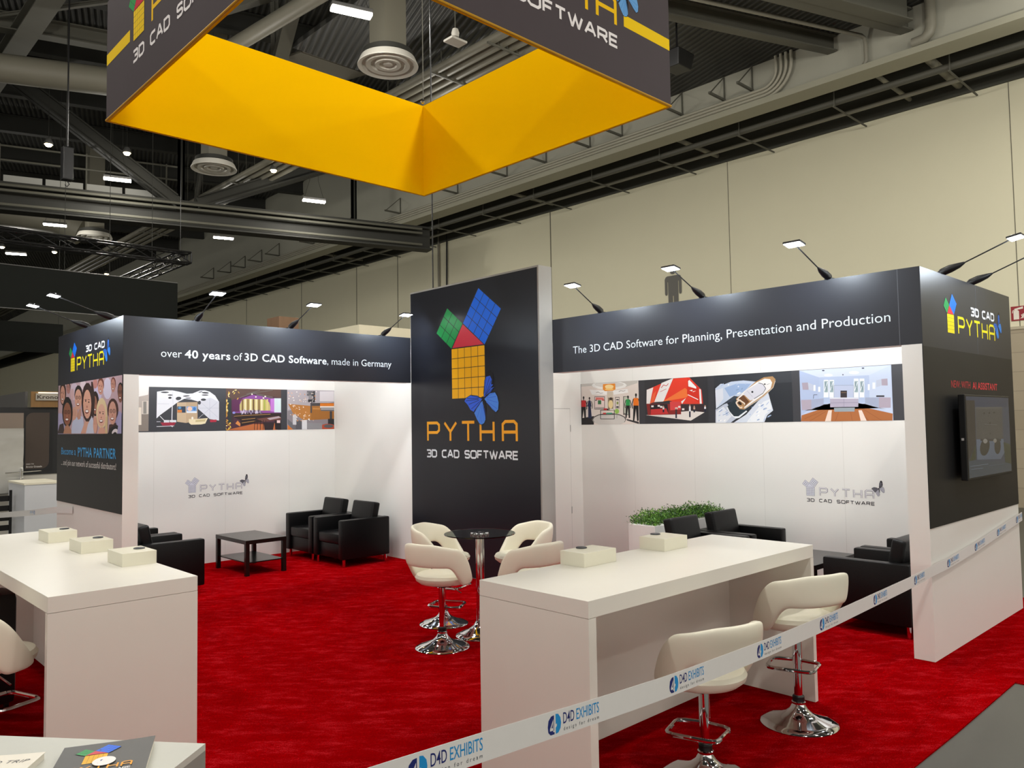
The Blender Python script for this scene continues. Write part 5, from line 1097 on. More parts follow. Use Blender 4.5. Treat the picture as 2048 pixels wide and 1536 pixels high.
  ('b0a4b4',[(4406,2307),(4470,2309),(4471,2233),(4408,2236)]),
  ('c4cce0',[(4350,2296),(4406,2307),(4408,2236),(4347,2220)]),
  ('f0f4fa',[(4256,2258),(4279,2257),(4276,2190),(4253,2191)]),
  ('f0f4fa',[(4308,2274),(4340,2273),(4337,2202),(4305,2203)]),
  ('3a3a44',[(4344,2130),(4431,2127),(4430,2108),(4343,2112)]),
  ('3a3a44',[(3626,2117),(3631,2162),(3626,2163),(3621,2118)]),
  ('3a3a44',[(3628,2160),(3672,2160),(3672,2165),(3628,2165)]),
  ('4a5064',[(3770,2439),(3768,2436),(3764,2433),(3757,2432),(3750,2433),(3743,2435),(3739,2438),(3738,2441),(3739,2445),(3744,2447),(3751,2448),(3758,2448),(3764,2446),(3769,2443)]),
  ('4a5064',[(4226,2439),(4224,2435),(4220,2433),(4214,2432),(4207,2432),(4201,2434),(4197,2437),(4196,2440),(4197,2444),(4202,2446),(4208,2447),(4214,2447),(4220,2445),(4224,2442)]),
  ('4a5064',[(3990,2378),(3989,2375),(3986,2372),(3983,2371),(3980,2371),(3977,2373),(3975,2376),(3974,2379),(3975,2382),(3977,2385),(3980,2386),(3984,2386),(3987,2384),(3989,2381)]),
  ('f2f6fc',[(3863,2380),(3858,2374),(3843,2369),(3823,2367),(3801,2368),(3781,2372),(3767,2379),(3762,2386),(3767,2393),(3782,2397),(3802,2399),(3824,2398),(3844,2394),(3858,2387)]),
  ('f2f6fc',[(4166,2392),(4160,2385),(4144,2380),(4121,2378),(4095,2379),(4072,2384),(4056,2391),(4051,2399),(4057,2406),(4073,2411),(4097,2413),(4122,2412),(4145,2407),(4161,2400)]),
 ],
 'tv': [
  ('39465c',[(7190,1370),(8400,1370),(8400,2045),(7190,2045)]),
  ('2c3a54',[(7190,2045),(8400,2045),(8400,1959),(7190,1961)]),
  ('24262c',[(7190,2013),(7418,2012),(7400,1656),(7216,1522),(7190,1523)]),
  ('3a4a5a',[(7190,1370),(7190,1509),(8400,1456),(8400,1370)]),
  ('4a4c4e',[(7432,1955),(8196,1962),(8176,1673),(7415,1687)]),
  ('565858',[(7432,1955),(8196,1962),(8194,1946),(7430,1941)]),
  ('25272a',[(7680,1904),(7678,1901),(7671,1899),(7663,1897),(7653,1897),(7645,1899),(7639,1901),(7638,1904),(7640,1908),(7647,1910),(7655,1912),(7665,1912),(7673,1910),(7678,1908)]),
  ('25272a',[(7827,1906),(7824,1902),(7818,1900),(7809,1898),(7799,1898),(7790,1900),(7785,1903),(7783,1906),(7786,1909),(7792,1912),(7801,1913),(7811,1913),(7819,1912),(7825,1909)]),
  ('25272a',[(7963,1909),(7960,1906),(7954,1903),(7944,1902),(7934,1902),(7926,1903),(7920,1906),(7918,1909),(7921,1913),(7927,1915),(7937,1917),(7947,1917),(7955,1915),(7961,1913)]),
  ('25272a',[(7830,1815),(7827,1812),(7821,1809),(7812,1808),(7802,1808),(7793,1809),(7788,1812),(7786,1815),(7789,1819),(7795,1821),(7804,1822),(7814,1822),(7822,1821),(7828,1818)]),
  ('25272a',[(7826,1724),(7823,1721),(7816,1719),(7807,1717),(7798,1718),(7789,1719),(7784,1722),(7782,1725),(7785,1728),(7791,1731),(7800,1732),(7810,1732),(7818,1730),(7824,1728)]),
  ('6a6c6e',[(7640,1808),(8003,1800),(8004,1803),(7640,1811)]),
  ('5c6a80',[(7415,1684),(8188,1669),(8222,1556),(8082,1493),(7413,1513)]),
  ('2a2e30',[(7763,1602),(7727,1571),(7672,1548),(7610,1539),(7554,1544),(7514,1563),(7497,1591),(7508,1624),(7543,1654),(7597,1677),(7658,1687),(7716,1683),(7757,1664),(7775,1635)]),
  ('2a2e30',[(8095,1606),(8080,1576),(8050,1552),(8009,1539),(7966,1541),(7931,1556),(7908,1581),(7904,1612),(7918,1643),(7948,1667),(7988,1679),(8031,1678),(8067,1664),(8090,1638)]),
  ('30343a',[(7529,1685),(8110,1671),(8107,1652),(7526,1667)]),
  ('8a8a88',[(7715,1662),(7707,1653),(7689,1647),(7664,1643),(7637,1644),(7613,1649),(7597,1656),(7593,1665),(7600,1674),(7618,1680),(7643,1684),(7670,1683),(7694,1678),(7710,1671)]),
  ('84847f',[(7981,1659),(7975,1651),(7960,1645),(7940,1642),(7917,1642),(7898,1646),(7886,1653),(7882,1661),(7888,1669),(7903,1675),(7923,1678),(7945,1678),(7965,1674),(7978,1667)]),
  ('303c30',[(8184,1642),(8393,1613),(8400,1487),(8400,1433),(8206,1457)]),
  ('2e3828',[(7400,1656),(7238,1528),(7193,1509),(7379,1515)]),
  ('7a8698',[(7230,1464),(7707,1463),(7706,1466),(7229,1467)]),
  ('7a8698',[(7248,1439),(7561,1434),(7560,1437),(7247,1442)]),
  ('5a6678',[(7728,1448),(8178,1442),(8177,1444),(7727,1450)]),
 ],
}
# ============================================================ SETTING
bm = bmesh.new(); box(bm, -60, 18.84, -25, 118, -.30, -.008)
o = struct(finish(bm, 'floor', mat('polished_concrete', '4e4e48', .4, noise=.16, nscale=.9)))
# hall wall on the right: light panels above, block wainscot below, thin dark joints
bm = bmesh.new()
box(bm, 18.84, 19.2, -25, 118, 3.72, 8.91, mi=0)
box(bm, 18.82, 19.2, -25, 118, -.3, 3.72, mi=1)
for y in (-9.5, -2.2, 4.48, 11.15, 17.8, 26.5, 29.6, 34.5, 40.5, 46.5, 52.5, 58.5): box(bm, 18.832, 18.845, y - (.006 if y < 15 else .016), y + (.006 if y < 15 else .016), 3.72, 8.91, mi=2)
struct(finish(bm, 'wall_right', [mat('beige_wall_paint', 'dad5ba', .7, noise=.02, nscale=1.5), brick_mat('split_block', 'a89c86', '9d917b', '8a8070', .8, .4), mat('dark_joint', '5a564a', .8)]))
struct(bxo('trim_1', 18.80, 18.84, -25, 118, 3.68, 3.74, mat('beige_trim', 'b3aa92', .6)))
struct(bxo('wall_back', -60, 18.84, 118, 118.3, -.3, 13, mat('far_wall_paint', '6a665a', .8, noise=.05)))
# upper dark bulkhead above the aisle, soffit behind it and band over the wall
struct(bxo('wall_upper', 16.2, 16.5, -25, 118, 9.06, 12.6, mat('bulkhead_paint', 'a5a496', .7, noise=.06, nscale=.6)))
struct(bxo('trim_2', 16.0, 16.55, -25, 118, 8.93, 9.06, mat('flange_paint', '9c9a88', .6)))
struct(bxo('trim_3', 18.78, 19.2, -25, 118, 8.91, 10.6, mat('bulkhead_dark', '4a4a42', .75)))
struct(bxo('ceiling_soffit', 16.5, 19.2, -25, 118, 10.5, 10.7, mat('soffit_paint', '44443c', .8)))
struct(bxo('ceiling', -32, 16.3, -25, 118, 12.2, 12.4, DECK))
bm = bmesh.new(); box(bm, 8.0, 16.2, 2.0, 15.0, 9.955, 10.07)
struct(finish(bm, 'ceiling_low_deck', DECK))

# ============================================================ CARPET
bm = bmesh.new()
P = [(-1.2, 1.668), (4.0, 1.672), (5.2, 1.660), (6.44, 1.668), (6.46, 1.25), (9.5, 1.22), (9.5, 11.45), (-1.2, 11.45)]
lo = [bm.verts.new((x, y, -.008)) for x, y in P]; hi = [bm.verts.new((x, y, 0)) for x, y in P]
bm.faces.new(hi); bm.faces.new(lo[::-1])
for i in range(len(P)): bm.faces.new((lo[i], lo[(i + 1) % len(P)], hi[(i + 1) % len(P)], hi[i]))
tag(finish(bm, 'carpet', CARPET), 'red booth carpet covering the floor between the white walls', 'carpet')

# ============================================================ BOOTH WALLS
LX, LX1, LY, LY1, LB = 2.685, 2.842, 8.634, 8.79, 11.03
RX, RX1, RY, RY1, RB = 6.555, 6.712, 2.222, 2.379, 8.93
ZH, ZT = 2.453, 3.064
# left side wall
t = thing('side_wall', 'left white side wall with crowd photo and dark graphic on its outer face', 'wall panel', (LX, LY, 0))
bm = bmesh.new(); box(bm, LX + .004, LX1, LY, LY1, 0, ZH - .001); box(bm, LX + .004, LX1, LY1, LB + .06, 0, ZT - .004)
finish(bm, 'panel_core', WALLW, t)
bxo('upper_graphic', LX - .002, LX + .004, LY, LB + .06, 2.44, ZT, DARKP, t)
bxo('lower_graphic', LX - .002, LX + .004, LY, LB + .06, 1.014, 2.44, BLACKP, t)
fr = faceX(LX - .002, 11.08)
def art(pr, key):
    for c, Pp in ART[key]: pr.poly(c, [(a / 1000, b / 1000) for a, b in Pp])
pr = Print(fr); art(pr, 'crowd'); pr.done('crowd_photo', t)
pr = Print(fr)
pytree(pr, .545, 2.588, .170, ('f4dc14', '1f9d52', '0f76ee', 'd8303c'), '2d2f36', .163); pr.done('logo_squares', t); pr = Print(fr)
letters(pr, 'PYTHA', .80, 1.82, 2.582, .165, 'f4e414', .022, .32)
letters(pr, '3D CaD', 1.15, 1.845, 2.778, .078, 'f4f6fa', .018, .3); pr.done('logo_lettering', t); pr = Print(fr, .0009)
butterfly(pr, 1.925, 2.745, .40, '1f6cd8', '2f8aea'); pr.done('butterfly', t)
pr = Print(fr)
pr.text('Become a', .185, .80, 1.592, .088, '3aa0dc', .006); pr.text('PYTHA PARTNER', .885, 2.255, 1.578, .110, '3aa0dc', .016); pr.done('slogan', t); pr = Print(fr)
pr.text('... and join our network of successful distributors!', .185, 2.262, 1.462, .072, 'd8d6d0'); pr.done('lettering', t)
# right end wall
t = thing('side_wall', 'right end wall with black graphic and television on its outer face', 'wall panel', (RX, RY, 0))
bm = bmesh.new(); box(bm, RX, RX1, RY + .004, RY1, 0, ZH - .001); box(bm, RX1, 8.978, RY + .004, RY1, 0, ZT - .004)
finish(bm, 'panel_core', WALLW, t)
bxo('upper_graphic', RX, 8.978, RY - .002, RY + .004, 2.436, ZT, DARKP, t)
bxo('lower_graphic', RX, 8.978, RY - .002, RY + .004, 1.014, 2.436, BLACKP, t)
fr = faceY(RY - .002)
pr = Print(fr)
pytree(pr, 7.142, 2.580, .166, ('f4dc14', '1f9d52', '0f76ee', 'd8303c'), '2d2f36', .160); pr.done('logo_squares', t); pr = Print(fr)
letters(pr, 'PYTHA', 7.405, 8.45, 2.579, .160, 'f4e414', .022, .32)
letters(pr, '3D CaD', 7.76, 8.446, 2.770, .080, 'f4f6fa', .018, .3); pr.done('logo_lettering', t); pr = Print(fr, .0009)
butterfly(pr, 8.556, 2.742, .40, '1f6cd8', '2f8aea'); pr.done('butterfly', t)
pr = Print(fr)
pr.text('NEW: WITH', 7.17, 7.66, 2.122, .064, 'c22f38', -.004); pr.text('AI ASSISTANT', 7.72, 8.447, 2.120, .064, 'd8343e', .015); pr.done('lettering', t)
bm = bmesh.new(); box(bm, 7.92, 7.925, RY - .0025, RY - .001, 2.44, ZT)
finish(bm, 'panel_joint', mat('joint_grey', '5a5c62', .6), t)
# headers
t = thing('header_beam', 'dark header over left bay lettered with 40 years in white', 'header', (LX, LY, ZH))
bxo('beam_core', LX, 6.34, LY + .004, LY1, ZH + .0, ZT - .002, WALLW, t)
bxo('header_face', LX - .001, 6.338, LY - .001, LY + .004, ZH, ZT, DARKP, t)
pr = Print(faceY(LY - .001))
for s_, a, b, bo, cp in (('over', 3.063, 3.282, -.004, .09), ('40 years', 3.314, 3.824, .017, .09), ('of', 3.862, 3.965, -.004, .09), ('3D CAD Software', 3.992, 5.053, .017, .09), (', made in Germany', 5.062, 6.021, -.004, .09)):
    pr.text(s_, a, b, 2.651, cp, 'e6f1f6', bo)
pr.done('lettering', t)
t = thing('header_beam', 'dark header over right bay lettered with Planning, Presentation and Production', 'header', (RX, RY, ZH))
bxo('beam_core', RX + .004, RX1, RY, 6.192, ZH, ZT - .002, WALLW, t)
bxo('header_face', RX - .001, RX + .004, RY - .001, 6.192, ZH, ZT, DARKP, t)
pr = Print(faceX(RX - .001, 0.))
pr.text('The 3D CAD Software for Planning, Presentation and Production', -5.88, -2.455, 2.650, .086, 'e6f1f6', -.004); pr.done('lettering', t)
bm = bmesh.new(); box(bm, RX - .0025, RX - .001, 2.386, 2.392, ZH, ZT)
finish(bm, 'panel_joint', mat('joint_grey', '5a5c62', .6), t)
# tower
t = thing('sign_tower', 'tall dark sign tower with large colour logo in the corner of the booth', 'sign tower', (6.34, 6.194, 0))
bxo('tower_frame', 6.342, 6.555, 6.194, 8.634, 0, 3.678, mat('grey_frame_paint', '9b9a96', .5, noise=.02), t)
bxo('front_panel', 6.334, 6.342, 6.218, 8.618, .01, 3.655, mat('anthracite_gloss_vinyl', '1c1e25', .30, spec=.45, noise=.05, nscale=2), t)
fr = faceX(6.334, 8.634)
pr = Print(fr); pytree(pr, .879, 2.205, .637, LOGO_COL, '22222a'); pr.done('logo_squares', t); pr = Print(fr, .003); butterfly(pr, 1.478, 2.191, 1.0); pr.done('butterfly', t)
pr = Print(fr)
for ch, a in zip('PYTHA', (.354, .703, 1.051, 1.402, 1.799)): letters(pr, ch, a, a + .272, 1.659, .266, 'f2ab1e', .036)
pr.done('name_lettering', t); pr = Print(fr)
letters(pr, '3D CaD SOFtWaRE', .339, 2.078, 1.458, .106, 'e8f2f8', .021, .28, .9); pr.done('lettering', t)
# back walls
SEAM = mat('panel_seam', 'd2cfc8', .6)
def seams(pr, us, v0, v1):
    for u in us: pr.rect('d3d0c9', u - .0015, v0, u + .0015, v1)
def walllogo(fr, t, u0, uP0, uP1, uT0, uT1, bu, bv, z):
    pr = Print(fr, .0012); pytree(pr, u0, z, .098, ('dcdce6',) * 3 + ('d6d6e2',), '6d6c7c', None, .07); pr.done('logo_squares', t); pr = Print(fr, .0012)
    letters(pr, 'PYTHA', uP0, uP1, z - .004, .106, '8d8a90', .019, .42); letters(pr, 'PYTHA', uP0 + .002, uP1 - .002, z - .001, .101, 'e2dfe2', .011, .44); pr.done('logo_name', t); pr = Print(fr, .0012)
    letters(pr, '3D CaD SOFtWaRE', uT0, uT1, z - .072, .040, '3c3a3e', .0075, .34, 1.1); pr.done('logo_subtitle', t); pr = Print(fr, .0016)
    butterfly(pr, bu, bv, .22, '6a6870', 'b8b6c0', '1c1b20', .26); pr.done('butterfly', t)
t = thing('back_wall', 'white back wall of left bay carrying three photographs in a strip', 'wall panel', (2.842, LB, 0))
bxo('panel_core', 2.842, 6.6, LB, LB + .06, 0, 3.05, WALLW, t)
pr = Print(faceY(LB)); seams(pr, (3.83, 4.82, 5.81), 0.0, 3.05); pr.done('joints', t)
pr = Print(faceY(LB), .0012); art(pr, 'left_strip'); pr.done('photo_strip', t)
walllogo(faceY(LB), t, 4.296, 4.452, 5.072, 4.291, 5.073, 5.109, 1.120, .997)
t = thing('back_wall', 'white back wall of right bay carrying boutique, yacht and kitchen photographs', 'wall panel', (RB, RY1, 0))
bxo('panel_core', RB, RB + .06, RY1, 7.87, 0, 3.05, WALLW, t)
pr = Print(faceX(RB, 7.87)); seams(pr, (.98, 1.97, 2.96, 3.95), 0.0, 3.05); pr.done('joints', t)
pr = Print(faceX(RB, 7.87), .0012); art(pr, 'right_strip'); pr.done('photo_strip', t)
walllogo(faceX(RB, 7.87), t, 3.497, 3.650, 4.280, 3.496, 4.281, 4.330, 1.102, .984)
# storage closet in the corner
t = thing('storage_closet', 'white storage closet behind the sign tower with a flush door', 'closet', (6.6, 7.87, 0))
bm = bmesh.new(); box(bm, 6.6, 6.66, 7.87, LB, 0, 3.05); box(bm, 6.66, RB, 7.87, 7.93, 0, 3.05)
finish(bm, 'closet_walls', WALLW, t)
bm = bmesh.new(); box(bm, 7.795, 8.675, 7.8685, 7.8705, 0.0, 2.095)
finish(bm, 'door_gap', mat('shadow_gap', '77746e', .8), t)
d = bxo('door', 7.80, 8.67, 7.866, 7.869, .006, 2.09, WALLW, t)
for z in (.55, 1.75): bxo('hinge', 8.668, 8.680, 7.862, 7.868, z, z + .1, ALU, d)
latheo('door_knob', [(0, 0), (.014, 0), (.014, .03), (.024, .04), (.024, .055), (0, .06)], CHROME, d, (7.86, 7.866, 1.02), 12)
# light strips behind the headers (they wash the back walls)
for nm, lab, a, b, rot in (('light_strip', 'led strip behind the left header', (3.0, LY1 + .03, 2.98), (6.25, LY1 + .03, 2.98), 'L'), ('light_strip', 'led strip behind the right header', (RX1 + .03, 2.6, 2.98), (RX1 + .03, 6.05, 2.98), 'R')):
    t = thing(nm, lab, 'light', a)
    if rot == 'L': bxo('profile', a[0], b[0], LY1, LY1 + .05, 2.99, 3.03, ALU, t)
    else: bxo('profile', RX1, RX1 + .05, a[1], b[1], 2.99, 3.03, ALU, t)
    ld = bpy.data.lights.new('strip_light', 'AREA'); ld.shape = 'RECTANGLE'; ld.energy = STRIP_W; ld.color = (.88, .95, 1.0)
    ld.size = 3.3; ld.size_y = .05
    lo_ = bpy.data.objects.new('strip_light', ld); COL.objects.link(lo_); lo_.parent = t
    mid = (Vector(a) + Vector(b)) / 2; lo_.location = mid - Vector(a)
    dr = Vector((0, .75, -.66)) if rot == 'L' else Vector((.75, 0, -.66))
    q = dr.to_track_quat('-Z', 'Y')
    lo_.rotation_euler = (q.to_matrix() @ (Matrix.Identity(3) if rot == 'L' else Matrix.Identity(3))).to_euler()

# television
t = thing('television', 'dark television showing a product picture on the black end wall', 'television', (7.165, 2.12, 1.35))
bxo('casing', 7.165, 8.425, 2.122, 2.175, 1.35, 2.06, BLACKPL, t, .006)
bxo('wall_mount', 7.5, 8.1, 2.17, 2.222, 1.5, 1.9, BLACKPL, t)
pr = Print(faceY(2.122)); art(pr, 'tv'); pr.done('screen', t, ink_mat('screen_glass', .16, .5))
pr = Print(lambda u, v, d: (7.165 - d, u, v)); pr.rect('c8c8c8', 2.14, 1.68, 2.16, 1.70); pr.done('sticker', t)

# ============================================================ ARM LIGHTS ON THE HEADERS
def arm_light(base, head, out, aim, label, group, watts=ARM_W):
    t = thing('arm_light', label, 'lamp', base, 0, group)
    B, Hh = Vector(base), Vector(head); D = (Hh - B).normalized(); out = Vector(out)
    bm = bmesh.new(); box(bm, base[0] - .035, base[0] + .035, base[1] - .035, base[1] + .035, base[2] - .002, base[2] + .014, .004)
    tube(bm, [B + Vector((0, 0, .012)), B + D * .03 + Vector((0, 0, .012)), B + D * .10 + Vector((0, 0, .008)), B + D * .17, B + D * .215], [.020, .032, .033, .022, .008], 12)
    finish(bm, 'clamp', BLACKPL, t, True)
    tubeo('arm', [B + D * .2, Hh - D * .02], .0055, BLACKPL, t, 8)
    side = out.cross(Vector((0, 0, 1))).normalized()
    tip = (out * .985 + Vector((0, 0, .17))).normalized(); nrm = side.cross(tip).normalized()
    if nrm.z < 0: nrm = -nrm
    bm = bmesh.new(); box(bm, -.075, .075, -.055, .055, -.009, .009, .008)
    R = Matrix((side, tip, nrm)).transposed().to_4x4()
    bmesh.ops.transform(bm, matrix=Matrix.Translation(Hh) @ R, verts=bm.verts)
    h = finish(bm, 'lamp_head', BLACKPL, t)
    bm = bmesh.new(); box(bm, -.068, .068, -.048, .048, -.0125, -.0092)
    bmesh.ops.transform(bm, matrix=Matrix.Translation(Hh) @ R, verts=bm.verts)
    finish(bm, 'led_panel', LEDC, h)
    ld = bpy.data.lights.new('lamp_light', 'AREA'); ld.shape = 'RECTANGLE'; ld.size = .13; ld.size_y = .09; ld.energy = watts; ld.color = (.80, .90, 1.0)
    lo_ = bpy.data.objects.new('lamp_light', ld); COL.objects.link(lo_); lo_.parent = t
    lo_.location = Hh - nrm * .02 - B
    lo_.rotation_euler = (Vector(aim) - (Hh - nrm * .02)).to_track_quat('-Z', 'Y').to_euler()
for y, hx, hy, w in ((5.486, 6.03, 5.40, 'nearest the sign tower'), (4.206, 6.08, 4.22, 'middle of the three'), (2.956, 6.03, 2.985, 'nearest the end wall')):
    arm_light((6.60, y, ZT), (hx, hy, 3.30), (-1, 0, 0), (6.55, hy, 2.85), 'black arm light over the Planning header, ' + w, 'arm lights on the right header')
for x, hx, hy, w in ((3.453, 3.435, 8.07, 'nearest the crowd photo'), (4.58, 4.614, 8.16, 'middle of the three'), (5.907, 5.944, 8.19, 'nearest the sign tower')):
    arm_light((x, 8.68, ZT), (hx, hy, 3.30), (0, -1, 0), (hx, 8.63, 2.85), 'black arm light over the 40 years header, ' + w, 'arm lights on the left header')
for x, w in ((7.134, 'nearer the header corner'), (7.881, 'farther from the header corner')):
    arm_light((x, 2.27, ZT), (x + .06, 1.71, 3.30), (0, -1, 0), (x, 2.22, 2.85), 'black arm light above the television wall, ' + w, 'arm lights on the end wall', ARM_W * .6)
for y, w in ((9.05, 'nearer the header corner'), (9.934, 'farther from the header corner')):
    arm_light((2.73, y, ZT), (2.18, y + .17, 3.30), (-1, 0, 0), (2.68, y, 2.85), 'arm light above the crowd photo wall, ' + w, 'arm lights on the left side wall', ARM_W * .6)

# ============================================================ HANGING SIGN
SX0, SX1, SY0, SY1, SZ0, SZ1 = 2.237, 5.908, 4.052, 7.729, 4.728, 5.86
t = thing('hanging_sign', 'square hanging fabric sign, dark outside and yellow inside, above the booth', 'hanging sign', (SX0, SY0, SZ0))
def ring(bm, a, z0, z1, th):
    X0, X1, Y0, Y1 = SX0 + a, SX1 - a, SY0 + a, SY1 - a
    box(bm, X0, X1, Y0, Y0 + th, z0, z1); box(bm, X0, X1, Y1 - th, Y1, z0, z1); box(bm, X0, X0 + th, Y0 + th, Y1 - th, z0, z1); box(bm, X1 - th, X1, Y0 + th, Y1 - th, z0, z1)
bm = bmesh.new(); ring(bm, 0, SZ0 + .012, SZ1, .006); finish(bm, 'outer_fabric', SIGNF, t)
bm = bmesh.new(); ring(bm, .006, SZ0, SZ1, .02); finish(bm, 'inner_fabric', YELLOWF, t)
bm = bmesh.new()
for p, q in (((SX0, SY0), (SX1, SY0)), ((SX1, SY0), (SX1, SY1)), ((SX1, SY1), (SX0, SY1)), ((SX0, SY1), (SX0, SY0))):
    tube(bm, [(*p, SZ0 + .006), (*q, SZ0 + .006)], .011, 8)
finish(bm, 'hem', mat('yellow_hem', 'b98a06', .7), t, True)
for fr_, nm in ((faceX(SX0, SY1), 'left'), (lambda u, v, d: (SX0 + u, SY0 - d, v), 'right')):
    pr = Print(fr_)
    pr.rect('f4cc0c', 0, 5.248, .633, 5.352); pr.done('stripe', t, INKF); pr = Print(fr_); pr.rect('f4cc0c', 3.008, 5.248, 3.671, 5.352); pr.done('stripe', t, INKF)
    pr = Print(fr_); pytree(pr, .722, 5.215, .262, ('f4cc0c', '2a9a50', '2a72d8', 'c8203a'), '3a3438'); pr.done('logo_squares', t, INKF); pr = Print(fr_)
    for i, ch in enumerate('PYTHA'): letters(pr, ch, 1.156 + .371 * i, 1.156 + .371 * i + .273, 5.205, .27, 'f4c40c', .036)
    pr.done('logo_name', t, INKF); pr = Print(fr_); letters(pr, '3D CaD SOFtWaRE', .715, 2.921, 5.018, .115, 'f2eeee', .024, .3, .95); pr.done('lettering', t, INKF); pr = Print(fr_)
    butterfly(pr, 3.045, 5.535, .62, '4a86c8', '6aa4dc'); pr.done('butterfly', t, INKF)
for x, y in ((SX0 + .02, SY0 + .02), (SX1 - .02, SY0 + .02), (SX1 - .02, SY1 - .02), (SX0 + .02, SY1 - .02)):
    tubeo('cable', [(x, y, SZ1 - .02), (x, y, 12.2)], .006, STEEL, t, 6)
latheo('shackle', [(0, 0), (.02, .01), (.028, .03), (.02, .05), (0, .06)], CHROME, t, (SX1 - .05, SY1 - .05, SZ1 + .01), 10)
tubeo('shackle', [(SX0 + .02, SY1 - .04, SZ1), (SX0, SY1 - .10, SZ1 + .05), (SX0 + .02, SY1 - .04, SZ1 + .10)], .014, CHROME, t, 8)
# ============================================================ COUNTERS
def counter_x(t, x0, x1, y0, y1):     # open knee side towards -y
    zt, zs = 1.031, .948
    bxo('countertop', x0, x1, y0, y1, zs, zt, WHITE, t, .002)
    bxo('end_panel', x0, x0 + .055, y0, y1, 0, zs - .0015, WHITE, t)
    bxo('end_panel', x1 - .04, x1, y0, y1, 0, zs - .0015, WHITE, t)
    bxo('back_panel', x0 + .055, x1 - .04, y1 - .155, y1 - .115, 0, zs - .0015, WHITE, t)
    bxo('apron', x0 + .055, x1 - .04, y1 - .45, y1 - .42, .83, zs - .0015, WHITE, t)
t = thing('bar_counter', 'long white bar counter behind the barrier tape with two stools', 'counter', (2.843, 2.487, 0)); counter_x(t, 2.843, 5.142, 2.487, 3.265)
t = thing('bar_counter', 'white bar counter at far left carrying three boxes', 'counter', (1.072, 4.566, 0))
bxo('countertop', 1.072, 1.833, 4.566, 7.64, .948, 1.031, WHITE, t, .002)
bxo('end_panel', 1.072, 1.833, 4.566, 4.61, 0, .9465, WHITE, t); bxo('end_panel', 1.072, 1.833, 7.596, 7.64, 0, .9465, WHITE, t)
bxo('back_panel', 1.68, 1.72, 4.61, 7.596, 0, .9465, WHITE, t)
IVORY = mat('ivory_box_laminate', 'e2dfcc', .35, noise=.01)
PUCK = mat('charger_disc', '33363c', .4)
def dbox(x0, x1, y0, y1, px, py, label):
    t = thing('display_box', label, 'box', (x0, y0, 1.031), 0, 'small white boxes on the counters')
    bxo('box_body', x0, x1, y0, y1, 1.031, 1.112, IVORY, t, .002)
    latheo('charging_disc', [(0, 0), (.034, 0), (.034, .005), (.031, .007), (0, .007)], PUCK, t, (px, py, 1.112), 24)
dbox(1.624, 1.829, 5.205, 5.488, 1.775, 5.36, 'small white box on the left counter, nearest the black armchairs')
dbox(1.60, 1.805, 5.975, 6.262, 1.75, 6.13, 'small white box in the middle of three on the left counter')
dbox(1.58, 1.778, 6.745, 7.033, 1.725, 6.89, 'small white box on the left counter, farthest from the camera')
dbox(3.484, 3.778, 3.071, 3.262, 3.635, 3.225, 'small white box on the stool counter, nearer the glass table')
dbox(4.258, 4.518, 3.06, 3.262, 4.40, 3.235, 'small white box on the stool counter, before the plant box')

# ============================================================ BAR STOOLS
def stool_band():
    bm = bmesh.new(); N, K = 44, 10; TH = 122.; rings = []
    def ss(a, b, x): x = max(0, min(1, (x - a) / (b - a))); return x * x * (3 - 2 * x)
    for i in range(N + 1):
        th = -TH + 2 * TH * i / N; a = abs(th); r = math.radians(th)
        zt = .315 - .04 * ss(20, 70, a) - .25 * ss(62, 124, a)
        zb = .115 - .165 * ss(48, 84, a)
        if a > 112: k = (a - 112) / 10; zt -= .045 * k * k; zb += .02 * k * k
        R = .262
        ring = []
        for k in range(K):
            p = 2 * PI * k / K; cz, cr = math.sin(p), math.cos(p)
            z = (zt + zb) / 2 + (zt - zb) / 2 * (abs(cz) ** .55) * (1 if cz > 0 else -1)
            off = .026 * (abs(cr) ** .6) * (1 if cr > 0 else -1)
            rr = R + off + .10 * (z - .1) - .03 * ss(80, 122, a)
            sq = 1 + .06 * math.sin(2 * r) ** 2
            ring.append(bm.verts.new((rr * sq * math.sin(r), -rr * sq * math.cos(r) + .01, z)))
        rings.append(ring)
    for A, B in zip(rings, rings[1:]):
        for k in range(K): bm.faces.new((A[k], A[(k + 1) % K], B[(k + 1) % K], B[k]))
    bm.faces.new(rings[0][::-1]); bm.faces.new(rings[-1])
    return bm
def seat_bm():
    bm = bmesh.new()
    lathe(bm, [(0, -.055), (.12, -.055), (.2, -.045), (.235, -.018), (.242, .008), (.228, .03), (.19, .04), (.1, .036), (0, .03)], (0, .02, 0), 36, 1.0, .98)
    return bm
STOOLS = {}
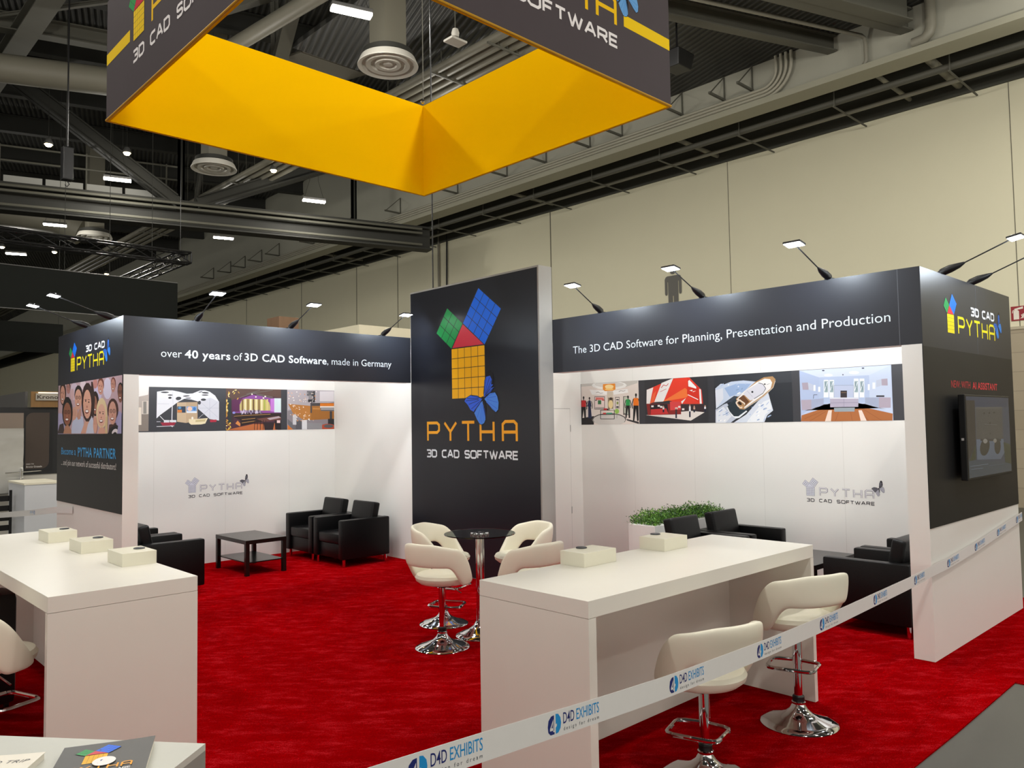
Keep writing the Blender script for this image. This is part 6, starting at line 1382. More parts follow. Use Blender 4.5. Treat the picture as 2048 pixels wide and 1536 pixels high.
def stool(loc, face, hs, label, group, base_rz=None):
    """face: heading in degrees the sitter looks along; hs: seat height"""
    t = thing('bar_stool', label, 'bar stool', loc, math.radians(face - 90), group)
    ds = hs - .56
    key = round(hs, 3)
    latheo('base', [(0, 0), (.228, 0), (.232, .004), (.226, .012), (.185, .026), (.13, .043), (.08, .066), (.052, .092), (.040, .118), (.036, .135), (0, .135)], CHROME, t, (0, 0, 0), 48, False)
    latheo('collar', [(.033, .13), (.036, .135), (.036, .165), (.030, .172), (0, .172)], BLACKPL, t, (0, 0, 0), 24, False)
    latheo('collar_ring', [(.036, .118), (.042, .122), (.042, .132), (.036, .136)], CHROME, t, (0, 0, 0), 24, False)
    tubeo('lower_pole', [(0, 0, .165), (0, 0, .30 + ds)], .0245, CHROME, t, 20, False)
    s_ = tubeo('gas_sleeve', [(0, 0, .285 + ds), (0, 0, hs - .05)], .029, CHROME, t, 20, False)
    a = 0 if base_rz is None else math.radians(base_rz - face)
    ca, sa = math.cos(a), math.sin(a)
    def rot(p): return (p[0] * ca - p[1] * sa, p[0] * sa + p[1] * ca, p[2])
    z = .305 + ds
    bm = bmesh.new()
    loop = [(.03, .0), (.105, .012), (.135, .03), (.142, .06), (.135, .20), (.122, .225), (.09, .235), (-.09, .235), (-.122, .225), (-.135, .20), (-.142, .06), (-.135, .03), (-.105, .012), (-.03, 0)]
    tube(bm, [rot((x, y, z)) for x, y in loop], .0115, 8)
    finish(bm, 'footrest', CHROME, t, True, False)
    tubeo('lever', [(.02, .0, hs - .07), (.10, .03, hs - .085), (.17, .05, hs - .125)], .005, CHROME, t, 8, False)
    bxo('seat_plate', -.09, .09, -.09, .09, hs - .068, hs - .052, BLACKPL, t, .004, world=False)
    bm = seat_bm(); bmesh.ops.translate(bm, verts=bm.verts, vec=(0, 0, hs)); so = finish(bm, 'seat', CREAM, t, True, False)
    bm = stool_band(); bmesh.ops.translate(bm, verts=bm.verts, vec=(0, 0, hs)); bo = finish(bm, 'backrest', CREAM, t, True, False)
    md = bo.modifiers.new('smooth', 'SUBSURF'); md.levels = 1; md.render_levels = 2
    return t
G1, G2 = 'white stools at the counter with the tape', 'white stools round the glass table'
stool((3.66, 2.40, 0), 74, .53, 'white bar stool at the taped counter, nearer the camera', G1, 195)
stool((4.69, 2.395, 0), 70, .64, 'white bar stool at the taped counter, nearer the end wall', G1, 195)
stool((4.215, 5.327, 0), 12, .585, 'white bar stool before the glass table on the open carpet side', G2, 30)
stool((4.72, 5.94, 0), -62, .62, 'white bar stool behind the glass table on its left, seat towards camera', G2, -70)
stool((5.25, 5.42, 0), 164, .62, 'white bar stool behind the glass table on its right, seat towards camera', G2, 190)
stool((4.72, 4.80, 0), 88, .585, 'white bar stool between the glass table and the taped counter', G2, 60)
G3 = 'white stools under the left counter'
stool((.86, 4.95, 0), 20, .69, 'white bar stool under left counter, nearest the camera at the frame edge', G3, 20)
stool((.84, 5.78, 0), 10, .69, 'white bar stool under left counter, behind the nearest one', G3, 0)
t = thing('carry_case', 'black upright case under the left counter behind the stools', 'case', (1.0, 6.2, 0))
bxo('case_body', .93, 1.30, 6.30, 6.60, .03, .78, BLACKPL, t, .05)
for x in (.98, 1.25):
    tubeo('wheel', [(x - .012, 6.36, .03), (x + .012, 6.36, .03)], .03, BLACKPL, t, 12); tubeo('wheel', [(x - .012, 6.54, .03), (x + .012, 6.54, .03)], .03, BLACKPL, t, 12)

# ============================================================ GLASS TABLE
t = thing('bar_table', 'round glass top bar table on a chrome column between four white stools', 'table', (4.69, 5.374, 0))
GLASS = mat('smoked_glass', 'c6d0d0', .02, trans=1.0, ior=1.45)
latheo('base', [(0, 0), (.222, 0), (.226, .004), (.22, .012), (.17, .03), (.11, .055), (.065, .09), (.045, .125), (0, .13)], CHROME, t, (0, 0, 0), 48, False)
tubeo('column', [(0, 0, .12), (0, 0, .865)], .038, CHROME, t, 28, False)
for i in range(4):
    a = PI / 4 + i * PI / 2; latheo('glass_mount', [(0, 0), (.035, 0), (.042, .012), (.042, .03), (0, .03)], CHROME, t, (.045 * math.cos(a), .045 * math.sin(a), .862), 20, False)
for i in range(4):
    a = PI / 4 + i * PI / 2; latheo('mount_cap', [(0, 0), (.036, 0), (.034, .008), (0, .010)], CHROME, t, (.045 * math.cos(a), .045 * math.sin(a), .902), 20, False)
latheo('tabletop', [(0, 0), (.317, 0), (.321, .004), (.317, .009), (0, .009)], GLASS, t, (0, 0, .893), 72, False)

# ============================================================ ARMCHAIRS (local: sitter looks along +y)
def armchair0(label, group):
    t = thing('armchair', label, 'armchair', (0, 0, 0), 0, group)
    for s in (-1, 1): bxo('arm', s * .275, s * .385, -.37, .385, .10, .625, LEATHER, t, .022, True, False)
    bxo('back_frame', -.275, .275, -.385, -.25, .10, .615, LEATHER, t, .022, True, False)
    bxo('seat_base', -.273, .273, -.25, .350, .10, .295, LEATHER, t, .016, True, False)
    bxo('seat_cushion', -.270, .270, -.25, .372, .298, .435, LEATHER, t, .028, True, False)
    bm = bmesh.new(); box(bm, -.262, .262, -.06, .06, 0, .40, .03, 3)
    bmesh.ops.transform(bm, matrix=Matrix.Translation((0, -.165, .425)) @ Matrix.Rotation(math.radians(12), 4, 'X'), verts=bm.verts)
    finish(bm, 'back_cushion', LEATHER, t, True, False)
    for x in (-.33, .33):
        for y in (-.33, .33): tubeo('leg', [(x, y, 0), (x, y, .102)], .021, CHROME, t, 16, False)
    return t
LA, RA = 'armchairs in the left bay', 'armchairs in the right bay'
a0 = armchair0('black leather armchair in left bay beside the storage closet wall, front one', LA)
a0.location = (6.005, 9.595, 0); a0.rotation_euler = (0, 0, PI / 2)
for x, y, deg, lab, g in (
    (6.005, 10.40, 90, 'black leather armchair in left bay beside the closet wall, by the back wall', LA),
    (3.315, 9.39, -90, 'black armchair against the left side wall, the nearer of two', LA),
    (3.315, 10.19, -90, 'black armchair against the left side wall, by the back wall', LA),
    (7.435, 2.94, 0, 'black armchair inside the end wall beside its white post', RA),
    (8.24, 2.94, 0, 'black armchair inside the end wall, by the back wall', RA),
    (7.43, 4.87, 180, 'black armchair before the plant box, left one behind the taped counter', RA),
    (8.24, 4.87, 180, 'black armchair before the plant box, right one by the back wall', RA)):
    dup(a0, (x, y, 0), math.radians(deg), lab, g)

# ============================================================ COFFEE TABLES
def coffee0(label, w, d):
    t = thing('coffee_table', label, 'table', (0, 0, 0), 0, 'low dark coffee tables')
    bxo('tabletop', -w / 2, w / 2, -d / 2, d / 2, .40, .45, ESPRESSO, t, .002, world=False)
    for x in (-1, 1):
        for y in (-1, 1): bxo('leg', x * (w / 2 - .052), x * (w / 2 - .002), y * (d / 2 - .052), y * (d / 2 - .002), 0, .40, ESPRESSO, t, world=False)
    bxo('shelf', -w / 2 + .03, w / 2 - .03, -d / 2 + .03, d / 2 - .03, .155, .17, ESPRESSO, t, world=False)
    return t
c0 = coffee0('dark brown coffee table with shelf between armchairs in left bay', .56, .92)
c0.location = (4.755, 10.09, 0)
dup(c0, (7.93, 3.88, 0), PI / 2, 'dark coffee table between armchairs in right bay, behind the counter')

# ============================================================ PLANT BOX
t = thing('plant_box', 'white plant box with low green foliage behind right bay armchairs', 'plant', (7.36, 5.40, 0))
bm = bmesh.new(); box(bm, 7.37, 8.86, 5.42, 5.80, 0, .69, .004)
finish(bm, 'planter', mat('planter_white', 'dedbd6', .5, noise=.02), t)
bm = bmesh.new()
LEAF = [mat('leaf_green', '416d1c', .55), mat('leaf_light_green', '668f2c', .55), mat('leaf_dark_green', '25421a', .6)]
for i in range(8200):
    x = random.uniform(7.38, 8.85); y = random.uniform(5.42, 5.80); h = .10 + .05 * math.sin(x * 9) * math.sin(x * 23) + random.uniform(-.06, .05)
    if random.random() < .25: x += random.uniform(-.05, .05); y += random.uniform(-.06, .06)
    z = .69 + random.random() ** .6 * max(.03, h)
    c = Vector((x, y, z)); a = Vector((random.gauss(0, 1), random.gauss(0, 1), random.uniform(.2, 1.4))).normalized(); b = a.orthogonal().normalized()
    b = (b * math.cos(i) + a.cross(b) * math.sin(i)); L = random.uniform(.009, .020)
    v = [bm.verts.new(p) for p in (c - a * L, c + b * L * .38, c + a * L, c - b * L * .38)]
    f = bm.faces.new(v); f.material_index = random.choice((0, 0, 1, 2))
finish(bm, 'foliage', LEAF, t)

# ============================================================ FRONT TABLE WITH PRINTED MATTER
ex = Vector((-.63, .777, 0)).normalized(); ey = Vector((-.777, -.63, 0)); ey = (ey - ex * ey.dot(ex)).normalized()
C0 = Vector((.996, 2.416, .92))
t = thing('display_table', 'grey topped display table in the near left corner under brochures', 'table', (C0.x, C0.y, 0))
MT = Matrix((ex, ey, Vector((0, 0, 1)) if ex.cross(ey).z > 0 else Vector((0, 0, 1)))).transposed().to_4x4(); MT.translation = (C0.x, C0.y, 0)
def tbl(name, u0, u1, v0, v1, z0, z1, m):
    bm = bmesh.new(); box(bm, u0, u1, v0, v1, z0, z1); bmesh.ops.transform(bm, matrix=MT, verts=bm.verts); return finish(bm, name, m, t)
GREYT = mat('pale_grey_laminate', 'c3c4bc', .4, noise=.02)
tbl('tabletop', 0, 1.25, 0, .62, .90, .92, GREYT)
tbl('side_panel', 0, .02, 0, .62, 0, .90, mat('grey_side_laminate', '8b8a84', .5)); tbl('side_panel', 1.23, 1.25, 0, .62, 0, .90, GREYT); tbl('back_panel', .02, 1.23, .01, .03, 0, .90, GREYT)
def booklet(name, label, tl, right, w, h, th, z, cover, pages, draw):
    R = Vector((*right, 0)).normalized(); D = Vector((R.y, -R.x, 0)); o_ = Vector((*tl, 0))
    t = thing(name, label, 'brochure', (tl[0], tl[1], z))
    bm = bmesh.new(); n = 8
    def prism(bm, a, b, z0, z1, curl):
        rows = []
        for i in range(n + 1):
            k = i / n; lift = curl * max(0, k - .55) ** 2
            rows.append([bm.verts.new(o_ + R * (a + (w - 2 * a) * k) + D * (b + (h - 2 * b) * j) + Vector((0, 0, zz + lift))) for j in (0, 1) for zz in (z0, z1)])
        for A, B in zip(rows, rows[1:]):
            bm.faces.new((A[1], B[1], B[3], A[3])); bm.faces.new((A[0], A[2], B[2], B[0])); bm.faces.new((A[0], B[0], B[1], A[1])); bm.faces.new((A[2], A[3], B[3], B[2]))
        bm.faces.new((rows[0][0], rows[0][1], rows[0][3], rows[0][2])); bm.faces.new((rows[-1][0], rows[-1][2], rows[-1][3], rows[-1][1]))
    prism(bm, .003, .003, z, z + th - .001, .0); finish(bm, 'pages', pages, t)
    bm = bmesh.new(); prism(bm, 0, 0, z + th - .001, z + th, .012); finish(bm, 'cover', cover, t)
    pr = Print(lambda u, v, d: tuple(o_ + R * u + D * (h - v) + Vector((0, 0, z + th + .012 * max(0, u / w - .55) ** 2 + d))))
    draw(pr); pr.done('cover_print', t)
def draw_black(pr):
    pytree(pr, .070, .150, .060, LOGO_COL, '3c3b3a')
    letters(pr, 'PYTHA', .035, .205, .095, .034, 'f2a81e', .005, .35); letters(pr, '3D CaD SOFtWaRE', .035, .205, .072, .013, 'e8e8e8', .0022)
    pr.ell('f4f2f0', .128, .148, .030, .032); pr.ell('d05a5a', .128, .146, .018, .016); pr.rect('2a3a7a', .118, .150, .130, .160)
booklet('catalogue', 'dark grey catalogue with colour logo on the near display table', (.668, 2.635), (.906, -.424), .245, .30, .02, .92, mat('catalogue_cover', '4a4a48', .4, noise=.04), mat('paper_edge', 'd8d4c8', .8), draw_black)
def draw_white(pr):
    pr.text('D TRIP', .13, .225, .235, .022, '4a4a4e', -.005, .2)
    pr.ell('f0b428', .13, .185, .075, .018); pr.ell('e8c040', .10, .16, .06, .016); pr.ell('b8c8d8', .16, .178, .035, .010); pr.ell('f4c860', .08, .12, .07, .02); pr.ell('d89a20', .15, .13, .03, .02)
booklet('magazine', 'white magazine with yellow drawing on the near display table', (.425, 2.79), (.80, -.60), .245, .30, .018, .92, mat('magazine_cover', 'ece6d8', .4), mat('paper_edge', 'd8d4c8', .8), draw_white)

# ============================================================ BARRIER TAPE
TAPEM = mat('white_barrier_tape', 'e6e4e2', .35, noise=.02)
TP = [(9.0, 2.203, .933), (8.907, 2.203, .926), (8.4, 2.203, .877), (7.6, 2.203, .806), (6.872, 2.203, .755), (6.45, 2.198, .745), (5.95, 2.152, .75), (4.34, 2.0, .80), (3.42, 1.91, .843), (2.54, 1.82, .902), (2.09, 1.78, .94), (1.5, 1.72, 1.0), (1.1, 1.685, 1.035), (.5, 1.63, 1.08)]
TH_ = .083
def sampled(P, step=.04):
    out = []
    for a, b in zip(P, P[1:]):
        n = max(1, int((Vector(b) - Vector(a)).length / step))
        for i in range(n): out.append(Vector(a).lerp(Vector(b), i / n))
    out.append(Vector(P[-1])); 
    for _ in range(12): out = [out[0]] + [(out[i - 1] + out[i] * 2 + out[i + 1]) / 4 for i in range(1, len(out) - 1)] + [out[-1]]
    return out
def tape(P, label, logos, mirror=False, hgt=TH_):
    SP = sampled(P); t = thing('barrier_tape', label, 'barrier tape', (P[0][0], P[0][1], P[0][2]))
    bm = bmesh.new(); th = .0006; rows = []
    nrm = []
    for i, p in enumerate(SP):
        d = (SP[min(i + 1, len(SP) - 1)] - SP[max(i - 1, 0)]); d.z = 0; d.normalize(); nrm.append(Vector((-d.y, d.x, 0)))
    for p, n in zip(SP, nrm):
        rows.append([bm.verts.new(p + n * s * th + Vector((0, 0, -hgt * k))) for s, k in ((-1, 0), (1, 0), (1, 1), (-1, 1))])
    for A, B in zip(rows, rows[1:]):
        for k in range(4): bm.faces.new((A[k], A[(k + 1) % 4], B[(k + 1) % 4], B[k]))
    bm.faces.new(rows[0]); bm.faces.new(rows[-1][::-1])
    finish(bm, 'strip', TAPEM, t)
    cum = [0.]
    for a, b in zip(SP, SP[1:]): cum.append(cum[-1] + (b - a).length)
    tot = cum[-1]
    def at(sv):
        sv = max(0, min(tot - 1e-4, sv)); lo_, hi_ = 0, len(cum) - 1
        while hi_ - lo_ > 1:
            m_ = (lo_ + hi_) // 2
            if cum[m_] <= sv: lo_ = m_
            else: hi_ = m_
        k = (sv - cum[lo_]) / (cum[hi_] - cum[lo_]); return SP[lo_].lerp(SP[hi_], k), nrm[lo_].lerp(nrm[hi_], k)
    def fr(u, v, d):                      # u runs left to right as read, from the tape's far end backwards
        p, n = at(tot - u); n = n if (n.dot(Vector((-p.x, -p.y, 0))) > 0) else -n
        return tuple(p + n * (d + th) + Vector((0, 0, v - hgt)))
    def su(x):                            # arc position of the point nearest to x
        i = min(range(len(SP)), key=lambda j: abs((SP[j].y if mirror else SP[j].x) - x)); return tot - cum[i]
    H = hgt
    for x in logos:
        pr = Print(fr, .0004); u = su(x); sg = -1 if mirror else 1
        def X(a): return u + sg * a * H
        c1, c2, c3 = ('1c2a72', '1f94d8', '4a4e5c') if not mirror else ('7c86b4', '86b6e0', 'a8aab4')
        pr.poly(c1, [(X(.42), .84 * H), (X(.24), .82 * H), (X(.08), .68 * H), (X(.03), .45 * H), (X(.06), .25 * H), (X(.2), .13 * H), (X(.44), .13 * H), (X(.44), .22 * H), (X(.36), .22 * H), (X(.36), .27 * H), (X(.42), .27 * H)])
        pr.poly('e6e4e2', [(X(.38), .70 * H), (X(.16), .36 * H), (X(.16), .28 * H), (X(.38), .28 * H)])
        pr.poly(c1, [(X(.34), .58 * H), (X(.25), .38 * H), (X(.34), .38 * H)])
        pr.poly(c2, [(X(.52), .87 * H), (X(.68), .85 * H), (X(.82), .70 * H), (X(.86), .5 * H), (X(.82), .3 * H), (X(.68), .15 * H), (X(.52), .13 * H), (X(.52), .36 * H), (X(.60), .42 * H), (X(.60), .50 * H), (X(.52), .50 * H)])
        a, b = sorted((X(1.0), X(1.72))); pr.text('D4D', a, b, .42 * H, .44 * H, c1, .004, 0, mirror)
        a, b = sorted((X(1.86), X(3.42))); pr.text('EXHIBITS', a, b, .42 * H, .44 * H, c2, .004, 0, mirror)
        a, b = sorted((X(1.02), X(3.40))); pr.text('d e s i g n   f o r   d r e a m', a, b, .16 * H, .15 * H, c3, -.002, 0, mirror)
        pr.done('logo_print', t)
tape(TP, 'white printed barrier tape strung before the stools and end wall', (8.789, 8.163, 7.514, 6.823, 5.98, 5.05, 4.16, 3.33, 2.54, 1.79, 1.22))
tape([(2.672, 10.35, .985), (2.672, 10.7, .965), (2.672, 11.0, .945), (2.66, 12.2, .825), (2.64, 14.1, .655), (2.62, 14.9, .59)], 'reversed barrier tape along the left side wall running to far left', (12.05, 14.3), True, .078)
# ============================================================ HALL CEILING: LAMPS
DG = Vector((.956, -.293, 0))                       # direction of the roof beams
def at_deck(x, y): return 9.95 if (8.0 < x < 16.2 and 2.0 < y < 15.0) else 12.2
def high_bay(x, y, label, group, z=8.5):
    t = thing('high_bay_light', label, 'ceiling lamp', (x, y, z), math.atan2(DG.y, DG.x), group)
    bxo('housing', -.33, .33, -.085, .085, .0, .07, ALU, t, .01, world=False)
    bxo('diffuser', -.325, .325, -.08, .08, -.045, .0, LED, t, .012, True, world=False)
    top = at_deck(x, y) - z
    for s in (-1, 1): tubeo('cable', [(s * .28, 0, .07), (s * .12, 0, .6), (s * .12, 0, top)], .005, STEELD, t, 6, False)
    ld = bpy.data.lights.new('lamp_light', 'AREA'); ld.shape = 'RECTANGLE'; ld.size = .65; ld.size_y = .16; ld.energy = FIXTURE_W; ld.color = (1.0, .96, .88)
    lo_ = bpy.data.objects.new('lamp_light', ld); COL.objects.link(lo_); lo_.parent = t; lo_.location = (0, 0, -.06)
    ls = bpy.data.lights.new('added_fill', 'POINT'); ls.energy = FILL_W; ls.color = (1.0, .96, .88); ls.shadow_soft_size = .12  # extra fill light added below the lamp for the dark ceiling and walls
    l2 = bpy.data.objects.new('added_fill', ls); COL.objects.link(l2); l2.parent = t; l2.location = (0, 0, -.22)
GL1 = 'long high bay lamps over the hall'
for x, y, w in ((6.653, 10.56, 'seen through the opening of the hanging sign'), (6.632, 21.92, 'left of the yellow sign, nearest and largest there'), (6.641, 28.08, 'left, second along its row beside the black truss'),
                (6.673, 33.58, 'far left, just above the black truss'), (11.526, 20.36, 'just under the left edge of the yellow sign'), (11.425, 26.37, 'under the dark roof girder, left of the tower'),
                (9.6, 45.5, 'lowest at far left, between the two black banners')):
    high_bay(x, y, 'long white high bay lamp ' + w, GL1)
for i, (x, y) in enumerate(((6.65, 4.6), (6.65, -1.2), (1.9, 4.6), (1.9, -1.2), (1.9, 10.3), (1.9, 16), (-3.0, 10.3), (11.5, 2.6), (-3.0, 4.6), (-3.0, -1.2), (11.5, -3.0), (6.65, -7), (14.7, 2.3), (14.7, -3.0), (14.7, -8.5))):  # seen grid continued; row by the hall wall added to brighten it
    high_bay(x, y, 'long white high bay lamp added outside the view, over the near aisle', 'lamps over the near aisle')
for x, y, w in ((11.5, 8.6, 'behind its dark right face'), (11.5, 14.5, 'behind its yellow right side'), (6.65, 16.2, 'behind its yellow left side')):
    high_bay(x, y, 'long white high bay lamp hidden by the hanging sign, ' + w, 'lamps hidden by the hanging sign')
for x, y, w in ((5.196, 22.71, 'leftmost of four'), (6.908, 22.07, 'second of four from left'), (8.666, 21.39, 'right above a round diffuser'), (10.514, 20.87, 'under the yellow sign edge'), (11.655, 39.98, 'over the top edge of the black banner'), (8.594, 36.35, 'on the black truss'), (6.794, 36.65, 'at the far left edge')):
    t = thing('spot_lamp', 'small round warm hall lamp, ' + w, 'ceiling lamp', (x, y, 9.3), 0, 'small round hall lamps')
    latheo('lamp_shade', [(0, .16), (.06, .15), (.11, .04), (.11, 0), (.1, 0)], ALU, t, (0, 0, 0), 16, False)
    latheo('bulb', [(0, -.07), (.06, -.05), (.09, 0), (.06, .04), (0, .05)], mat('warm_bulb', 'ffffff', .4, emit='ffe7ae', estr=22), t, (0, 0, 0), 14, False)
    tubeo('rod', [(0, 0, .15), (0, 0, 12.2 - 9.3)], .006, STEELD, t, 6, False)

# ============================================================ AIR DIFFUSERS, DUCTS
DIFF = mat('diffuser_white', 'cfccc2', .5, noise=.03)
def diffuser(x, y, label, ztop=12.19, z=8.5):
    t = thing('air_diffuser', label, 'air diffuser', (x, y, z), 0, 'round air diffusers')
    bm = bmesh.new()
    lathe(bm, [(0, .015), (.06, .012), (.085, .02), (.10, .055), (.15, .06), (.165, .012), (.235, .004), (.25, .055), (.305, .06), (.32, .012), (.40, .0), (.415, .055), (.46, .06), (.475, .01), (.552, -.012), (.556, .0), (.50, .13), (0, .14)], (0, 0, 0), 48)
    finish(bm, 'cone_rings', DIFF, t, True, False)
    latheo('throat', [(.50, .12), (.46, .16), (.46, .25)], STEELD, t, (0, 0, 0), 32, False)
    bxo('drop_duct', -.24, .24, -.24, .24, .2, ztop - z, DUCTM, t, world=False)
diffuser(8.191, 11.774, 'round air diffuser seen through the opening of the hanging sign', 9.95)
diffuser(8.194, 19.496, 'round air diffuser left of the yellow sign')
diffuser(8.10, 29.14, 'round air diffuser above the black truss')
def along(name, P, Q, r, m, label, cat, group=None, seg=16):
    o = tubeo(name, [P, Q], r, m, None, seg); return tag(o, label, cat, group)
along('air_duct', (-14.0, 27.1, 9.83), (6.4, 18.65, 9.83), .31, DUCTM, 'thick round grey air duct crossing under the roof at top left', 'duct')
t = thing('air_duct', 'large grey duct elbow behind the lowest left lamps', 'duct', (3, 33, 9.2))
bm = bmesh.new(); tube(bm, [(-8, 33.2, 9.5), (4.5, 31.4, 9.5), (7.3, 31.0, 9.4), (8.1, 30.6, 9.0)], .52, 18); finish(bm, 'duct_run', DUCTM, t, True)
for i, x in enumerate((10.30, 10.55, 10.81, 11.08)):
    along('ceiling_pipe', (x, -6, 9.5), (x, 60, 9.5), .092, PIPEM, 'grey ceiling pipe in the bundle of four, %s' % ('first from the lamps', 'second from the lamps', 'third from the lamps', 'nearest the hall wall')[i], 'pipe', 'bundle of four ceiling pipes')
t = thing('pipe_hangers', 'steel clamps holding the bundle of four ceiling pipes', 'bracket', (10.3, 10, 9.4))
for y in (9.5, 11.2, 13.0, 15.0, 19, 23, 27, 31):
    bm = bmesh.new(); beam(bm, (10.15, y, 9.39), (11.25, y, 9.39), .04, .03)
    for x in (10.43, 10.68, 10.95): beam(bm, (x, y, 9.38), (x, y, at_deck(x, y)), .015, .015)
    finish(bm, 'clamp', STEEL, t)

# ============================================================ BULKHEAD CONDUITS AND BRACKETS
for i in range(4):
    z = 9.305 - .075 * i; pts = [(16.10, 70, z)] + [(16.10, 8.6 - .02 * i, z)]
    for k in range(1, 9):
        a = k / 8 * PI / 2; R = .45 + .10 * i - .1
        pts.append((16.10, 8.6 - .02 * i - R * math.sin(a), z + R * (1 - math.cos(a))))
    pts.append((16.10, pts[-1][1], 9.95))
    o = tubeo('conduit', pts, .036, mat('conduit_paint', 'a3a090', .45, noise=.05), None, 10)
    tag(o, 'grey conduit along the bulkhead bending up at right, %s' % ('topmost of four', 'second from top', 'third from top', 'lowest of four')[i], 'conduit', 'conduits along the bulkhead')
BY = (8.88, 9.6, 10.77, 12.64, 13.75, 15.41, 17.06, 19.4, 22.57, 25.6, 28.6, 31.59, 33.26, 34.95, 36.52, 38.5)
for y in BY:
    t = thing('conduit_bracket', 'thin triangular steel bracket above the conduits on the dark bulkhead', 'bracket', (16.1, y, 9.36), 0, 'triangular brackets on the bulkhead')
    bm = bmesh.new(); beam(bm, (16.18, y, 9.39), (16.18, y, 9.95), .03, .03); beam(bm, (16.18, y, 9.94), (15.58, y, 9.41), .022, .022); beam(bm, (16.2, y, 9.39), (15.52, y, 9.39), .05, .05)
    finish(bm, 'bracket_bars', STEEL, t)
along('sprinkler_pipe', (18.0, -10, 8.94), (18.0, 70, 8.94), .05, PIPEM, 'thin grey pipe nearest the top of the hall wall', 'pipe', None, 12)
along('sprinkler_pipe', (17.16, -10, 8.93), (17.16, 70, 8.93), .075, mat('painted_pipe_dark', '54534a', .55), 'grey pipe between bulkhead conduits and wall top pipe', 'pipe', None, 12)
for y, r, w in ((6.405, .05, 'nearer the conduit bend'), (5.39, .085, 'below the thick vertical pipe'), (17.6, .05, 'left of the yellow sign corner'), (11.4, .06, 'behind the right end of the sign'), (29.0, .05, 'far along the wall')):
    along('cross_pipe', (16.56, y, 9.12), (18.76, y, 9.12), r, PIPEM, 'short grey pipe crossing to the hall wall, ' + w, 'pipe', 'short cross pipes', 12)
for i in range(24):
    y = -2 + 2.35 * i
    t = thing('trapeze_hanger', 'thin trapeze hanger under the dark soffit beside the hall wall', 'bracket', (17.1, y, 8.8), 0, 'trapeze hangers under the soffit')
    bm = bmesh.new(); beam(bm, (17.05, y, 8.80), (17.05, y, 10.5), .018, .018); beam(bm, (17.0, y, 8.79), (18.78, y, 8.79), .03, .03)
    finish(bm, 'hanger_bars', STEEL, t)
o = tubeo('drop_pipe', [(16.08, 5.06, 9.955), (16.08, 5.06, 9.4), (16.08, 5.09, 9.28), (16.08, 5.18, 9.19), (16.08, 5.34, 9.17), (16.08, 5.40, 9.17)], .10, PIPEM, None, 14)
tag(o, 'thick grey vertical pipe with elbow at the right of the bulkhead', 'pipe')
o = tubeo('drop_pipe', [(12.0, 7.95, 9.66), (16.0, 6.34, 9.66), (16.08, 6.31, 9.62), (16.1, 6.30, 9.5), (16.1, 6.30, 9.16), (16.11, 6.33, 9.11), (16.14, 6.36, 9.11)], .04, PIPEM, None, 12)
tag(o, 'thin grey pipe running below the roof deck and down the bulkhead', 'pipe')

# ============================================================ ROOF STEEL
def roofbeam(P, Q, w, h, label, group=None, m=STEEL, name='roof_beam'):
    bm = bmesh.new(); ibeam(bm, P, Q, w, h); return tag(finish(bm, name, m), label, 'beam', group)
def ext(P, Q, a, b):
    P, Q = Vector(P), Vector(Q); d = (Q - P).normalized(); return tuple(P - d * a), tuple(Q + d * b)
A, B = ext((12.381, 8.481, 9.775), (16.203, 7.004, 9.775), 4.5, 0); roofbeam(A, B, .22, .35, 'grey roof joist right of the sign, first above the conduits')
A, B = ext((13.183, 6.635, 9.70), (16.209, 5.517, 9.70), 5, 0); roofbeam(A, B, .25, .45, 'grey roof joist at upper right, second from the conduits')
A, B = ext((13.71, 6.136, 9.72), (16.207, 5.23, 9.72), 5, -.45); roofbeam(A, B, .30, .52, 'deep grey roof joist at upper right, nearest the vertical pipe')
A, B = ext((12.9, 4.6, 9.70), (16.2, 3.4, 9.70), 5, 0); roofbeam(A, B, .25, .45, 'grey roof joist at upper right frame corner')
for i in range(11):
    y0 = 17.5 + 3.4 * i
    roofbeam((-24, y0 + 24 * .3065, 11.9), (16.2, y0 - 16.2 * .3065, 11.9), .25, .55, 'dark roof joist under the corrugated deck on the left', 'dark roof joists', STEELD)
roofbeam((3.4, 20.75, 11.25), (7.6, 19.48, 11.25), .3, .4, 'grey roof beam above the round duct at top left')
roofbeam((4.15, 14.0, 11.0), (4.10, 30, 11.0), .45, .35, 'wide grey roof girder crossing the beams at top left')
for i, (P, Q) in enumerate((((2.2, 20.9, 11.4), (5.0, 17.9, 11.4)), ((3.6, 20.6, 11.3), (6.0, 17.2, 11.3)))):
    roofbeam(P, Q, .08, .1, 'thin grey bracing bar at top left, %s' % ('left one', 'right one')[i], 'thin roof bracing')
# big roof truss
TP_, TQ_ = Vector((4.43, 24.27, 0)), Vector((13.53, 21.62, 0)); TD = (TQ_ - TP_).normalized()
def tp(s, z): p = TP_ + TD * s; return (p.x, p.y, z)
t = thing('roof_truss', 'huge dark steel roof truss spanning from upper left to the bulkhead', 'truss', tp(0, 7.75))
bm = bmesh.new(); ibeam(bm, tp(-30, 8.12), tp(12.2, 8.12), .5, .76, .06); finish(bm, 'bottom_chord', STEELD, t)
bm = bmesh.new(); ibeam(bm, tp(-30, 12.0), tp(12.2, 12.0), .5, .4, .05); finish(bm, 'top_chord', STEELD, t)
nr = Vector((-TD.y, TD.x, 0))
for s0, z0, s1, z1, w in ((-.4, 11.9, 4.35, 8.45, .42), (4.9, 8.5, 12.0, 11.6, .36), (-5.2, 8.5, -.6, 11.9, .4), (-14.5, 11.9, -9.4, 8.5, .42)):
    bm = bmesh.new(); P, Q = Vector(tp(s0, z0)), Vector(tp(s1, z1))
    for k in (-.16, .16): ibeam(bm, P + nr * k, Q + nr * k, .22, w, .04)
    finish(bm, 'diagonal', STEELD, t)
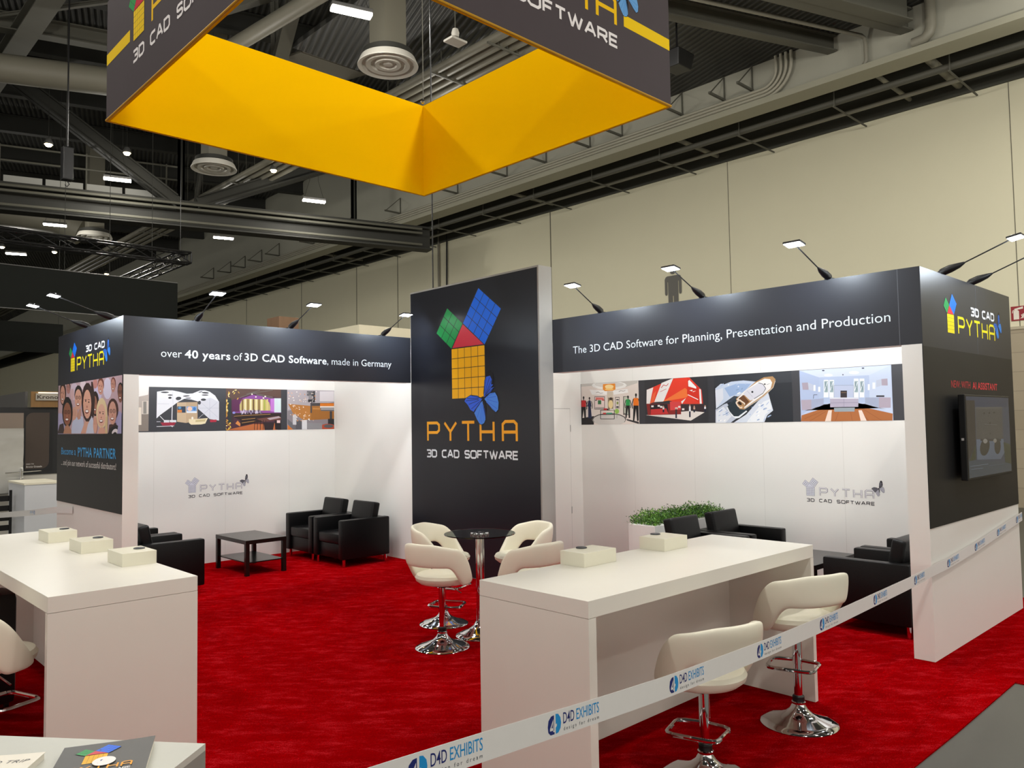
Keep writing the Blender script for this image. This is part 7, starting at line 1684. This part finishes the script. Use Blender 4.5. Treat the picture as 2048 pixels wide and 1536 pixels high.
for s, z in ((4.45, 11.9), (4.85, 10.4), (9.6, 11.9), (-9.2, 11.9)):
    bm = bmesh.new(); ibeam(bm, tp(s, 8.45), tp(s + (.25 if s == 4.85 else 0), z), .2, .2, .03); finish(bm, 'post', STEELD, t)
for k, z in enumerate((8.38, 8.24, 7.86)): 
    P, Q = Vector(tp(-30, z)) - nr * .34, Vector(tp(11.8, z)) - nr * .34
    tubeo('service_pipe', [P, Q], .04, STEEL, t, 8)
# catwalk with pale panels behind the truss
t = thing('catwalk', 'catwalk with pale panels and railing behind the roof truss', 'catwalk', tp(-10, 8.5))
bm = bmesh.new(); P, Q = Vector(tp(-20, 8.55)) + nr * 1.2, Vector(tp(4.6, 8.55)) + nr * 1.2; beam(bm, P, Q, 1.0, .08); finish(bm, 'walkway', STEELD, t)
PAN = mat('pale_catwalk_panel', 'a8a8a2', .6)
for i in range(11):
    s = -7 + 1.0 * i; P = Vector(tp(s, 8.80)) + nr * .7; Q = Vector(tp(s + .92, 8.80)) + nr * .7
    bm = bmesh.new(); beam(bm, P, Q, .04, .26); finish(bm, 'kick_panel', PAN, t)
for z in (9.35, 9.75):
    P, Q = Vector(tp(-20, z)) + nr * .7, Vector(tp(4.6, z)) + nr * .7; tubeo('rail', [P, Q], .03, STEEL, t, 8)
for i in range(12):
    P = Vector(tp(-19 + 2.1 * i, 8.5)) + nr * .7; tubeo('rail_post', [P, P + Vector((0, 0, 1.3))], .025, STEEL, t, 6)
# members and acoustic panels seen through the sign opening
bm = bmesh.new()
AP = mat('acoustic_panel', '6a675a', .8, noise=.03, nscale=2)
t = thing('acoustic_ceiling', 'grey acoustic ceiling panels seen through the opening of the sign', 'ceiling panel', (8.2, 13, 9.98))
for i in range(6):
    p0 = Vector((8.0, 15.9, 9.97)) + Vector((.25, -.82, 0)) * i * 1.02
    e1 = Vector((1.65, -.05, 0)); e2 = Vector((.25, -.82, 0)) * .98
    bm = bmesh.new(); q = [p0, p0 + e1, p0 + e1 + e2, p0 + e2]
    lo_ = [bm.verts.new(v) for v in q]; hi_ = [bm.verts.new(v + Vector((0, 0, .05))) for v in q]
    bm.faces.new(lo_); bm.faces.new(hi_)
    for k in range(4): bm.faces.new((lo_[k], lo_[(k + 1) % 4], hi_[(k + 1) % 4], hi_[k]))
    finish(bm, 'panel', AP, t)
o = tubeo('ceiling_pipe', [(6.95, 16.9, 10.0), (7.42, 12.6, 10.0)], .16, PIPEM, None, 14); tag(o, 'thick grey pipe at the left inside the sign opening', 'pipe')
for P, Q, w, lab in (((8.0, 15.6, 9.9), (7.25, 13.0, 10.9), .28, 'steep grey brace inside the sign opening, right of the thick pipe'), ((7.95, 15.7, 9.9), (7.9, 15.65, 11.8), .18, 'upright grey post inside the sign opening'),
                     ((6.3, 15.6, 10.3), (7.6, 14.6, 10.9), .2, 'slanting grey bar at the left corner of the sign opening'), ((6.7, 13.9, 11.2), (7.6, 14.9, 11.2), .18, 'short grey bar high inside the sign opening')):
    roofbeam(P, Q, w, w, lab)
# hanging boxes
t = thing('wireless_antenna', 'small flat grey antenna hanging inside the sign opening', 'antenna', (8.49, 10.19, 8.45))
bm = bmesh.new(); box(bm, -.17, .17, -.12, .12, 0, .04, .01); finish(bm, 'antenna_plate', DIFF, t, world=False)
latheo('antenna_mount', [(0, .09), (.06, .1), (.07, .17), (.05, .24), (0, .25)], DIFF, t, (0, 0, 0), 16, False)
tubeo('rod', [(0, 0, .04), (0, 0, 1.5)], .01, STEEL, t, 6, False)
t = thing('loudspeaker', 'black loudspeaker hanging beside the right corner of the sign', 'loudspeaker', (12.9, 8.67, 8.8))
bm = bmesh.new(); v = box(bm, -.28, .28, -.22, .22, 0, .32, .02)
for w_ in bm.verts:
    if w_.co.z < .1: w_.co.x *= .8; w_.co.y *= .8
finish(bm, 'cabinet', BLACKPL, t, world=False); tubeo('bracket', [(0, 0, .3), (0, 0, 1.15)], .02, BLACKPL, t, 8, False)
# hoist and cables
t = thing('chain_hoist', 'black chain hoist hanging from the roof at upper left', 'hoist', (3.97, 16.0, 6.5))
bm = bmesh.new(); box(bm, -.09, .09, -.09, .09, 0, .62, .02); finish(bm, 'motor', BLACKPL, t, world=False); tubeo('chain', [(0, 0, .6), (0, 0, 4.32)], .014, BLACKPL, t, 6, False); tubeo('hook', [(0, 0, 0), (.04, 0, -.06), (0, 0, -.12), (-.03, 0, -.08)], .01, BLACKPL, t, 6, False)
o = tubeo('power_cable', [(6.45, 8.27, 3.678), (6.45, 8.27, 8), (6.46, 8.3, 12.2)], .009, BLACKPL, None, 8); tag(o, 'black power cable dropping onto the top of the sign tower', 'cable')
o = tubeo('wall_conduit', [(18.80, 23.72, 3.8), (18.80, 23.72, 9.4)], .05, mat('conduit_grey', '7f7a6c', .5), None, 10); tag(o, 'grey vertical conduit on the hall wall left of the tower', 'conduit')
o = tubeo('wall_cable', [(18.79, 23.2, 3.8), (18.79, 23.25, 7), (18.79, 23.2, 9.4)], .03, BLACKPL, None, 8); tag(o, 'black cable on the hall wall beside the grey conduit', 'cable')

# ============================================================ BLACK BANNERS AND TRUSS OF THE NEXT STANDS
BAN = mat('black_banner_fabric', '141613', .85, spec=.2, noise=.08, nscale=1)
t = thing('hanging_banner', 'large plain black banner hanging at left beyond the booth', 'banner', (1.0, 20, 4.6))
bxo('fabric', -9, 7.488, 20.0, 20.05, 4.61, 5.55, BAN, t)
tubeo('top_bar', [(-9, 20.02, 5.56), (7.49, 20.02, 5.56)], .012, ALU, t, 8); tubeo('bottom_bar', [(-9, 20.02, 4.60), (7.49, 20.02, 4.60)], .012, ALU, t, 8)
for x in (4.94, 5.9, 6.87): tubeo('cable', [(x, 20.02, 5.56), (x, 20.02, 12.2)], .006, STEELD, t, 6)
t = thing('hanging_banner', 'second black banner lower down, partly behind the crowd photo wall', 'banner', (3, 24, 4.0))
bxo('fabric', -9, 5.91, 24.0, 24.05, 4.005, 4.80, BAN, t)
for x in (3.0, 5.8): tubeo('cable', [(x, 24.02, 4.8), (x, 24.02, 12.2)], .006, STEELD, t, 6)
def box_truss(bm, P, Q, s, n):
    P, Q = Vector(P), Vector(Q); d = (Q - P); L = d.length; d.normalize(); sd = d.cross(Vector((0, 0, 1))); z = Vector((0, 0, 1))
    cs = [sd * a * s / 2 + z * b * s / 2 for a, b in ((-1, -1), (1, -1), (1, 1), (-1, 1))]
    for c in cs: tube(bm, [P + c, Q + c], .025, 8)
    for i in range(n):
        a, b = P + d * L * i / n, P + d * L * (i + 1) / n
        for k in range(4):
            c, e = cs[k], cs[(k + 1) % 4]
            if i % 2: c, e = e, c
            tube(bm, [a + c, b + e], .012, 6)
    for a in (P, Q):
        for k in range(4): tube(bm, [a + cs[k], a + cs[(k + 1) % 4]], .02, 6)
TRM = mat('black_truss_alloy', '222222', .35, .6)
bm = bmesh.new(); box_truss(bm, (-8, 19.6, 6.02), (7.62, 19.6, 6.13), .26, 32)
tag(finish(bm, 'lighting_truss', TRM, None, True), 'black box truss hanging level above the large black banner', 'truss')
bm = bmesh.new(); box_truss(bm, (7.45, 19.80, 6.13), (7.45, 29, 6.13), .26, 18)
tag(finish(bm, 'lighting_truss', TRM, None, True), 'black box truss running back from the right end of the other', 'truss')
for x, w in ((1.0, 'far left'), (2.0, 'middle'), (7.4, 'right end')):
    o = tubeo('hoist_chain', [(x, 19.6, 6.25), (x, 19.6, 12.2)], .007, BLACKPL, None, 6); tag(o, 'thin chain holding the black truss, ' + w, 'chain', 'chains of the black truss')

# ============================================================ NEIGHBOURING STANDS
t = thing('podium', 'white podium at far left before the dark display wall', 'podium', (3.08, 14.7, 0))
bm = bmesh.new(); box(bm, 3.08, 3.62, 14.62, 15.75, 0, 1.02); finish(bm, 'podium_body', mat('podium_white', 'd9dbe0', .45), t)
bxo('podium_top', 3.07, 3.63, 14.61, 15.76, 1.02, 1.05, mat('podium_top', 'efe9d4', .4), t)
t = thing('display_stand', 'thin chrome T-shaped stand behind the white podium', 'stand', (3.4, 16.0, 0))
tubeo('stand_pole', [(3.28, 15.87, 0), (3.28, 15.87, 1.24)], .014, CHROME, t, 10); tubeo('cross_bar', [(3.05, 15.88, 1.17), (3.60, 15.88, 1.19)], .009, CHROME, t, 8); latheo('stand_foot', [(0, 0), (.10, 0), (.095, .012), (0, .02)], CHROME, t, (3.28, 15.87, 0), 24)
DW = mat('dark_display_wall', '242527', .6)
t = thing('display_wall', 'dark framed display wall with brown sample boards at far left', 'display wall', (.5, 16.25, 0))
bm = bmesh.new(); box(bm, -.5, 4.2, 16.25, 16.45, 1.11, 2.315); finish(bm, 'dark_frame', DW, t)
bxo('lower_wall', -.5, 4.2, 16.27, 16.45, 0, 1.11, mat('lower_wall_white', 'cfcbc2', .6), t)
pr = Print(faceY(16.25), .002)
pr.rect('8d7f74', 1.4, 1.2, 3.41, 2.215)
def rrect(pr, col, u0, v0, u1, v1, r, corners):
    P = []
    for (cu, cv, a0, on, pu, pv) in ((u1 - r, v0 + r, -90, corners[0], u1, v0), (u1 - r, v1 - r, 0, corners[1], u1, v1), (u0 + r, v1 - r, 90, corners[2], u0, v1), (u0 + r, v0 + r, 180, corners[3], u0, v0)):
        if on: P += [(cu + r * math.cos(math.radians(a0 + 15 * i)), cv + r * math.sin(math.radians(a0 + 15 * i))) for i in range(7)]
        else: P.append((pu, pv))
    pr.poly(col, P)
pr.rect('242527', 3.39, 1.15, 3.86, 2.25)
rrect(pr, '4c423c', 3.425, 1.21, 3.80, 2.22, .12, (1, 0, 1, 0))
pr.text('Bronze Granado', 3.44, 3.69, 1.235, .032, 'd8d4d0', .02); pr.text('K823 774', 3.44, 3.56, 1.285, .026, 'c8c4c0', .01)
pr.done('sample_boards', t)
t = thing('wood_header', 'wood header with metal name plate above the dark display wall', 'sign', (3.5, 16.2, 2.3))
bxo('wood_board', 3.49, 4.6, 16.2, 16.25, 2.318, 2.60, wood_mat('oak_header', '7a5a34', '94703f'), t)
bxo('name_plate', 3.56, 4.4, 16.17, 16.198, 2.44, 2.565, mat('plate_metal', 'a8a49c', .5, .3), t)
pr = Print(faceY(16.17)); pr.text('Kronode', 3.58, 4.05, 2.470, .068, '3c3028', .02); pr.done('lettering', t)
bxo('lamp_strip', 3.6, 4.4, 16.14, 16.198, 2.572, 2.585, mat('plate_lamp', 'ffffff', .5, emit='fff2d8', estr=1.5), t)
tag(bxo('partition', 3.46, 3.50, 16.5, 26, 1.5, 2.61, mat('grey_partition', '5c5a58', .7)), 'grey partition running back behind the dark display wall', 'wall panel')
t = thing('wrapped_sheet', 'board wrapped in clear plastic leaning at the far left edge', 'wrapped board', (2.6, 15.9, .9))
bm = bmesh.new(); N_ = 18
g = [[bm.verts.new((1.4 + 1.93 * i / N_, 15.95 - .04 * random.random(), .82 + 1.12 * j / N_)) for j in range(N_ + 1)] for i in range(N_ + 1)]
for i in range(N_):
    for j in range(N_): bm.faces.new((g[i][j], g[i + 1][j], g[i + 1][j + 1], g[i][j + 1]))
finish(bm, 'plastic_wrap', mat('plastic_wrap', 'b4b3ae', .18, spec=.8), t, True)
bxo('board', 1.4, 3.32, 15.99, 16.02, .80, 1.93, mat('wrapped_board_grey', '9a9a96', .6), t)
t = thing('crate', 'black open crate under the wrapped board at the far left edge', 'crate', (2.7, 15.2, 0))
for k in range(5): bxo('slat', 2.2, 3.02, 15.2, 15.22, .1 + .16 * k, .19 + .16 * k, BLACKPL, t)
for x in (2.2, 2.98): bxo('crate_post', x, x + .04, 15.18, 15.2, 0, .92, BLACKPL, t)
tag(bxo('wood_cabinet', 8.70, 9.205, 17.0, 17.6, 0, 4.49, wood_mat('walnut_cabinet', '6e5238', '82634a')), 'tall brown wooden column rising behind the left header', 'column')
t = thing('neighbour_booth', 'cream booth wall corner rising behind the left header beside the tower', 'booth wall', (8.0, 12.5, 0))
CREAMW = mat('cream_booth_wall', 'd9d1b6', .6)
bxo('front_wall', 8.0, 12.5, 12.5, 12.56, 0, 3.775, CREAMW, t); bxo('side_wall', 8.0, 8.06, 12.56, 17.0, 0, 3.775, CREAMW, t)

# ============================================================ WALL SIGNS
t = thing('restroom_figure', 'large grey standing man figure on the beige hall wall', 'sign', (18.82, 13, 5.3))
pr = Print(lambda u, v, d: (18.828 - d, 13.0 - u, 5.28 + v), .001)
g_ = '5f5d57'
pr.ell(g_, 0, .93, .105); pr.poly(g_, [(-.2, .79), (.2, .79), (.255, .76), (.285, .70), (.285, .28), (.26, .235), (.215, .235), (.195, .28), (.195, .62), (.172, .62), (.172, -.4), (-.172, -.4), (-.172, .62), (-.195, .62), (-.195, .28), (-.215, .235), (-.26, .235), (-.285, .28), (-.285, .70), (-.255, .76)])
pr.rect('b9b093', -.012, -.4, .012, .2); pr.done('figure', t)
bm = bmesh.new(); box(bm, 18.829, 18.84, 12.98, 13.02, 5.3, 5.9); finish(bm, 'fixing_plate', mat('beige_fixing', 'b9b093', .7), t)
t = thing('extinguisher_sign', 'red fire extinguisher sign on the hall wall at right edge', 'sign', (18.82, 4.5, 4.0))
bxo('sign_plate', 18.825, 18.84, 4.32, 4.63, 3.86, 4.16, mat('sign_red', '8e1420', .5), t)
pr = Print(faceX(18.825, 4.63)); w_ = 'e6ddd0'
pr.rect(w_, .045, .0 + 3.885, .145, 4.05); pr.ell(w_, .095, 4.05, .05, .03); pr.rect(w_, .07, 4.06, .12, 4.105); pr.poly(w_, [(.06, 4.11), (.22, 4.145), (.22, 4.10), (.10, 4.085)]); pr.stroke(w_, [(.075, 4.095), (.035, 4.07), (.025, 4.02)], .012)
for i in range(4): pr.stroke(w_, [(.17 + .03 * i, 3.90), (.205 + .012 * i, 3.93 + .02 * i), (.185 + .02 * i, 3.98 + .01 * i)], .014)
pr.done('symbol', t)
for y, z, w in ((41, 4.3, 'farther left'), (38.2, 4.2, 'nearer the crowd photo wall')):
    tag(bxo('wall_box', 18.70, 18.84, y - .12, y + .12, z - .45, z + .45, mat('wall_box_grey', '76736a', .5)), 'small grey service box on far hall wall, ' + w, 'service box', 'boxes on the far hall wall')
